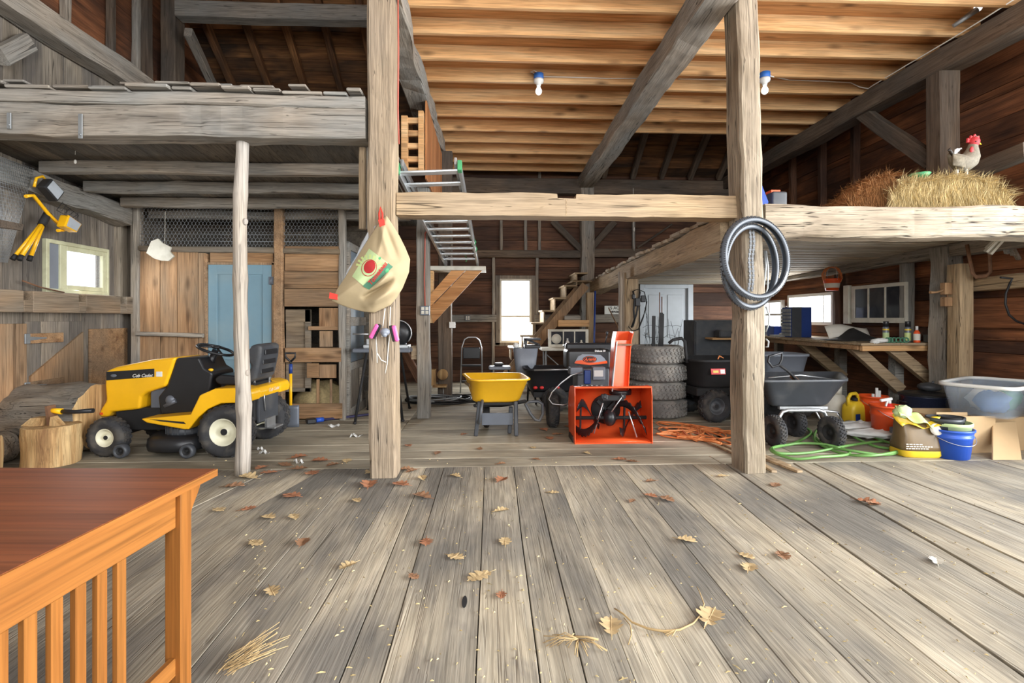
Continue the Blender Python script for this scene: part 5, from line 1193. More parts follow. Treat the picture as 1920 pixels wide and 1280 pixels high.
# grey hopper behind the wheelbarrow
HP = thing('grey_hopper', 'grey plastic hopper with a black top tray behind the wheelbarrow', 'hopper', (P(985, 700, 7.7).x, 7.7, 0)); hx, hd = P(985, 700, 7.7).x, 7.7
zt, zb = P(985, 652, hd).z, P(985, 707, hd).z
mb = MB(); rs = []
for z, a, b in ((zb, .11, .1), (zb + .12, .15, .14), (zt, .19, .17), (zt, .175, .155), (zb + .05, .1, .09)):
    rs.append([(hx + a * math.copysign(abs(math.cos(t)) ** .6, math.cos(t)), hd + b * math.copysign(abs(math.sin(t)) ** .6, math.sin(t)), z) for t in [2 * PI * k / 24 for k in range(24)]])
mb.rings(rs); mb.build('hopper_tub', M['midgrey'], HP, world=True)
mb = MB(); mb.bb((hx - .02, hd - .12, zt), (hx + .22, hd + .1, zt + .05), .01); mb.bar((hx, hd - .1, zt + .14), (hx + .22, hd + .05, zt + .04), .03, .03); mb.bar((hx - .0, hd, zt + .05), (hx + .0, hd, zt + .15), .05, .05); mb.bb((hx, hd - .1, zt + .12), (hx + .23, hd + .1, zt + .15), .008); mb.build('top_tray', M['black'], HP, world=True)
mb = MB(); mb.ell((hx - .14, hd, zt + .035), .05, .05, .04); mb.build('knob', M['white'], HP, world=True)
for s in (-1, 1):
    mb = MB(); mb.tube([(hx + s * .1, hd, zb + .05), (hx + s * .16, hd - .05, 0)], .015, 8); mb.build('leg', M['blackmat'], HP, world=True)
mb = MB(); mb.tube([(hx + .05, hd, zb), (hx + .05, hd + .22, 0)], .015, 8); mb.build('leg', M['blackmat'], HP, world=True)
# small white tray machine parts left of the hopper
q = P(938, 688, 7.9); mb = MB(); mb.bb((q.x - .18, 7.75, q.z - .03), (q.x + .16, 8.0, q.z + .02), .015); mb.bb((q.x - .1, 7.8, q.z - .03), (q.x + .05, 7.95, q.z + .06), .02); o = mb.build('tray', M['midgrey'])
SPR = thing('small_spreader', 'low wheeled spreader with a pale tray behind the wheelbarrow', 'spreader', (q.x, 7.88, 0)); bpy.data.objects.remove(o)
mb = MB(); mb.bb((q.x - .18, 7.75, q.z - .03), (q.x + .16, 8.0, q.z + .02), .015); mb.build('tray', M['midgrey'], SPR, world=True)
mb = MB(); mb.bb((q.x - .1, 7.8, q.z + .02), (q.x + .05, 7.95, q.z + .07), .02); mb.build('gear_case', M['black'], SPR, world=True)
for s in (-1, 1):
    mb = MB(); mb.tube([(q.x + s * .13, 7.88, q.z - .03), (q.x + s * .14, 7.88, .02)], .014, 8); mb.build('leg', M['blackmat'], SPR, world=True)
# black dump trailer left of the snow blower
def dump_cart(name, label, c, rz, L, Wd, zb, zt, mat, wr, taper=.8, wheels=((-.0, 1), (-.0, -1)), rimm='blackmat', wt=.1):
    root = thing(name, label, 'cart', c, rz); mb = MB(); rs = []
    def ring(z, f, g=0): return [(L / 2 * f * math.copysign(abs(math.cos(t)) ** .45, math.cos(t)), Wd / 2 * f * math.copysign(abs(math.sin(t)) ** .45, math.sin(t)), z) for t in [2 * PI * (k + .5) / 32 for k in range(32)]]
    rs = [ring(zb, taper), ring(zb + .03, taper + .03), ring(zt - .03, .98), ring(zt - .03, 1.03), ring(zt, 1.03), ring(zt, .97), ring(zb + .05, taper), ring(zb + .045, taper * .6)]
    mb.rings(rs); mb.build('tub', M[mat], root)
    for (x, s) in wheels: wheel(root, 'wheel', (x, s * (Wd / 2 * .86), wr), wr, wt, wr * .5, 20, 'rubber', rimm)
    return root
b = P(1020, 742, 7.1)
TR = dump_cart('dump_trailer', 'black dump trailer with red reflectors behind the yellow wheelbarrow', (b.x + .15, 7.3, 0), 0, .85, .6, .28, .6, 'black', .17)
mb = MB(); mb.tube([(-.35, 0, .27), (.35, 0, .27)], .02, 8); mb.bb((-.3, -.26, .2), (.3, .26, .27)); mb.build('frame', M['blackmat'], TR)
for x in (-.28, -.19, .03): mb = MB(); mb.ell((x, -.285, .34), .03, .012, .022); mb.build('reflector', M['red'], TR)
mb = MB(); mb.tube([(-.3, -.315, .585), (.45, -.32, .6)], .012, 8); mb.build('rim_rod', M['steel'], TR)
# ------------------------------------------------------------------ yellow wheelbarrow
b = G(930, 815); WB = thing('wheelbarrow', 'yellow tub wheelbarrow with grey legs and loop handles on the open floor', 'wheelbarrow', (b.x, b.y, 0))
def wl(x, y, d): return P(x, y, d)
rim = [wl(884, 714, 5.45), wl(996, 716, 5.5), wl(976, 699, 6.2), wl(866, 692, 6.2)]; bot = [wl(886, 759, 5.6), wl(977, 755, 5.62), wl(966, 752, 6.05), wl(884, 752, 6.05)]
def rq(q, n=8, f=1, r=.18, z=None):
    c = sum(q, Vector()) / 4; out = []
    for i in range(4):
        p, a, e = q[i], q[i - 1], q[(i + 1) % 4]
        for k in range(n):
            t = k / (n - 1); u = p + (a - p) * r * (1 - t); v = p + (e - p) * r * t; w = u.lerp(v, t) * .5 + p * .0
            m_ = (p + (a - p) * r).lerp(p, t).lerp(p.lerp(p + (e - p) * r, t), t); m_ = c + (m_ - c) * f
            out.append(Vector((m_.x, m_.y, m_.z if z is None else z)))
    return out
zr, zb = .64, .37
mb = MB(); mb.rings([rq(bot, 8, .9, .25, zb), rq(bot, 8, 1, .25, zb + .02), rq(rim, 8, .96, .2, zr - .02), rq(rim, 8, 1.03, .2, zr - .015), rq(rim, 8, 1.03, .2, zr), rq(rim, 8, .95, .2, zr), rq(bot, 8, .97, .25, zb + .05), rq(bot, 8, .7, .25, zb + .045)])
mb.build('tub', M['yellowplastic'], WB, world=True)
for (x0, y0_, x1, y1_, d) in ((899, 752, 892, 817, 5.62), (967, 752, 968, 817, 5.64), (958, 762, 955, 812, 5.75)):
    t, e = wl(x0, y0_, d), G(x1, y1_); mb = MB(); mb.bar(t, (e.x, e.y, 0), .045, .05, up=(0, 1, 0), bev=.008); mb.build('leg', M['darkgrey'], WB, world=True)
a, c = wl(903, 797, 5.65), wl(962, 774, 5.65); mb = MB(); mb.bb((a.x, 5.65, a.z), (c.x, 5.67, c.z), .004); mb.build('cross_plate', M['greysteel'], WB, world=True)
mb = MB(); mb.tube([wl(890, 760, 5.6), wl(940, 760, 6.0), wl(985, 752, 5.6)], .02, 8); mb.bb((-.15, 5.65, .33), (.3, 6.0, .37), .01); mb.build('frame', M['blackmat'], WB, world=True)
lo = [(985, 757), (994, 775), (1004, 787), (1012, 788), (1018, 775), (1017, 757), (1008, 752), (992, 753)]
mb = MB(); mb.tube([wl(x, y, 5.5 + .0 * i) for i, (x, y) in enumerate(lo)], .017, 8, closed=True); mb.build('loop_handle', M['darkgrey'], WB, world=True)
pc = wl(901, 772, 5.55); mb = MB(); mb.tube([(pc.x + .018 * math.sin(t), pc.y + .1 * math.cos(t), pc.z + .12 * math.sin(t)) for t in [2 * PI * k / 20 for k in range(20)]], .018, 8, closed=True); mb.build('loop_handle', M['darkgrey'], WB, world=True)
pw = wl(912, 790, 6.1); wheel(WB, 'wheel', (pw.x - b.x, pw.y - b.y, .15), .15, .08, .06, 0, 'rubber', 'darkgrey', (1, 0, 0))
q = wl(873, 718, 5.8); ux_ = Vector((rim[0] - rim[3])).normalized(); mb = MB(); mb.bar(wl(872, 717, 5.85), wl(880, 722, 5.62), .012, .035, bev=.003); mb.build('label_band', M['brownbag'], WB, world=True)
# ------------------------------------------------------------------ snow blower
b = G(1150, 831); SBX, SBY = b.x, b.y; SN = thing('snow_blower', 'orange two stage snow blower with black engine on the open floor', 'snow blower', (b.x, b.y, 0))
HWd = .40
prof = [(.0, .015), (.2, .015), (.3, .03), (.37, .1), (.4, .2), (.4, .36), (.36, .48), (.28, .55), (.15, .575), (.02, .58)]
mb = MB(); n = len(prof)
mb.grid(lambda u, v: Vector((-HWd + 2 * HWd * u, prof[round(v * (n - 1))][0], prof[round(v * (n - 1))][1])), 1, n - 1); mb.build('housing', M['orange'], SN, solid=.006)
for s in (-1, 1):
    mb = MB(); pl = [(-.03, .0), (.2, .0), (.31, .02), (.38, .09), (.41, .2), (.41, .36), (.37, .49), (.29, .56), (.15, .585), (-.0, .59), (-.015, .5), (-.02, .2)]
    mb.prism([(s * (HWd + .004) - .004, y, z) for y, z in pl], (.008, 0, 0)); sp_ = mb.build('side_plate', M['orange'], SN)
    mb = MB(); mb.prism([(s * (HWd + .012) - .006, y, z) for y, z in ((.05, .0), (.33, .0), (.3, .06), (.08, .06))], (.012, 0, 0)); mb.build('skid_shoe', M['black'], sp_)
mb = MB(); mb.bb((-HWd, -.012, .575), (HWd, .02, .592), .002); mb.bb((-HWd, -.02, .0), (HWd, .03, .015), .002); mb.build('front_lip', M['orange'], SN)
ay, az = .17, .235
mb = MB(); mb.cyl((-HWd, ay, az), (HWd, ay, az), .02, seg=12); mb.build('auger_shaft', M['blackmat'], SN)
def ribbon(x0, x1, a0, a1, r0=.115, r1=.195):
    mb = MB()
    def fn(u, v):
        a = R(a0 + (a1 - a0) * u); r = r0 + (r1 - r0) * v; r += .008 * math.sin(u * 70) * v
        return Vector((x0 + (x1 - x0) * u, ay + r * math.cos(a), az + r * math.sin(a)))
    mb.grid(fn, 50, 3)
    for f in (.25, .8):
        a = R(a0 + (a1 - a0) * f); x = x0 + (x1 - x0) * f; mb.bar((x, ay, az), (x, ay + r0 * math.cos(a), az + r0 * math.sin(a)), .012, .03)
    return mb.build('auger_ribbon', M['black'], SN, solid=.007)
ribbon(.09, HWd - .03, 50, 235); ribbon(.09, HWd - .03, 230, 415); ribbon(-.09, -HWd + .03, 130, 315); ribbon(-.09, -HWd + .03, 310, 495)
mb = MB(); mb.ell((0, ay, az), .07, .085, .09); mb.cyl((0, ay, az), (0, .36, az + .02), .05); mb.build('gearbox', M['black'], SN)
mb = MB(); mb.lathe([(.02, 0), (.16, 0), (.16, .05), (.02, .05)], (0, .33, az + .06), (0, 1, 0), 28)
for k in range(4): a = PI / 4 + k * PI / 2; mb.bar((0, .31, az + .06), (.15 * math.cos(a), .31, az + .06 + .15 * math.sin(a)), .03, .06, up=(0, 1, 0))
mb.build('impeller', M['blackmat'], SN)
for s in (-1, 1):
    mb = MB(); mb.bar((s * .1, .0, .5), (s * .05, .02, .47), .03, .05, bev=.006); mb.box((s * .1, .0, .49), (.06, .02, .05), None, .006); mb.build('bracket', M['black'], SN)
for p0, p1 in (((.1, -.005, .5), (-.02, .0, .33)), ((-.11, .0, .42), (-.2, .02, .1)), ((.16, .0, .33), (.25, .01, .06))):
    mb = MB(); mb.tube([p0, p1], .007, 6); mb.build('steel_rod', M['steel'], SN)
mb = MB(); mb.bb((-.12, .0, .44), (.12, .03, .5), .01); mb.build('top_mount', M['blackmat'], SN)
# chute
def cpn(x, y, dd=.25): p = P(x, y, SBY + dd); return Vector((p.x - SBX, p.y - SBY, p.z))
rs = []
for (xl, xr, y) in ((1148, 1178, 733), (1150, 1180, 700), (1152, 1182, 660), (1154, 1184, 638), (1157, 1188, 622)):
    l, r = cpn(xl, y, .2), cpn(xr, y, .25); bk_ = Vector((0, .16, 0)); rs.append([l, l + bk_ * .7, l + bk_, r + bk_, r + bk_ * .5, r])
mb = MB(); vs = [p for r in rs for p in r]; fs = []
for k in range(len(rs) - 1):
    for i in range(5): fs.append((k * 6 + i, k * 6 + i + 1, (k + 1) * 6 + i + 1, (k + 1) * 6 + i))
mb.add(vs, fs); ch = mb.build('chute', M['orange'], SN, solid=.008)
mb = MB(); rs2 = [[p + Vector((0, .012, 0)) for p in (r[0], r[5])] for r in rs[:4]]
mb.add([p + Vector((0, .04, 0)) for r in rs2 for p in r], [(k * 2, k * 2 + 1, k * 2 + 3, k * 2 + 2) for k in range(3)]); mb.build('chute_front', M['orange'], ch, solid=.006)
mb = MB(); l, r = cpn(1155, 646, .18), cpn(1185, 646, .24); mb.bar(l, r, .02, .02); mb.build('deflector_hinge', M['rust'], ch)
mb = MB(); mb.bar(cpn(1147, 733, .19), cpn(1156, 640, .19), .012, .05, up=(0, 1, 0)); mb.build('chute_edge', M['steel'], ch)
mb = MB(); c = cpn(1163, 733, .3); mb.lathe([(.1, -.03), (.12, -.03), (.12, .02), (.1, .02)], c, (0, 0, 1), 24, closed=True); mb.build('chute_ring', M['black'], SN)
# engine
def eb(x0, y0_, x1, y1_, d0, d1, name, mat, bev=.01, parent=SN):
    p, q = P(x0, y1_, SBY + d0), P(x1, y0_, SBY + d0); mb = MB(); mb.bb((p.x - SBX, d0, p.z), (q.x - SBX, d1, q.z)); o = mb.build(name, M[mat], parent); return bevel(o, bev, 2) if bev else o
eb(1082, 690, 1143, 738, .62, .95, 'engine_block', 'darkgrey', .02)
cov = eb(1063, 655, 1147, 694, .72, 1.05, 'engine_cover', 'black', .04)
eb(1112, 688, 1135, 712, .56, .66, 'carburettor_box', 'midgrey', .006)
lb = eb(1114, 694, 1131, 706, .55, .562, 'label_plate', 'white', .002)
eb(1069, 688, 1094, 703, .56, .75, 'muffler', 'greysteel', .015)
eb(1096, 694, 1108, 720, .57, .64, 'fuel_tube', 'navy', .01)
for k in range(5): eb(1090 + k * 9, 722, 1094 + k * 9, 736, .58, .63, 'cooling_fin', 'steel', .002)
# emblem: white shield, orange swoosh, black oval, orange script
yy = SBY + .708
def ep(x, y, o=0): p = P(x, y, yy - o); return Vector((p.x - SBX, p.y - SBY, p.z))
mb = MB(); mb.prism([ep(1077, 680), ep(1084, 668), ep(1092, 664), ep(1126, 665), ep(1133, 671), ep(1139, 680)], (0, .008, 0)); sh_ = mb.build('emblem_plate', M['midgrey'], SN)
mb = MB(); mb.prism([ep(1080, 676, .002), ep(1092, 675, .002), ep(1105, 680, .002), ep(1120, 679, .002), ep(1138, 676, .002), ep(1139, 681, .002), ep(1106, 684, .002), ep(1077, 681, .002)], (0, .008, 0)); mb.build('emblem_swoosh', M['orange'], sh_)
mb = MB(); c = ep(1106, 673.5, .006); mb.prism([c + Vector((.083 * math.cos(t), 0, .04 * math.sin(t))) for t in [2 * PI * k / 28 for k in range(28)]], (0, .006, 0)); mb.build('emblem_oval', M['blackmat'], sh_)
mb = MB(); c = ep(1106, 673.5, .008); mb.rings([[c + Vector((.076 * f * math.cos(t), 0, .034 * f * math.sin(t))) for t in [2 * PI * k / 28 for k in range(28)]] for f in (1, .93)], cap=False); mb.build('emblem_ring', M['orange'], sh_)
lettering('emblem_lettering', 'Ariens', .05, M['orange'], sh_, ep(1106, 673.5, .010), (1, 0, .06), (0, 0, 1), .3, .001)
lettering('model_lettering', 'Deluxe 30', .03, M['white'], SN, ep(1126, 658, .03) + Vector((0, .02, 0)), (1, 0, 0), (0, 0, 1), 0, .0008)
# wheels, frame, handles, console
for s in (-1, 1): wheel(SN, 'wheel', (s * .43 - .1 if s < 0 else .3, .85, .21), .21, .13, .1, 26, 'rubber', 'blackmat', (1, 0, 0))
mb = MB(); mb.bb((-.25, .4, .15), (.2, 1.1, .45), .02); mb.build('transmission_case', M['blackmat'], SN)
for s in (-1, 1):
    mb = MB(); mb.tube([(s * .22, .95, .3), (s * .25, 1.25, .8), (s * .26, 1.5, .93), (s * .26, 1.7, .93)], .014, 8); h_ = mb.build('handlebar', M['blackmat'], SN); mb = MB(); mb.tube([(s * .26, 1.56, .93), (s * .26, 1.72, .93)], .02, 8); mb.build('grip', M['black'], h_)
mb = MB(); mb.bb((-.3, 1.3, .86), (.3, 1.42, .98), .02); mb.build('console', M['black'], SN)
mb = MB(); mb.tube([(.22, 1.33, .96), (.24, 1.3, 1.1)], .008, 6); mb.ell((.24, 1.3, 1.11), .016, .016, .03); mb.build('lever', M['black'], SN)
mb = MB(); cb = [(1092, 697), (1072, 703), (1052, 718), (1035, 735), (1029, 748), (1036, 757), (1055, 759), (1070, 756)]; mb.tube([P(x, y, SBY + .55) - Vector((SBX, SBY, 0)) for x, y in cb], .008, 6); mb.build('control_cable', M['steel'], SN)
# ------------------------------------------------------------------ tyre stack
tc = Vector((P(1232, 780, 6.75).x, 6.75, 0))
def car_tyre(label, z, dx, dy, rot):
    root = thing('car_tyre', label, 'tyre', (tc.x + dx, tc.y + dy, z), rot, 'stacked snow tyres')
    R_, hw = .365, .115
    mb = MB(); prof = [(.2, -hw * .75), (.24, -hw), (.31, -hw * 1.02), (R_ - .008, -hw * .8), (R_, -hw * .6), (R_, hw * .6), (R_ - .008, hw * .8), (.31, hw * 1.02), (.24, hw), (.2, hw * .75)]
    mb.lathe(prof, (0, 0, hw * 1.02), (0, 0, 1), 48, closed=True); t = mb.build('sidewall', M['dustyrubber'], root)
    mb = MB(); n = 40
    for k in range(n):
        a = 2 * PI * k / n
        for j, (zz, sk) in enumerate(((.5, .05), (.18, .02), (-.18, -.02), (-.5, -.05))):
            a2 = a + sk + (.08 if j % 2 else 0); rd = Vector((math.cos(a2), math.sin(a2), 0)); tg = Vector((-math.sin(a2), math.cos(a2), 0)); tg = (tg + Vector((0, 0, .5 if j in (0, 2) else -.5))).normalized(); nn = rd.cross(tg)
            mb.box(rd * (R_ + .003) + Vector((0, 0, hw * 1.02 + zz * hw * 1.25)), (.016, .036, .028), Matrix((rd, tg, nn)).transposed())
    mb.build('tread', M['dustyrubber'], root)
    return root
for i, (lb, dx, dy, rz) in enumerate((('bottom snow tyre of the stack beside the snow blower', .01, 0, 0), ('second snow tyre from the bottom of the stack', 0, .01, .4), ('third snow tyre from the bottom of the stack', .01, .0, .9), ('top snow tyre of the stack, with stakes standing in it', -.01, 0, 1.7))): car_tyre(lb, i * .2352, dx, dy, rz)
for i, (x0, x1, y1_) in enumerate(((1224, 1226, 592), (1233, 1240, 586), (1238, 1242, 588))):
    a = P(x0, 700, 6.7); t = P(x1, y1_, 6.75); mb = MB(); mb.bar((a.x, 6.72, .02), t, .045, .02, bev=.003); single(mb, 'fence_stake', M['blackmat'], 'dark fence stake standing in the tyre stack, %s from the left' % ORD[i], 'stake', (a.x, 6.72, .02), 'fence stakes in the tyre stack')
for i, (x0, x1, y1_) in enumerate(((1236, 1237, 548), (1240, 1241, 556))):
    mb = MB(); mb.tube([(P(x0, 650, 6.78).x, 6.78, .02), P(x1, y1_, 6.78)], .007, 6); single(mb, 'thin_rod', M['rust'], ['tallest thin rod standing in the tyre stack', 'thin rod just right of the tallest rod in the tyre stack'][i], 'rod', (P(x0, 650, 6.78).x, 6.78, .02))
mb = MB(); rnd = random.Random(4)
for k in range(16):
    x0 = rnd.uniform(1206, 1276); x1 = x0 + rnd.uniform(-12, 12); yt = rnd.uniform(562, 628)
    mb.tube([P(x0, 650, 6.9), P((x0 + x1) / 2 + rnd.uniform(-4, 4), (650 + yt) / 2, 6.9), P(x1, yt, 6.9)], .0025, 4)
for y in (612, 630): mb.tube([P(1205 + 8 * k, y + rnd.uniform(-3, 3), 6.9) for k in range(10)], .0025, 4)
single(mb, 'wire_fence_roll', M['blackmat'], 'tangled thin wire fencing standing in the tyre stack before the white door', 'wire fencing', P(1240, 650, 6.9))
mb = MB(); mb.tube([P(1254, 643, 6.5), P(1262, 637, 6.5), P(1278, 634, 6.5), P(1284, 640, 6.5), P(1285, 655, 6.42), P(1288, 680, 6.4)], .02, 8); single(mb, 'black_strap', M['blackmat'], 'black strap draped over the top tyre', 'strap', P(1270, 640, 6.5))
# ------------------------------------------------------------------ dark cabinet, carts
a, c = P(1302, 720, 8.6), P(1372, 600, 8.6); CB = thing('dark_cabinet', 'dark grey steel cabinet standing right of the white door', 'cabinet', ((a.x + c.x) / 2, 8.8, 0))
mb = MB(); mb.bb((a.x, 8.6, 0), (c.x + .1, 9.1, c.z), .01); mb.build('body', M['darkgrey'], CB, world=True)
mb = MB(); mb.bb((a.x + .02, 8.58, .05), (c.x + .08, 8.6, c.z - .03), .004); d_ = mb.build('cabinet_door', M['darkgrey'], CB, world=True)
mb = MB(); mb.bb((c.x, 8.56, c.z * .5), (c.x + .02, 8.58, c.z * .5 + .1), .003); mb.build('handle', M['steel'], d_, world=True)
a, c = P(1330, 634, 8.4), P(1425, 628, 8.4); mb = MB(); mb.bb((a.x, 8.28, a.z - .02), (c.x, 8.575, a.z + .01), .003); single(mb, 'shelf_board', M['pine'], 'tan shelf board end left of the tyre post above the black trailer', 'shelf', a)
mb = MB(); mb.bb((P(1345, 622, 8.4).x, 8.32, a.z + .01), (P(1375, 622, 8.4).x, 8.54, a.z + .14), .02); single(mb, 'grey_tool_case', M['darkgrey'], 'grey tool case lying on the tan shelf board end', 'case', P(1360, 628, 8.0))
b = P(1370, 790, 6.3)
BT = dump_cart('dump_trailer', 'black dump trailer with red and white label behind the tyre post', (3.04, 6.65, 0), R(4), .98, .85, .42, .78, 'blackmat', .2, .82, ((-.22, -1), (.26, -1), (-.22, 1), (.26, 1)), 'darkgrey', .15)
mb = MB(); mb.bb((-.45, -.35, .32), (.45, .35, .42), .01); mb.cyl((-.25, -.36, .2), (-.25, .36, .2), .02); mb.bb((-.3, -.04, .2), (-.2, .04, .34)); mb.bb((.25, -.04, .2), (.35, .04, .34)); mb.build('frame', M['blackmat'], BT)
mb = MB(); mb.box((-.2, -.407, .635), (.19, .012, .075), Matrix.Rotation(R(-12), 3, 'X'), .002); lb = mb.build('label', M['red'], BT)
mb = MB(); mb.box((-.145, -.4155, .635), (.06, .004, .05), Matrix.Rotation(R(-12), 3, 'X')); mb.build('label_mark', M['white'], lb)
mb = MB(); mb.box((-.235, -.4155, .635), (.07, .004, .03), Matrix.Rotation(R(-12), 3, 'X')); mb.build('label_mark', M['bagyellow'], lb)
mb = MB(); mb.tube([(-.2, -.4, .79), (-.17, -.38, .83), (-.1, -.35, .8)], .008, 6); mb.build('rope_end', M['cordorange'], BT)
GC2 = dump_cart('grey_cart', 'grey poly garden cart behind, with its rim showing above the front cart', (3.91, 6.75, 0), R(0), .68, .6, .4, .83, 'midgrey', .17, .72, ((-.2, -1), (.2, -1), (-.2, 1), (.2, 1)))
mb = MB(); mb.bb((-.25, -.22, .3), (.25, .22, .4), .01); mb.bb((-.23, -.25, .15), (-.17, .25, .19)); mb.bb((.17, -.25, .15), (.23, .25, .19)); mb.bb((-.23, -.03, .17), (-.17, .03, .3)); mb.bb((.17, -.03, .17), (.23, .03, .3)); mb.build('frame', M['blackmat'], GC2)
# front garden cart
cx = P(1505, 740, 5.35).x
GC = thing('garden_cart', 'dark grey dump garden cart with four knobby wheels by the green hose', 'cart', (cx, 5.4, 0)); 
rimq = [P(1425, 716, 5.1), P(1591, 718, 5.12), P(1575, 708, 5.9), P(1420, 704, 5.9)]; botq = [P(1440, 768, 5.2), P(1556, 769, 5.22), P(1540, 752, 5.75), P(1440, 752, 5.75)]
zr, zb = .665, .37
mb = MB(); mb.rings([rq(botq, 8, .9, .2, zb), rq(botq, 8, 1, .2, zb + .02), rq(rimq, 8, .97, .15, zr - .03), rq(rimq, 8, 1.02, .15, zr - .025), rq(rimq, 8, 1.02, .15, zr), rq(rimq, 8, .96, .15, zr), rq(botq, 8, .97, .2, zb + .04), rq(botq, 8, .7, .2, zb + .035)]); mb.build('tub', M['darkgrey'], GC, world=True)
for (x, y) in ((1452, 836), (1559, 839), (1490, 817), (1405, 822)):
    p = G(x, y); wheel(GC, 'wheel', (p.x - cx, p.y - 5.4 + .0, .155), .152, .1, .075, 26, 'rubber', 'blackmat', (1, .12, 0))
mb = MB(); d = 5.08; mb.tube([P(1459, 800, d), P(1461, 782, d), P(1467, 772, d), P(1476, 769, d), P(1536, 769, d), P(1545, 772, d), P(1550, 782, d), P(1551, 802, d)], .018, 10); mb.tube([P(1476, 769, d), P(1490, 775, 5.6), P(1489, 790, 5.55)], .014, 8); mb.tube([P(1536, 769, d), P(1570, 772, 5.75), P(1580, 790, 5.65)], .014, 8); mb.tube([P(1530, 771, d), P(1545, 800, 5.1)], .008, 6); mb.bar(P(1460, 764, 5.25), P(1550, 764, 5.25), .04, .03); mb.build('frame', M['steel'], GC, world=True)
mb = MB(); mb.tube([P(1497, 715, 5.3), P(1478, 696, 5.15), P(1461, 684, 5.1)], .014, 8); mb.build('pull_handle', M['blackmat'], GC, world=True)
mb = MB(); mb.tube([P(1461, 684, 5.1), P(1448, 688, 5.1), P(1440, 678, 5.1), P(1442, 668, 5.1), P(1466, 661, 5.1), P(1466, 674, 5.1)], .012, 8, closed=True); mb.build('d_grip', M['black'], GC, world=True)
mb = MB(); mb.tube([P(1497, 716, 5.35), P(1485, 705, 5.3)], .025, 8); mb.build('handle_collar', M['rust'], GC, world=True)
mb = MB(); mb.tube([P(1440, 700, 5.6) + Vector((.0, 0, -.05)), P(1500, 703, 5.6), P(1570, 712, 5.6)], .01, 6); single(mb, 'tool_pole', M['steel'], 'thin grey tool pole lying across the front garden cart', 'pole', P(1500, 703, 5.6))
# ------------------------------------------------------------------ orange cord, slats, hose on the floor
mb = MB(); rnd = random.Random(11); pts = []
for k in range(120):
    x = 1302 + 74 * math.sin(k * .83 + .7 * math.sin(k * .31)) * (.55 + .45 * math.sin(k * .17 + 1)); y = 812 + 13 * math.sin(k * .57 + 1.1 * math.sin(k * .23)) + (x - 1302) * .14
    p = G(x, y, .02); p.z = .012 + .012 * (1 + math.sin(k * 1.7)); pts.append(p)
sm = []
for i in range(len(pts) - 1):
    for s in range(3):
        t = s / 3; p0, p1, p2, p3 = pts[max(0, i - 1)], pts[i], pts[i + 1], pts[min(len(pts) - 1, i + 2)]
        sm.append(.5 * ((2 * p1) + (p2 - p0) * t + (2 * p0 - 5 * p1 + 4 * p2 - p3) * t * t + (3 * p1 - p0 - 3 * p2 + p3) * t ** 3))
mb.tube(sm, .0095, 6); single(mb, 'power_cable', M['cordorange'], 'tangled orange extension cord on the floor before the tyre stack', 'cord', G(1300, 812))
for i, (x0, y0_, x1, y1_, w) in enumerate(((1251, 794, 1392, 856, .05), (1262, 792, 1400, 851, .045), (1310, 812, 1500, 884, .055), (1330, 813, 1480, 873, .04), (1345, 818, 1452, 884, .045))):
    a, c = G(x0, y0_, .012), G(x1, y1_, .012); mb = MB(); mb.bar(a, c, w, .02, bev=.002); single(mb, 'wood_strip', M['beam'], 'thin wood slat on the floor by the tyre post, %s from the left' % ORD[i], 'slat', a, 'wood slats by the tyre post')
mb = MB(); key = [(1690, 843), (1660, 830), (1600, 838), (1520, 848), (1462, 852), (1448, 845), (1456, 838), (1500, 833), (1550, 838), (1590, 845), (1585, 855), (1540, 861), (1490, 860), (1450, 850), (1450, 843), (1490, 830), (1520, 815), (1512, 806), (1520, 808), (1545, 836), (1600, 850), (1660, 852), (1692, 844), (1650, 828), (1610, 812), (1596, 806), (1600, 822), (1640, 836), (1685, 846), (1640, 858), (1580, 850), (1530, 830), (1530, 812), (1540, 806)]
K = [G(x, y, .02) + Vector((0, 0, .012 * (i % 3))) for i, (x, y) in enumerate(key)]; sm = []
for i in range(len(K) - 1):
    for s in range(8):
        t = s / 8; p0, p1, p2, p3 = K[max(0, i - 1)], K[i], K[i + 1], K[min(len(K) - 1, i + 2)]
        v = .5 * ((2 * p1) + (p2 - p0) * t + (2 * p0 - 5 * p1 + 4 * p2 - p3) * t * t + (3 * p1 - p0 - 3 * p2 + p3) * t ** 3); v.z = max(v.z, .014); sm.append(v)
mb.tube(sm, .013, 8); single(mb, 'garden_hose', M['green'], 'green garden hose coiled loosely on the floor around the front garden cart', 'hose', G(1560, 840))
M['chain'] = plain('dull_chain_steel', (112, 114, 116), .4, .6, var=.2, vs=40)
M['paleblue'] = plain('pale_blue_cloth', (104, 140, 190), .7, var=.15)
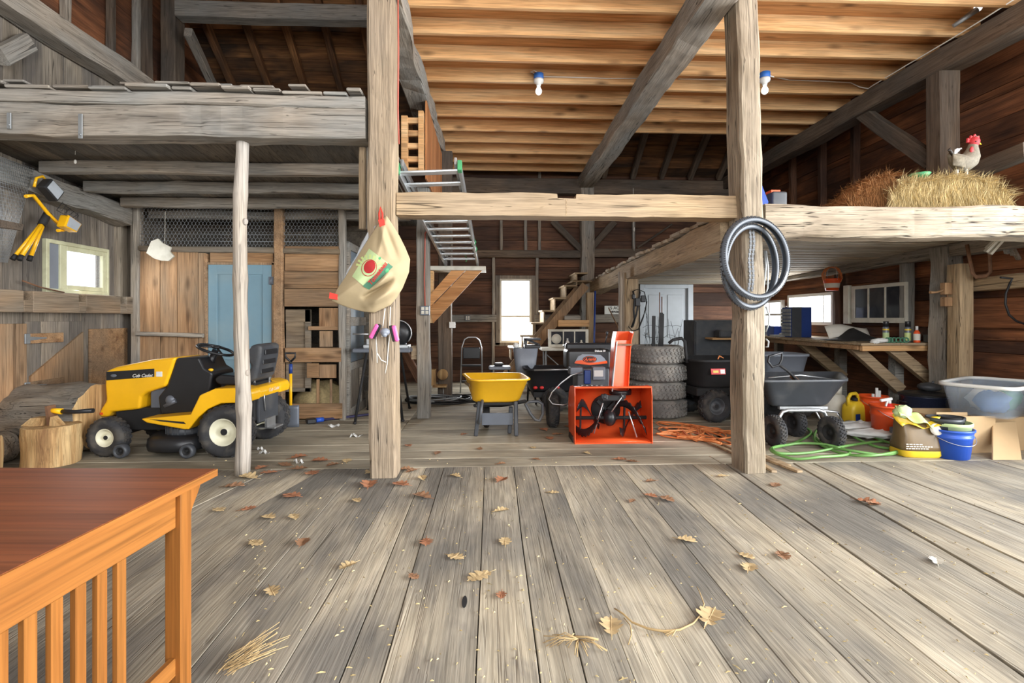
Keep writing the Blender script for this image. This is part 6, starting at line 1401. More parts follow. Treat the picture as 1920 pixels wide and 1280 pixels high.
# ================================================================== RIGHT BENCH, CLUTTER, POST TYRES, LOFT, LAMPS, LEAVES
# ------------------------------------------------------------------ workbench along the right wall
BE = thing('workbench', 'rough plank workbench on slanting braces along the right wall', 'workbench', (5.1, 7.4, 0))
bz = 1.0; xb, ye = 4.55, 6.0
mb = MB(); mb.bb((xb, ye, bz - .03), (xb + .5, 9.2, bz), .004); mb.bb((xb + .505, ye, bz - .03), (XR - .02, 9.2, bz), .004); mb.build('bench_top', M['coopwood'] if False else M['beam'], BE)
BE.location = (0, 0, 0)
mb = MB(); mb.bb((xb + .03, ye + .02, bz - .1), (XR - .22, ye + .07, bz - .03), .003); mb.build('end_rail', M['pine'], BE)
mb = MB(); mb.bb((xb + .02, ye + .1, bz - .09), (xb + .06, 9.2, bz - .03), .003); mb.build('front_rail', M['coopwoodx'], BE)
for y, xa, xz, zz in ((6.14, 5.0, 5.64, .46), (6.3, 4.64, 5.3, .38), (7.35, 4.64, 5.3, .42), (9.0, 4.64, 5.3, .4)):
    mb = MB(); mb.bar((xa, y, bz - .04), (xz, y, zz), .13, .09, up=(0, 1, 0), bev=.004); mb.build('slanting_brace', M['beam'], BE)
for y in (6.36, 7.41, 9.06):
    mb = MB(); mb.bb((5.28, y, 0), (5.4, y + .12, bz - .03), .004); mb.build('leg', M['greybeam'], BE)
def on(x, y_, Xp): return PX(x, y_, Xp)
def bx(name, label, cat, X, Y, w, d, h, mat, z=bz, bev=.006, group=None, parent=None):
    mb = MB(); mb.bb((X - w / 2, Y - d / 2, z), (X + w / 2, Y + d / 2, z + h), bev)
    if parent is not None: return mb.build(name, M[mat], parent)
    return single(mb, name, M[mat], label, cat, (X, Y, z), group)
# parts cabinet
c = PX(1488, 600, 4.9); PCB = thing('parts_cabinet', 'blue parts cabinet with small grey drawers on the bench', 'cabinet', (4.95, c.y, bz)); 
zt = P(1488, 576, c.y).z
mb = MB(); mb.bb((-.16, -.12, 0), (.17, .14, zt - bz), .004); mb.build('body', M['navy'], PCB)
for r in range(8):
    for k in range(2):
        mb = MB(); z = .02 + r * (zt - bz - .04) / 8; mb.bb((-.178, -.11 + k * .125, z), (-.155, .005 + k * .125, z + (zt - bz - .04) / 8 - .01), .003); mb.build('drawer', M['galv'], PCB)
mb = MB(); mb.bb((-.155, -.128, .0), (.0, -.118, zt - bz)); mb.build('front_grid', M['darkgrey'], PCB)
bx('parts_bin', 'small dark blue bin beside the parts cabinet near the tyre post', 'bin', 4.9, c.y + .5, .2, .22, .17, 'navy'); bx('grey_case', 'grey case on the bench left of the dark blue bin', 'case', 4.85, c.y + .85, .2, .2, .18, 'darkgrey')
# papers and dark sheet
c = PX(1612, 622, 5.1)
mb = MB(); mb.grid(lambda u, v: Vector((4.75 + .62 * u, c.y + .12 + .1 * v, bz + .02 + .17 * v + .03 * math.sin(u * 5))), 8, 3); single(mb, 'paper_sheet', M['paper'], 'creased white paper sheet propped on the bench below the three pane sash', 'paper', (5.0, c.y, bz), solid=.004)
mb = MB(); mb.grid(lambda u, v: Vector((4.62 + .75 * u, c.y - .3 + .42 * v, bz + .008 + (.16 * math.exp(-((u - .62) / .22) ** 2)) * v)), 14, 5); single(mb, 'black_sheet', M['blackmat'], 'black crumpled sheet lying before the white paper on the bench', 'sheet', (5.0, c.y - .2, bz), solid=.004)
mb = MB(); mb.bb((4.7, 8.0, bz), (4.95, 8.3, bz + .03), .005); mb.ell((4.82, 8.1, bz + .04), .07, .05, .03); single(mb, 'tool_bits', M['steel'], 'small metal bits on the bench just right of the parts cabinet', 'hardware', (4.8, 8.1, bz))
# spray cans, bottle, pan, gloves
yc = 6.2
for i, (x, nm) in enumerate(((1661, 'left'), (1702, 'right'))):
    p = P(x, 640, yc + (.1 if i == 0 else 0)); CAN = thing('spray_can', 'tall spray can with black cap and yellow green label on the bench, %s one' % nm, 'spray can', (p.x, p.y, bz), 0, 'spray cans on the bench')
    mb = MB(); mb.lathe([(.033, 0), (.035, .008), (.035, .175), (.03, .195), (.02, .2)], (0, 0, 0)); mb.build('can_body', M['greysteel'], CAN)
    mb = MB(); mb.lathe([(.0355, .02), (.0355, .12)], (0, 0, 0), cap=False); mb.build('can_label', M['baggreen' if i else 'mint'], CAN)
    mb = MB(); mb.lathe([(.0357, .15), (.0357, .17)], (0, 0, 0), cap=False); mb.build('yellow_band', M['bagyellow'], CAN)
    mb = MB(); mb.lathe([(.03, .195), (.031, .26), (.028, .265)], (0, 0, 0)); mb.build('cap', M['black'], CAN)
p = P(1719, 640, 6.08); BO = thing('orange_bottle', 'orange bottle with white cap and label at the near end of the bench', 'bottle', (p.x, p.y, bz))
mb = MB(); mb.lathe([(.034, 0), (.036, .01), (.036, .12), (.02, .15), (.014, .155)], (0, 0, 0)); mb.build('bottle_body', M['orange'], BO)
mb = MB(); mb.lathe([(.0365, .03), (.0365, .11)], (0, 0, 0), cap=False); mb.build('bottle_label', M['paper'], BO)
mb = MB(); mb.lathe([(.016, .155), (.014, .205)], (0, 0, 0)); mb.build('cap', M['white'], BO)
p = P(1763, 640, 6.2); mb = MB(); mb.lathe([(.165, 0), (.17, .01), (.172, .085), (.176, .09), (.168, .09), (.164, .015)], (p.x, p.y, bz)); single(mb, 'round_pan', M['galv'], 'round galvanised pan at the near end of the bench', 'pan', (p.x, p.y, bz))
p = P(1740, 640, 6.45); mb = MB(); mb.ell((p.x, p.y, bz + .1), .16, .1, .11, amp=.3); single(mb, 'burlap_bundle', M['wallbrown'], 'brown cloth bundle behind the round galvanised pan', 'bundle', (p.x, p.y, bz))
p = P(1652, 645, 6.05); mb = MB(); mb.ell((p.x - .03, p.y - .02, bz + .03), .1, .05, .03, amp=.4); mb.ell((p.x - .1, p.y - .03, bz + .01), .05, .04, .025, amp=.4); single(mb, 'plastic_bag', M['trash'], 'small clear plastic bag hanging over the bench edge below the left spray can', 'plastic bag', (p.x, p.y, bz))
mb = MB()
for k in range(6): mb.tube([(p.x + .04 + k * .05, p.y - .03 + .03 * math.sin(k), bz + .02 + .02 * math.cos(a)) if False else (p.x + .06 + k * .045 + .03 * math.cos(a), p.y - .03 + .012 * math.sin(k), bz + .035 + .028 * math.sin(a)) for a in [2 * PI * j / 10 for j in range(10)]], .009, 5, closed=True)
single(mb, 'green_cord_coil', M['dkgreen'], 'small green coiled cord between the two spray cans', 'cord coil', (p.x + .15, p.y, bz))
# three pane sash on the wall, coil basket above
a, c = PX(1592, 604, 5.5), PX(1694, 536, 5.5)
SS = thing('hung_sash', 'white three pane sash with dark glass fixed on the right wall above the bench', 'window sash', (5.55, c.y, 1.24)); ya, yb = c.y, a.y; z0, z1 = 1.24, 1.79; w = yb - ya
mb = MB()
for p0, p1, c0, c1 in ((ya, ya + .03, z0, z1), (yb - .07, yb, z0, z1), (ya + .03, yb - .07, z0, z0 + .07), (ya + .03, yb - .07, z1 - .05, z1), (ya + w * .34, ya + w * .34 + .025, z0 + .07, z1 - .05), (ya + w * .65, ya + w * .65 + .025, z0 + .07, z1 - .05)): mb.bb((5.53, p0, c0), (5.57, p1, c1), .003)
mb.build('sash_frame', M['offwhite'], SS, world=True)
mb = MB(); mb.bb((5.545, ya + .03, z0 + .07), (5.552, yb - .07, z1 - .05)); mb.build('sash_glass', M['darkglass'], SS, world=True)
mb = MB(); mb.bb((5.5, yb + .02, z0 - .02), (5.56, yb + .13, z1 + .02), .003); mb.build('sash_jamb', M['offwhite'], SS, world=True)
c = PX(1560, 525, 5.25); HB = thing('hanging_basket', 'small red plastic bucket with orange cord hung from the right loft beam', 'basket', c); cl = c
mb = MB(); mb.lathe([(.085, -.16), (.12, .02), (.125, .02), (.12, .0), (.08, -.15)], (0, 0, 0)); mb.build('bucket', M['orangebucket'], HB)
mb = MB(); mb.lathe([(.0955, -.12), (.108, -.05)], (0, 0, 0), cap=False); mb.build('bucket_label', M['paper'], HB)
mb = MB(); mb.tube([(0, -.12, 0), (0, -.1, .15), (0, 0, .26), (0, .1, .15), (0, .12, 0)], .004, 5); mb.build('bail_handle', M['steel'], HB)
mb = MB(); rnd = random.Random(3)
for k in range(9):
    t = rnd.uniform(-.5, .5); mb.tube([Vector((c.x, c.y, c.z + .06)) + Vector((.13 * math.cos(a) * math.cos(t), .13 * math.cos(a) * math.sin(t) + .02 * math.sin(3 * a + k), .14 * math.sin(a) + rnd.uniform(-.01, .01))) for a in [2 * PI * j / 20 for j in range(20)]], .006, 5, closed=True)
single(mb, 'cord_coil', M['cordorange'], 'orange cord coil hanging in the red bucket under the right loft', 'cord coil', c)
# clamp, bracket, slats, cable on the right wall
c = PX(1768, 553, 5.3); VC = thing('wooden_clamp', 'wooden screw clamp with a turned handle on the rough right wall post', 'clamp', c); yv = c.y - .1; xv = c.x
def vv(x, y): return P(x, y, yv)
mb = MB(); mb.tube([vv(1744, 548), vv(1752, 548), vv(1758, 547), vv(1778, 541)], [.018, .013, .012, .014], 8); mb.build('clamp_handle', M['coopwoodx'], VC, world=True)
for y0_, y1_ in ((530, 552), (557, 574)): p, q = vv(1768, y1_), vv(1782, y0_); mb = MB(); mb.bb((p.x, yv - .03, p.z), (q.x, yv + .04, q.z), .004); mb.build('clamp_jaw', M['coopwood'], VC, world=True)
mb = MB(); mb.tube([vv(1776, 575), vv(1776, 530)], .008, 6); mb.tube([vv(1768, 560), vv(1792, 557)], .012, 6); mb.build('clamp_screw', M['rust'], VC, world=True)
d = 5.35; mb = MB(); pl = [(1813, 458), (1818, 485), (1824, 512), (1830, 519), (1850, 517), (1857, 510), (1856, 480), (1853, 462)]
mb.tube([P(x, y, d) for x, y in pl], .025, 6, flat=.4); single(mb, 'iron_bracket', M['rust'], 'wide U shaped iron bracket hanging under the bright loft beam', 'bracket', P(1835, 500, d))
mb = MB()
for (x0, y0_, x1, y1_) in ((1892, 426, 1848, 472), (1900, 426, 1856, 476), (1890, 428, 1850, 466)): mb.bar(P(x0, y0_, 4.9), P(x1, y1_, 5.0), .025, .04, up=(0, 1, 0))
single(mb, 'pale_laths', M['offwhite'], 'pale laths stuck under the bright loft beam pointing left', 'laths', P(1870, 460, 4.9))
mb = MB()
for (x0, y0_, x1, y1_) in ((1876, 430, 1888, 475), (1880, 430, 1910, 486), (1878, 430, 1900, 478)): mb.bar(P(x0, y0_, 5.1), P(x1, y1_, 5.2), .025, .04, up=(0, 1, 0))
single(mb, 'grey_laths', M['greybeam'], 'grey laths stuck under the bright loft beam pointing right', 'laths', P(1890, 460, 5.1))
d = 5.0; mb = MB(); mb.tube([P(1876, 520, d), P(1898, 522, d), P(1894, 530, d), P(1886, 550, d), P(1885, 570, d), P(1892, 590, d), P(1906, 602, d), P(1935, 612, d)], .011, 7); single(mb, 'hanging_cable', M['black_cord'], 'black cable hooked on the right wall rail at the picture edge', 'cable', P(1895, 540, d))
# ------------------------------------------------------------------ floor clutter at right
p = G(1571, 792); PT = thing('propane_tank', 'pale propane tank behind the front garden cart', 'tank', (p.x, p.y + .1, 0))
mb = MB(); mb.lathe([(.11, 0), (.11, .03), (.14, .05), (.155, .1), (.155, .27), (.13, .33), (.06, .36)], (0, 0, 0)); mb.build('tank_body', M['offwhite'], PT)
mb = MB(); mb.lathe([(.1, .35), (.105, .45), (.1, .45), (.095, .35)], (0, 0, 0), closed=True); mb.build('collar', M['offwhite'], PT)
mb = MB(); mb.cyl((0, 0, .36), (0, 0, .42), .02); mb.build('valve', M['rust'], PT)
p = G(1612, 801); JG = thing('yellow_jug', 'yellow plastic jug with a moulded handle standing by the orange buckets', 'jug', (p.x, p.y + .1, 0), R(20))
mb = MB(); rs = []
for z, a, b in ((0, .12, .085), (.03, .128, .09), (.2, .128, .09), (.25, .12, .085), (.29, .08, .06), (.3, .06, .05)): rs.append([(a * math.copysign(abs(math.cos(t)) ** .5, math.cos(t)), b * math.copysign(abs(math.sin(t)) ** .5, math.sin(t)), z) for t in [2 * PI * k / 24 for k in range(24)]])
mb.rings(rs); mb.build('jug_body', M['bagyellow'], JG)
mb = MB(); mb.tube([(-.1, 0, .24), (-.1, 0, .34), (-.06, 0, .385), (.03, 0, .39), (.08, 0, .35), (.09, 0, .26)], .022, 8); mb.build('jug_handle', M['bagyellow'], JG)
mb = MB(); mb.bb((-.1, -.094, .05), (-.02, -.089, .16), .002); mb.build('jug_label', M['navy'], JG)
mb = MB(); mb.lathe([(.03, .295), (.03, .335)], (.02, 0, 0)); mb.build('cap', M['blackmat'], JG)
def bucket(name, label, X, Y, rt, rb, h, mat, lab=None, rz=0, ribs=True):
    root = thing(name, label, 'bucket', (X, Y, 0), rz); mb = MB()
    pr = [(rb, 0), (rb + (rt - rb) * .7, h * .7)] + ([(rb + (rt - rb) * .72 + .006, h * .71), (rb + (rt - rb) * .78 + .006, h * .78), (rb + (rt - rb) * .8, h * .79)] if ribs else []) + [(rt, h - .02), (rt + .01, h - .018), (rt + .01, h), (rt - .004, h), (rb - .004, .012), (.001, .01)]
    mb.lathe(pr, (0, 0, 0), seg=32); mb.build('bucket_body', M[mat], root)
    mb = MB(); mb.tube([(rt + .008, 0, h * .88)] + [((rt + .015) * math.cos(a), -.05 - .05 * math.sin(a), h * .88 - .2 * math.sin(a)) if False else ((rt + .012) * math.cos(a), (rt + .014) * -math.sin(a), h * .88 - .1 * math.sin(a)) for a in [PI * k / 12 for k in range(1, 12)]] + [(-rt - .008, 0, h * .88)], .003, 5); mb.build('bail_handle', M['steel'], root)
    if lab:
        mb = MB(); rr = rb + (rt - rb) * .45 + .003
        mb.grid(lambda u, v: Vector(((rb + (rt - rb) * (.25 + .4 * v) + .003) * math.cos(-PI / 2 - .5 + u), (rb + (rt - rb) * (.25 + .4 * v) + .003) * math.sin(-PI / 2 - .5 + u), h * (.25 + .4 * v))), 8, 2); mb.build('bucket_label', M[lab], root)
    return root
p = G(1655, 803); bucket('orange_bucket', 'orange bucket with white tubes in it, farther of the two', p.x, p.y + .15, .15, .125, .37, 'orangebucket'); bb_ = (p.x, p.y + .15)
for i, (x, h) in enumerate(((1637, 738), (1644, 727), (1649, 732))):
    q = P(x, h, p.y + .18); mb = MB(); mb.cyl((q.x, q.y, .03), (q.x, q.y, q.z), .016, seg=10); single(mb, 'white_tube', M['white'], 'white caulk tube standing in the farther orange bucket, %s one' % ('left', 'middle', 'right')[i], 'tube', (q.x, q.y, .03), 'white tubes in the orange bucket')
p = G(1682, 830); bucket('orange_bucket', 'orange bucket with blue and white label, nearer of the two', p.x, p.y + .14, .15, .125, .375, 'orangebucket', 'navy', .4); nb = (p.x, p.y + .14)
SBT = thing('spray_bottle', 'red spray bottle with white nozzle in the nearer orange bucket', 'bottle', (nb[0] + .03, nb[1], .03))
mb = MB(); mb.lathe([(.045, 0), (.045, .3), (.02, .36)], (0, 0, 0)); mb.build('bottle_body', M['red'], SBT)
mb = MB(); mb.cyl((.0, 0, .36), (0, 0, .39), .018); mb.bar((.03, 0, .41), (-.1, 0, .39), .03, .03, bev=.006); mb.bar((-.02, 0, .39), (-.04, 0, .33), .015, .015); mb.build('nozzle', M['white'], SBT)
p = G(1690, 834); mb = MB(); mb.bb((p.x - .05, p.y - .02, 0), (p.x + .07, p.y + .1, .17), .006); single(mb, 'grey_tin', M['greysteel'], 'small grey tin between the nearer orange bucket and the soil bag', 'tin', (p.x, p.y, 0))
p = P(1733, 780, 5.62); SP2 = thing('canning_pot', 'large black speckled pot with lid behind the soil bag', 'pot', (p.x, 5.62, 0))
mb = MB(); mb.lathe([(.2, 0), (.225, .02), (.235, .4), (.245, .41), (.245, .42)], (0, 0, 0), seg=36); mb.build('pot_body', plain('enamel_speckle', (38, 44, 62), .25, var=.3, vs=120), SP2)
mb = MB(); mb.lathe([(.248, .42), (.25, .432), (.2, .45), (.05, .47), (.001, .472)], (0, 0, 0), seg=36); mb.build('lid', M['black'], SP2)
for s in (-1, 1): mb = MB(); mb.tube([(s * .235, -.05, .34), (s * .275, -.05, .35), (s * .275, .05, .35), (s * .235, .05, .34)], .008, 6); mb.build('pot_handle', M['black'], SP2)
mb = MB(); mb.ell((p.x + .06, 5.62, .455 + .055), .12, .1, .05, amp=.25); mb.tube([(p.x + .09, 5.62, .54), (p.x + .1, 5.61, .58)], .012, 6); single(mb, 'grey_bundle', M['darkgrey'], 'grey tied bundle lying on the pot lid', 'bundle', (p.x, 5.62, .47))
# soil bag
p = G(1738, 859); SO = thing('soil_bag', 'opened brown and yellow soil bag slumped on the floor by the blue bucket', 'bag', (p.x, p.y + .12, 0), R(-8))
mb = MB(); rs = []
for z, a, b, ox in ((0, .18, .10, 0), (.02, .195, .115, 0), (.1, .19, .12, 0), (.2, .172, .11, -.01), (.28, .155, .09, -.02), (.34, .15, .06, -.025), (.36, .145, .045, -.025)): rs.append([(ox + a * math.copysign(abs(math.cos(t)) ** .42, math.cos(t)) * (1 + .04 * math.sin(5 * t + z * 20)), b * math.copysign(abs(math.sin(t)) ** .5, math.sin(t)) * (1 + .06 * math.sin(3 * t + z * 15)), z) for t in [2 * PI * k / 36 for k in range(36)]])
k_ = [tuple(a * .45 + b * .55 for a, b in zip(p, q)) for p, q in zip(rs[1], rs[2])]; mb.rings([rs[0], rs[1], k_], cap=False); mb.build('yellow_base', M['bagyellow'], SO)
mb = MB(); mb.rings([k_] + rs[2:]); so = mb.build('bag_body', M['brownbag'], SO)
mb = MB(); mb.grid(lambda u, v: Vector((-.19 + .34 * u + .1 * v * (u - .5), -.11 + .09 * v + .02 * math.sin(u * 12 + v * 4), .29 + .1 * v + .02 * math.sin(u * 8) - .04 * u * v)), 16, 6); mb.build('folded_top', M['bagyellow'], SO, solid=.004)
mb = MB(); mb.grid(lambda u, v: Vector((-.22 + .38 * u, -.13 + .08 * v + .02 * math.sin(u * 9), .39 + .07 * v - .13 * u + .02 * math.sin(u * 14 + v))), 16, 5); mb.build('torn_flap', M['baggreen'], SO, solid=.004)
mb = MB(); mb.ell((-.16, -.06, .42), .08, .06, .06, amp=.4); mb.build('clear_film', M['mint'], SO)
mb = MB(); c = Vector((.1, -.115, .27)); mb.lathe([(.001, 0), (.055, 0), (.055, .004), (.001, .004)], c, (0, -1, .25), 20, cap=False); mb.build('round_print', M['paper'], so)
for k, t in enumerate(('PREMIUM', 'ORGANIC SOIL', 'POTTING MIX')): pass
for k, wd in enumerate((.13, .22, .2)):
    mb = MB(); z = .125 - .02 * k
    x = -.17
    while x < -.17 + wd: l = random.uniform(.012, .03); mb.bb((x, -.131, z), (x + l, -.127, z + .009)); x += l + .007
    mb.build('print_line', M['paper'], so)
mb = MB(); mb.grid(lambda u, v: Vector((.2 + .01 * v, -.07 + .15 * u, .02 + .26 * v)), 4, 4); mb.build('side_print', M['orangewood'], so, solid=.004)
# loose plastic bags on the hose
for i, (x, y, w, h) in enumerate(((1612, 815, .26, .12), (1645, 826, .3, .1))):
    p = G(x, y); mb = MB(); mb.ell((p.x, p.y, h * .5 + .03), w, w * .5, h * .5, 24, 12, amp=.5, fr=5); single(mb, 'plastic_bag', M['trash'], ['crumpled white plastic bag on the hose before the yellow jug', 'crumpled white plastic bag beside the nearer orange bucket'][i], 'plastic bag', p)
# blue bucket with pots
p = G(1810, 864); BB = bucket('blue_bucket', 'blue bucket holding nested plant pots before the cardboard box', p.x, p.y + .17, .185, .155, .27, 'blue'); bX, bY = p.x, p.y + .17
for i, (dx, dy, rt, z0, h, mt, lb) in enumerate(((0, .0, .175, .05, .28, 'mint', 'pale green plant pot nested in the blue bucket'), (-.05, -.01, .14, .1, .27, 'darkgrey', 'dark grey plant pot nested inside the pale green pot'), (.05, .02, .1, .12, .25, 'blackmat', 'small black plant pot at the right inside the pale green pot'))):
    mb = MB(); mb.lathe([(rt * .75, z0), (rt * .97, z0 + h - .03), (rt + .004, z0 + h - .03), (rt + .004, z0 + h), (rt - .008, z0 + h), (rt * .72, z0 + .01), (.001, z0 + .01)], (bX + dx, bY + dy, 0)); single(mb, 'plant_pot', M[mt], lb, 'plant pot', (bX + dx, bY + dy, z0))
# cardboard box, flap, tote
CBX = thing('cardboard_box', 'open cardboard box under the clear tote by the right wall', 'box', (5.0, 4.98, 0), R(-4)); 
x0, x1 = P(1752, 800, 4.85).x - 5.0, .55
mb = MB(); t = .008
for a, b in (((x0, -.2, 0), (x1, -.2 + t, .33)), ((x0, .28, 0), (x1, .28 + t, .33)), ((x0, -.2 + t, 0), (x0 + t, .28, .33)), ((x1 - t, -.2 + t, 0), (x1, .28, .33)), ((x0 + t, -.2 + t, 0), (x1 - t, .28, t))): mb.bb(a, b)
mb.build('box_walls', M['card'], CBX)
mb = MB(); mb.bb((x0, -.2 - t, .2), (x0 + .3, -.2, .375)); mb.build('box_flap', M['card'], CBX)
mb = MB(); mb.prism([G(1862, 862), G(1916, 862), P(1905, 790, 4.72), P(1862, 792, 4.72)], (0, .012, 0)); 
single(mb, 'cardboard_sheet', M['card'], 'loose cardboard sheet leaning below the clear tote at the picture edge', 'cardboard', G(1885, 862))
mb = MB(); a, c = G(1848, 862), P(1857, 778, 4.75); mb.bb((a.x, 4.7, 0), (c.x, 4.715, c.z)); single(mb, 'cardboard_strip', M['card'], 'narrow pale cardboard strip standing right of the blue bucket', 'cardboard', (a.x, 4.7, 0))
TT = thing('storage_tote', 'clear plastic storage tote with blue and green things inside, on the cardboard box', 'tote', (5.12, 4.95, .345), R(30))
mb = MB(); rs = []
def tr(z, a, b): return [(a * math.copysign(abs(math.cos(t)) ** .35, math.cos(t)), b * math.copysign(abs(math.sin(t)) ** .35, math.sin(t)), z) for t in [2 * PI * (k + .5) / 40 for k in range(40)]]
mb.rings([tr(0, .4, .24), tr(.28, .47, .29), tr(.285, .5, .315), tr(.31, .5, .315), tr(.31, .485, .3), tr(.28, .46, .28), tr(.012, .39, .23)], cap=True); mb.build('tote_body', M['plastic'], TT)
mb = MB(); mb.rings([tr(.283, .505, .32), tr(.315, .505, .32), tr(.315, .47, .285), tr(.283, .47, .285)], closed=True); mb.build('tote_rim', M['white'], TT)
for i, (x, y, mt, r_, lb) in enumerate(((-.2, -.06, 'paleblue', .15, 'pale blue cloth bundle'), (.2, -.06, 'greenplastic', .15, 'green plastic bundle'), (.0, .04, 'trash', .16, 'white plastic bundle'), (.3, .08, 'blue', .1, 'small blue bundle'))):
    mb = MB(); c = local(TT) @ Vector((x, y, .016 + r_ * .75)); mb.ell(c, r_, r_ * .75, r_ * .75, 14, 8, amp=.35); single(mb, 'cloth_bundle', M[mt], lb + ' inside the clear storage tote', 'bundle', c)
mb = MB(); p = P(1912, 830, 5.0); mb.lathe([(.2, 0), (.23, .3), (.235, .3)], (p.x + .25, 5.1, 0)); single(mb, 'navy_tub', M['navy'], 'dark blue tub at the right picture edge under the tote', 'tub', (p.x + .25, 5.1, 0)) if False else None
# ------------------------------------------------------------------ bicycle tyres on the post
def bike_tyre(label, cx_, cy_, rx, ry, d, tilt, mat='rubber2'):
    c = P(cx_, cy_, d); R_ = ry * d / 950; root = thing('bike_tyre', label, 'bicycle tyre', c, 0, 'bicycle tyres on the post')
    yaw = math.acos(min(1, rx / ry)); ux = Vector((math.cos(yaw), math.sin(yaw), 0)); uz = Vector((0, math.sin(tilt), math.cos(tilt))); nn = ux.cross(uz).normalized(); r = .027
    mb = MB(); rs = []
    for k in range(72):
        a = 2 * PI * k / 72; rd = ux * math.cos(a) + uz * math.sin(a)
        rs.append([rd * (R_ - r + r * .95 * math.cos(b)) + nn * r * math.sin(b) for b in [R(-140 + 28 * j) for j in range(11)]])
    n = 11; vs = [p for q in rs for p in q]; fs = [(k * n + i, k * n + i + 1, ((k + 1) % 72) * n + i + 1, ((k + 1) % 72) * n + i) for k in range(72) for i in range(n - 1)]
    mb.add(vs, fs, True); b_ = mb.build('tyre_casing', M['biketyre'], root, solid=.004)
    mb = MB()
    for k in range(110):
        a = 2 * PI * k / 110; rd = ux * math.cos(a) + uz * math.sin(a); tg = nn.cross(rd)
        for s in (-1, 1):
            o = rd * math.cos(R(62)) + nn * s * math.sin(R(62)); mb.box(rd * (R_ - r) + o * (r + .001), (.007, .011, .012), Matrix((o, tg, o.cross(tg))).transposed())
        if k % 2: mb.box(rd * (R_ + .001), (.006, .014, .012), Matrix((rd, tg, rd.cross(tg))).transposed())
    mb.build('tread_knobs', M['rubber'], root); return root, ux, uz, nn, R_
M['biketyre'] = plain('bicycle_tyre_rubber', (74, 80, 88), .5, var=.15)
t1, ux, uz, nn, R1 = bike_tyre('bicycle tyre hung on the bleached post, upper front one of the two', 1417, 484, 78.5, 81.5, 4.0, R(4))
vs, fs = text_verts('HUTCHINSON', .03, 0, .0008); mb = MB(); sgn = -1 if nn.y > 0 else 1
def on_ring(v): a = R(-38) + (v.x) / (R1 - .027) * 1.0; rr_ = R1 - .030 + v.y * .9; rd = ux * math.cos(a) + uz * math.sin(a); return rd * rr_ + nn * sgn * .0285
mb.add([on_ring(v) for v in vs], fs); mb.build('sidewall_lettering', M['galv'], t1)
bike_tyre('bicycle tyre hung on the bleached post, lower one slipping behind to the left', 1408, 500, 74, 83, 4.09, R(-3))
CHN = thing('bicycle_chain', 'bright steel chain hanging down the bleached post inside the tyres', 'chain', P(1410, 424, 4.13))
mb = MB(); k = 0
for xo, yo in ((1407, 424), (1413, 424)):
    y = yo
    while y < (552 if xo == 1407 else 545): mb.box(P(xo + 1.2 * math.sin(y * .1) - (y - 424) * .02, y, 4.125 + .004 * (k % 2)), (.016 + .008 * (k % 2), .01, .02), None, .002); y += 4; k += 1
mb.build('links', M['chain'], CHN, world=True)
mb = MB(); mb.ell(P(1410, 422, 4.14), .012, .03, .012, 8, 6); mb.build('nail_head', M['galv'], CHN, world=True)
mb = MB(); mb.tube([P(1436, 470, 4.2), P(1440, 500, 4.2), P(1439, 540, 4.2), P(1433, 560, 4.2), P(1432, 540, 4.22), P(1436, 500, 4.22), P(1433, 470, 4.24)], .008, 6); mb.tube([P(1436, 575, 4.2), P(1442, 590, 4.2), P(1441, 608, 4.2), P(1436, 622, 4.2)], .007, 6); mb.tube([P(1436, 635, 4.2), P(1441, 640, 4.2), P(1440, 650, 4.2), P(1436, 650, 4.2)], .007, 6); single(mb, 'grey_cable', M['galv'], 'grey cable looped down the right side of the bleached post', 'cable', P(1437, 500, 4.22))
mb = MB(); mb.prism([P(1428, 345, 4.5), P(1441, 379, 4.48), P(1432, 393, 4.5), P(1426, 393, 4.5)], (0, .2, 0)); single(mb, 'blue_folder', M['blue'], 'blue folded sheet leaning against the bleached post on the loft', 'sheet', P(1432, 386, 4.5))
LBX = thing('grey_lunch_box', 'grey box with red handle on the loft right of the bleached post', 'box', P(1453, 386, 4.7)); zf = 2.262
a, c = P(1440, 384, 4.7), P(1468, 362, 4.7); mb = MB(); mb.bb((a.x, 4.62, zf), (c.x, 4.85, c.z)); bevel(mb.build('box_body', M['darkgrey'], LBX, world=True), .02)
a, c = P(1444, 362, 4.7), P(1461, 357, 4.7); mb = MB(); mb.bb((a.x, 4.68, a.z), (c.x, 4.78, c.z)); mb.build('box_handle', M['orangebucket'], LBX, world=True)
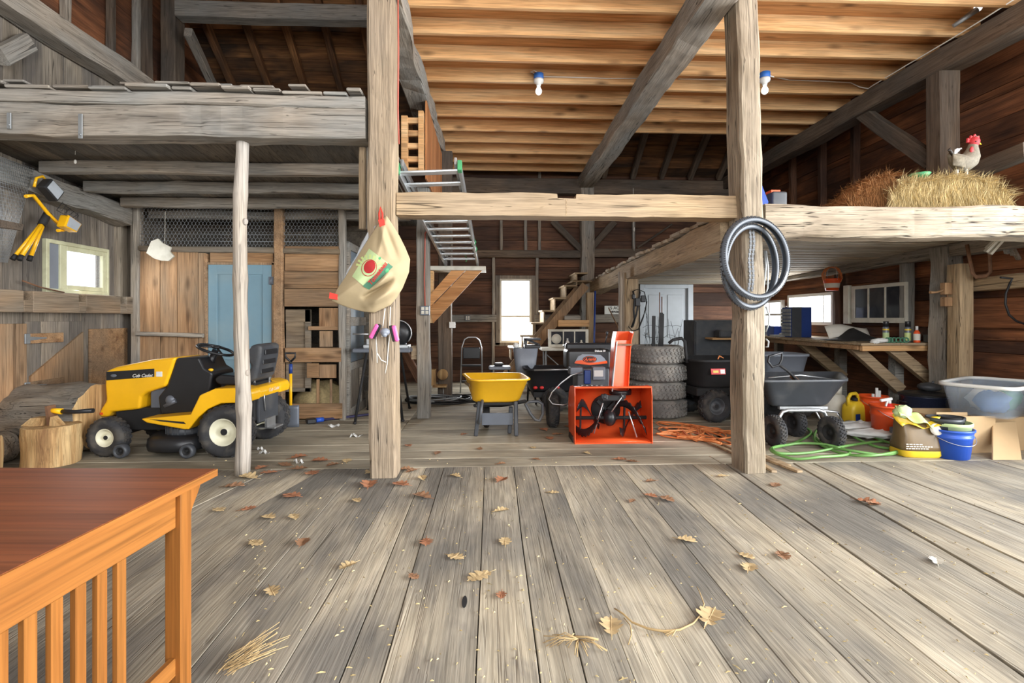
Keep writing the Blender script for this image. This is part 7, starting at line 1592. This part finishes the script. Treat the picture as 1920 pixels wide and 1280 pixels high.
# ------------------------------------------------------------------ hay, rooster, bowl on the right loft
def haypile(name, label, x0, x1, ytop, d0, d1, mat, n, seed, zb=2.264, slope=0):
    rnd = random.Random(seed); a, c = P(x0, 400, d0), P(x1, ytop, d0); root = thing(name, label, 'hay', ((a.x + c.x) / 2, (d0 + d1) / 2, zb)); root['kind'] = 'stuff'
    W_, Hh, D_ = c.x - a.x, c.z - zb, d1 - d0; cx = (a.x + c.x) / 2; cy = (d0 + d1) / 2
    def top(u): return Hh * (1 + .07 * math.sin(u * 9 + seed) + slope * (u - .5)) * min(1, .55 + 3.2 * min(u, 1 - u) if slope == 0 else .25 + 1.0 * u + .3)
    def fn(u, v):   # u along, v around front-top-back
        h = top(u); g = .03 * noise.noise(Vector((u * 9, v * 7, seed)))
        if v < .4: t = v / .4; return Vector((a.x + W_ * u, d0 - .02 * math.sin(t * PI) + g, zb + h * t * .97))
        if v < .6: t = (v - .4) / .2; return Vector((a.x + W_ * u, d0 + D_ * t, zb + h * (.97 + .06 * math.sin(t * PI)) + g))
        t = (v - .6) / .4; return Vector((a.x + W_ * u, d1 + g, zb + h * (1 - t) * .97))
    mb = MB(); mb.grid(fn, 40, 24)
    for u in (0, 1): mb.f.append([len(mb.v) - 25 * 41 + (0 if u == 0 else 40) + 41 * j for j in range(25)]); mb.sm.append(False); mb.mi.append(0)
    mb.build('hay_core', M[mat], root, world=True)
    mb = MB()
    for k in range(n):
        u, v = rnd.random(), rnd.random() * .68; p = fn(u, v); p.y -= .004
        L = rnd.uniform(.05, .16)
        if v < .38: dr = Vector((rnd.gauss(0, .22), -abs(rnd.gauss(.05, .1)), -1 if rnd.random() < .8 else .8))
        else: dr = Vector((rnd.gauss(0, .9), -rnd.uniform(.2, 1), rnd.gauss(.02, .16) + (.5 if rnd.random() < .06 else 0)))
        if u > .97 or u < .03: dr.x += (.6 if u > .5 else -.6)
        dr.normalize(); sd = Vector((rnd.gauss(0, 1), rnd.gauss(0, 1), rnd.gauss(0, 1))).cross(dr).normalized() * rnd.uniform(.0008, .0018)
        q = p + dr * L * .5 + Vector((0, -.004, 0)); e = p + dr * L + Vector((0, -rnd.uniform(0, .02), -rnd.uniform(0, .015)))
        if e.z < zb and e.y > 4.15: e.z = zb + .004
        if q.z < zb: q.z = zb + .004
        mb.add([p - sd, p + sd, q + sd, q - sd, e], [(0, 1, 2, 3), (3, 2, 4)])
    mb.build('hay_stalks', M['hay_s' if mat == 'hay' else 'hay_sb'], root, world=True); return fn
M['hay_s'] = wood('hay_stalks', (220, 200, 150), (200, 178, 128), (162, 138, 92), 'Z', crack=0, knot=0, tint=.7, bump=0)
M['hay_sb'] = wood('brown_hay_stalks', (172, 124, 78), (148, 102, 60), (110, 72, 42), 'Z', crack=0, knot=0, tint=.7, bump=0)
haypile('hay_bale', 'long pale shaggy hay bale on the right loft with the rooster on it', 1672, 1888, 336, 4.42, 4.9, 'hay', 15000, 3)
haypile('hay_heap', 'brown hay heap on the right loft left of the pale bale', 1588, 1676, 345, 4.5, 4.95, 'hayb', 5500, 8, slope=.9)
p = P(1724, 331, 4.66); mb = MB(); mb.lathe([(.035, 0), (.06, .02), (.085, .05), (.09, .05), (.06, .015), (.001, .008)], (p.x, p.y, P(1724, 336, 4.66).z)); single(mb, 'green_bowl', M['greenplastic'], 'small pale green bowl tipped on the hay bale', 'bowl', p)
RO = thing('rooster', 'pale speckled rooster figure with red comb standing on the hay bale', 'rooster', P(1808, 331, 4.6)); dr_ = 4.6
def rp(x, y, dy=0): return P(x, y, dr_ + dy)
spine = [((1779, 289), .018), ((1784, 292), .034), ((1791, 299), .060), ((1800, 305), .078), ((1809, 305), .084), ((1816, 300), .082), ((1821, 292), .070), ((1823, 283), .052), ((1824, 275), .040), ((1826, 268), .035), ((1828, 262), .032), ((1830, 257), .020), ((1831, 254.5), .004)]
mb = MB(); mb.tube([rp(x, y) for (x, y), r in spine], [r for _, r in spine], 20); mb.build('body', M['feather'], RO, world=True)
mb = MB(); mb.grid(lambda u, v: rp(1786 + 24 * u, 288 + 22 * v + 5 * u, -.062 - .022 * math.sin(PI * u) * math.sin(PI * v)), 10, 8); mb.build('wing', M['darkfeather'] if False else plain('grey_brown_wing', (112, 104, 88), .8, var=.35, vs=50), RO, world=True, solid=.008)
mb = MB()
for k in range(10):
    t = k / 9; mb.tube([rp(1788, 294, (t - .5) * .05), rp(1781 - 2 * t, 282 - 2 * t, (t - .5) * .08), rp(1777 + 6 * t, 276 + 6 * (1 - t), (t - .5) * .1)], [.014, .016, .003], 6, flat=.5)
mb.build('tail_feathers', M['darkfeather'], RO, world=True)
mb = MB()
for k in range(4): mb.tube([rp(1790, 290, (k - 1.5) * .02), rp(1792 + k * 3, 281 - k, (k - 1.5) * .025), rp(1796 + k * 2.5, 278 + k, (k - 1.5) * .03)], [.012, .013, .003], 6, flat=.5)
mb.build('sickle_feathers', M['white'], RO, world=True)
mb = MB(); mb.ell(rp(1827, 266, -.008), .044, .042, .05, 14, 10); mb.build('face', M['comb'], RO, world=True)
mb = MB(); mb.prism([rp(x, y, -.008) for x, y in ((1814, 267), (1815, 258), (1819, 260), (1821, 253), (1825, 256), (1829, 250), (1832, 255), (1837, 254), (1837, 262), (1828, 266))], (0, .02, 0)); bevel(mb.build('comb', M['comb'], RO, world=True), .004)
mb = MB(); mb.ell(rp(1830, 282, -.03), .02, .014, .036, 10, 6); mb.ell(rp(1822, 281, -.045), .018, .012, .034, 10, 6); mb.build('wattle', M['comb'], RO, world=True)
mb = MB(); mb.tube([rp(1834, 267), rp(1840, 271)], [.013, .003], 8); mb.build('beak', M['bagyellow'], RO, world=True)
mb = MB(); mb.ell(rp(1830, 265, -.048), .006, .004, .006, 8, 6); mb.build('eye', M['blackmat'], RO, world=True)
for x, dy in ((1794, .0), (1812, -.02)):
    mb = MB(); mb.tube([rp(x, 318, dy), rp(x, 333, dy)], [.014, .010], 8)
    for tx in (-5, 2, 6): mb.tube([rp(x, 333, dy), rp(x + tx, 335, dy - .03)], [.008, .004], 6)
    mb.build('leg', M['offwhite'], RO, world=True)
# ------------------------------------------------------------------ bulbs and wiring
def bulb(label, x, y, d, s=1):
    c = P(x, y, d); root = thing('ceiling_bulb', label, 'light bulb', c, 0, 'bare bulbs on the ceiling joists')
    mb = MB(); mb.lathe([(.055, .02), (.06, .025), (.06, .085), (.05, .09)], (0, 0, 0)); mb.build('junction_box', M['bluebox'], root)
    mb = MB(); mb.lathe([(.058, .02), (.062, .0), (.055, -.02), (.03, -.035), (.026, -.06)], (0, 0, 0)); mb.build('lamp_holder', M['white'], root)
    mb = MB(); mb.lathe([(.016, -.055), (.02, -.075), (.036, -.105), (.04, -.125), (.034, -.15), (.018, -.165), (.001, -.168)], (0, 0, 0), seg=20); mb.build('bulb', M['bulb'], root)
    return c
c1 = bulb('bare bulb under a blue junction box in the middle bay ceiling', 1010, 152, 6.16); c2 = bulb('bare bulb under a blue junction box right of the bleached post', 1434, 150, 5.85)
mb = MB(); mb.tube([c1 + Vector((-.02, 0, .08)), c1 + Vector((-.1, .0, .11)), c1 + Vector((-.05, .03, .14)), c1 + Vector((0.03, .02, .09))], .006, 6)
pts = [c1 + Vector((.06, 0, .055))] + [P(x, y, 6.19) for x, y in ((1060, 144.5), (1140, 147), (1200, 147))]
mb.tube(pts, .006, 6); mb.tube([P(1272, 148, 6.3), P(1330, 149, 6.3), P(1420, 150, 6.25), c2 + Vector((-.06, 0, .05))], .006, 6); single(mb, 'ceiling_cable', M['wire'], 'white cable along the pine joist between the two ceiling bulbs', 'cable', pts[1])
mb = MB(); q = lambda x, y: PX(x, y, 5.31)
pts = [c2 + Vector((.06, 0, .05)), P(1480, 150, 6.3), P(1540, 152, 6.31), P(1595, 155, 6.3), P(1612, 163, 6.28), P(1628, 166, 6.25)] + [PX(x, y, 4.785) for x, y in ((1640, 158), (1700, 122), (1780, 75), (1850, 32), (1906, -4))]
mb.tube(pts, .007, 6); single(mb, 'wall_cable', M['wire'], 'white cable running from the right bulb up along the dark wall plate', 'cable', pts[1])
c3 = P(1834, 14, 4.75); root = thing('ceiling_bulb', 'lit bulb at the top right corner above the dark wall plate', 'light bulb', c3)
mb = MB(); mb.ell((0, 0, 0), .035, .035, .04); mb.build('bulb', M['bulb'], root); mb = MB(); mb.tube([(-.01, .0, -.02), (-.16, .1, -.13)], [.03, .02], 8); mb.build('lamp_holder', M['galv'], root)
p = P(1188, 430, 10.16); mb = MB(); mb.tube([(p.x, 10.185, 3.95), P(1189, 470, 10.16)], .006, 5); mb.ell(P(1189, 430, 10.16), .02, .02, .05, 8, 6); single(mb, 'hanging_line', M['wire'], 'white hanging cord with a pale handle before the upper back wall', 'cord', p)
# ------------------------------------------------------------------ leaves and litter on the floor
OAK = [(0, -1.25), (.05, -.75), (.2, -.72), (.36, -.5), (.2, -.42), (.5, -.2), (.58, .0), (.3, .0), (.5, .3), (.48, .48), (.25, .36), (.34, .66), (.2, .8), (.1, .7), (0, 1.0)]
OAK = OAK + [(-x, y) for x, y in OAK[-2:0:-1]]
LV = [(479, 1019, 'A', .062), (568, 1019, 'B', .065), (653, 1062, 'A', .055), (510, 1110, 'A', .055), (799, 1017, 'C', .062), (854, 1045, 'A', .06), (900, 1082, 'A', .08), (947, 1017, 'A', .06), (940, 958, 'A', .06), (775, 1082, 'B', .04), (940, 1117, 'C', .04), (792, 931, 'B', .09), (764, 881, 'B', .07), (792, 897, 'A', .06), (692, 910, 'C', .10), (700, 886, 'A', .09), (752, 909, 'C', .09), (772, 884, 'B', .06), (854, 893, 'A', .06), (940, 901, 'C', .085), (548, 931, 'C', .09), (438, 913, 'B', .09), (465, 955, 'C', .06), (551, 970, 'A', .055), (503, 971, 'A', .06), (668, 939, 'A', .05), (585, 888, 'C', .09), (505, 887, 'C', .08), (466, 896, 'A', .1), (410, 957, 'A', .06), (560, 858, 'C', .09), (600, 864, 'C', .09), (535, 872, 'B', .08), (490, 878, 'C', .07), (560, 880, 'B', .08), (625, 872, 'B', .07), (650, 865, 'A', .07),
      (1037, 924, 'A', .05), (1220, 931, 'C', .055), (1249, 937, 'B', .07), (1185, 940, 'B', .04), (1287, 1014, 'A', .065), (1400, 1044, 'A', .05), (1405, 1066, 'A', .065), (1467, 1043, 'B', .06), (1455, 910, 'B', .065), (1355, 893, 'A', .05), (1221, 903, 'B', .05), (1146, 1176, 'A', .075), (1332, 1158, 'A', .09), (1163, 862, 'C', .07), (1185, 866, 'B', .06), (1627, 943, 'C', .085), (1640, 947, 'B', .06), (1757, 1054, 'W', .055), (1045, 815, 'B', .07), (1020, 806, 'C', .08), (1062, 800, 'B', .06), (1030, 822, 'C', .07), (870, 815, 'C', .05), (940, 870, 'B', .05), (1005, 862, 'B', .05), (820, 850, 'B', .06), (765, 836, 'C', .06), (900, 842, 'B', .05), (1000, 840, 'A', .05), (1100, 850, 'A', .05)]
LM = [('the foot of the bag post', 725, 886), ('the foot of the bleached tyre post', 1409, 874), ('the foot of the trunk pole', 453, 890), ('the curved twig', 1240, 1150), ('the snow blower', 1150, 840), ('the wheelbarrow legs', 930, 815), ('the corner of the wooden table', 407, 930), ('the floor knot hole', 870, 1128), ('the right floor gap', 1640, 960)]
cnt = {}; nm = {'A': 'tan', 'B': 'brown', 'C': 'russet', 'W': 'bleached'}
LL = [min(range(len(LM)), key=lambda k: math.hypot(x - LM[k][1], (y - LM[k][2]) * 1.8)) for x, y, c, s in LV]
order = sorted(range(len(LV)), key=lambda i: math.hypot(LV[i][0] - LM[LL[i]][1], (LV[i][1] - LM[LL[i]][2]) * 1.8)); rank = {}
for i in order: k = (LL[i], LV[i][2]); cnt[k] = cnt.get(k, 0) + 1; rank[i] = cnt[k]
tot = dict(cnt)
for i, (x, y, c, s) in enumerate(LV):
    p = G(x, y); a = random.uniform(0, 2 * PI); cu = random.uniform(.15, .5); tw = random.uniform(-.4, .4); sd = random.random() * 30
    def f(px, py):
        X, Y_ = px * s * 1.2, py * s; Z = .004 + cu * (abs(px) ** 1.5) * s * 1.3 + .3 * s * max(0, py * tw) + .15 * s * abs(noise.noise(Vector((px * 2 + sd, py * 2, 0))))
        return Vector((p.x + X * math.cos(a) - Y_ * math.sin(a), p.y + X * math.sin(a) + Y_ * math.cos(a), Z))
    mb = MB(); n = len(OAK); mid = [(0, -.75 + 1.75 * k / 14) for k in range(15)]
    outer = [f(*q) for q in OAK]; vs = outer + [f(0, q[1] * .8 + .1) for q in OAK]
    mb.add(vs, [(k, (k + 1) % n, n + (k + 1) % n, n + k) for k in range(n)], False)
    mb.tube([f(0, -1.25), f(0, -.4), f(0, .9)], .0016, 4)
    k = (LL[i], c); rk = '' if tot[k] == 1 else ('nearest ' if rank[i] == 1 else ORD[rank[i] - 1] + ' nearest ')
    single(mb, 'dry_leaf', M['offwhite'] if c == 'W' else M['leaf' + c], '%s%s dry oak leaf to %s' % (rk or 'only ', nm[c], LM[LL[i]][0]) if rk else 'single %s dry oak leaf by %s' % (nm[c], LM[LL[i]][0]), 'leaf', p, 'dry oak leaves on the floor')
mb = MB(); tw = [(1152, 1140), (1168, 1150), (1185, 1166), (1215, 1178), (1245, 1183), (1275, 1180), (1300, 1168), (1316, 1150), (1320, 1132), (1312, 1110), (1307, 1100)]
mb.tube([G(x, y, .008) for x, y in tw], [.003, .004, .004, .0045, .005, .0045, .004, .003, .003, .0025, .002], 6); mb.tube([G(1170, 1158, .008), G(1182, 1172, .012), G(1184, 1190, .01), G(1178, 1208, .006)], .0025, 5)
for k in range(7): mb.tube([G(1268, 1180, .01), G(1245 + 3 * k, 1186 + (k % 3) * 3, .012 + .004 * (k % 2))], .0025, 4)
single(mb, 'twig', M['straw'], 'long curved dry twig on the foreground planks', 'twig', G(1240, 1175))
mb = MB(); rnd = random.Random(5); c = G(1085, 1198, .012); mb.tube([G(1072, 1193, .012), G(1100, 1194, .014), G(1122, 1199, .012)], .0045, 6)
for k in range(22): a = rnd.uniform(2.6, 5.6); L = rnd.uniform(.05, .15); mb.tube([c, c + Vector((math.cos(a) * L * .6, math.sin(a) * L * .4, rnd.uniform(0, .02))), c + Vector((math.cos(a) * L, math.sin(a) * L * .7, -.006))], .0018, 4)
single(mb, 'root_clump', M['straw'], 'dry root clump with fine strands left of the curved twig', 'roots', c)
mb = MB(); rnd = random.Random(8); c = G(432, 1250, .008)
for k in range(45): a = rnd.gauss(.9, .25); L = rnd.uniform(.05, .2); o = Vector((rnd.gauss(0, .02), rnd.gauss(0, .03), rnd.uniform(0, .012))); mb.tube([c + o, c + o + Vector((math.cos(a) * L, math.sin(a) * L, rnd.uniform(-.002, .02)))], .0016, 4)
single(mb, 'straw_clump', M['straw'], 'clump of dry straw on the planks beside the table leg', 'straw', c, kind='stuff')
mb = MB(); rnd = random.Random(21)
for k in range(650):
    x, y = rnd.uniform(300, 1900), 860 + 420 * rnd.random() ** 1.2
    if x < 420 and y > 880: continue
    p = G(x, y, .003); a = rnd.uniform(0, PI); L = rnd.uniform(.004, .02) * (1 if rnd.random() < .9 else 2); w = rnd.uniform(.0006, .0018); dx, dy = math.cos(a) * L / 2, math.sin(a) * L / 2; nx, ny = -math.sin(a) * w, math.cos(a) * w
    mb.add([(p.x - dx - nx, p.y - dy - ny, .002), (p.x + dx - nx, p.y + dy - ny, .002), (p.x + dx + nx, p.y + dy + ny, .003), (p.x - dx + nx, p.y - dy + ny, .003), (p.x, p.y, .008)], [(0, 1, 4), (1, 2, 4), (2, 3, 4), (3, 0, 4)])
mb.build('floor_litter', M['hay_s'], label='fine straw and chaff scattered over the floor planks', cat='litter', kind='stuff')
mb = MB(); c = G(871, 1128, .001); mb.rings([[c + Vector((.012 * f * math.cos(t) + .0, .05 * f * math.sin(t), .0015)) for t in [2 * PI * k / 20 for k in range(20)]] for f in (1, .4)], cap=False); mb.ell(c, .012, .05, .0015, 14, 5); single(mb, 'knot_hole', M['blackmat'], 'dark slot shaped knot hole in a middle floor plank', 'knot hole', c)
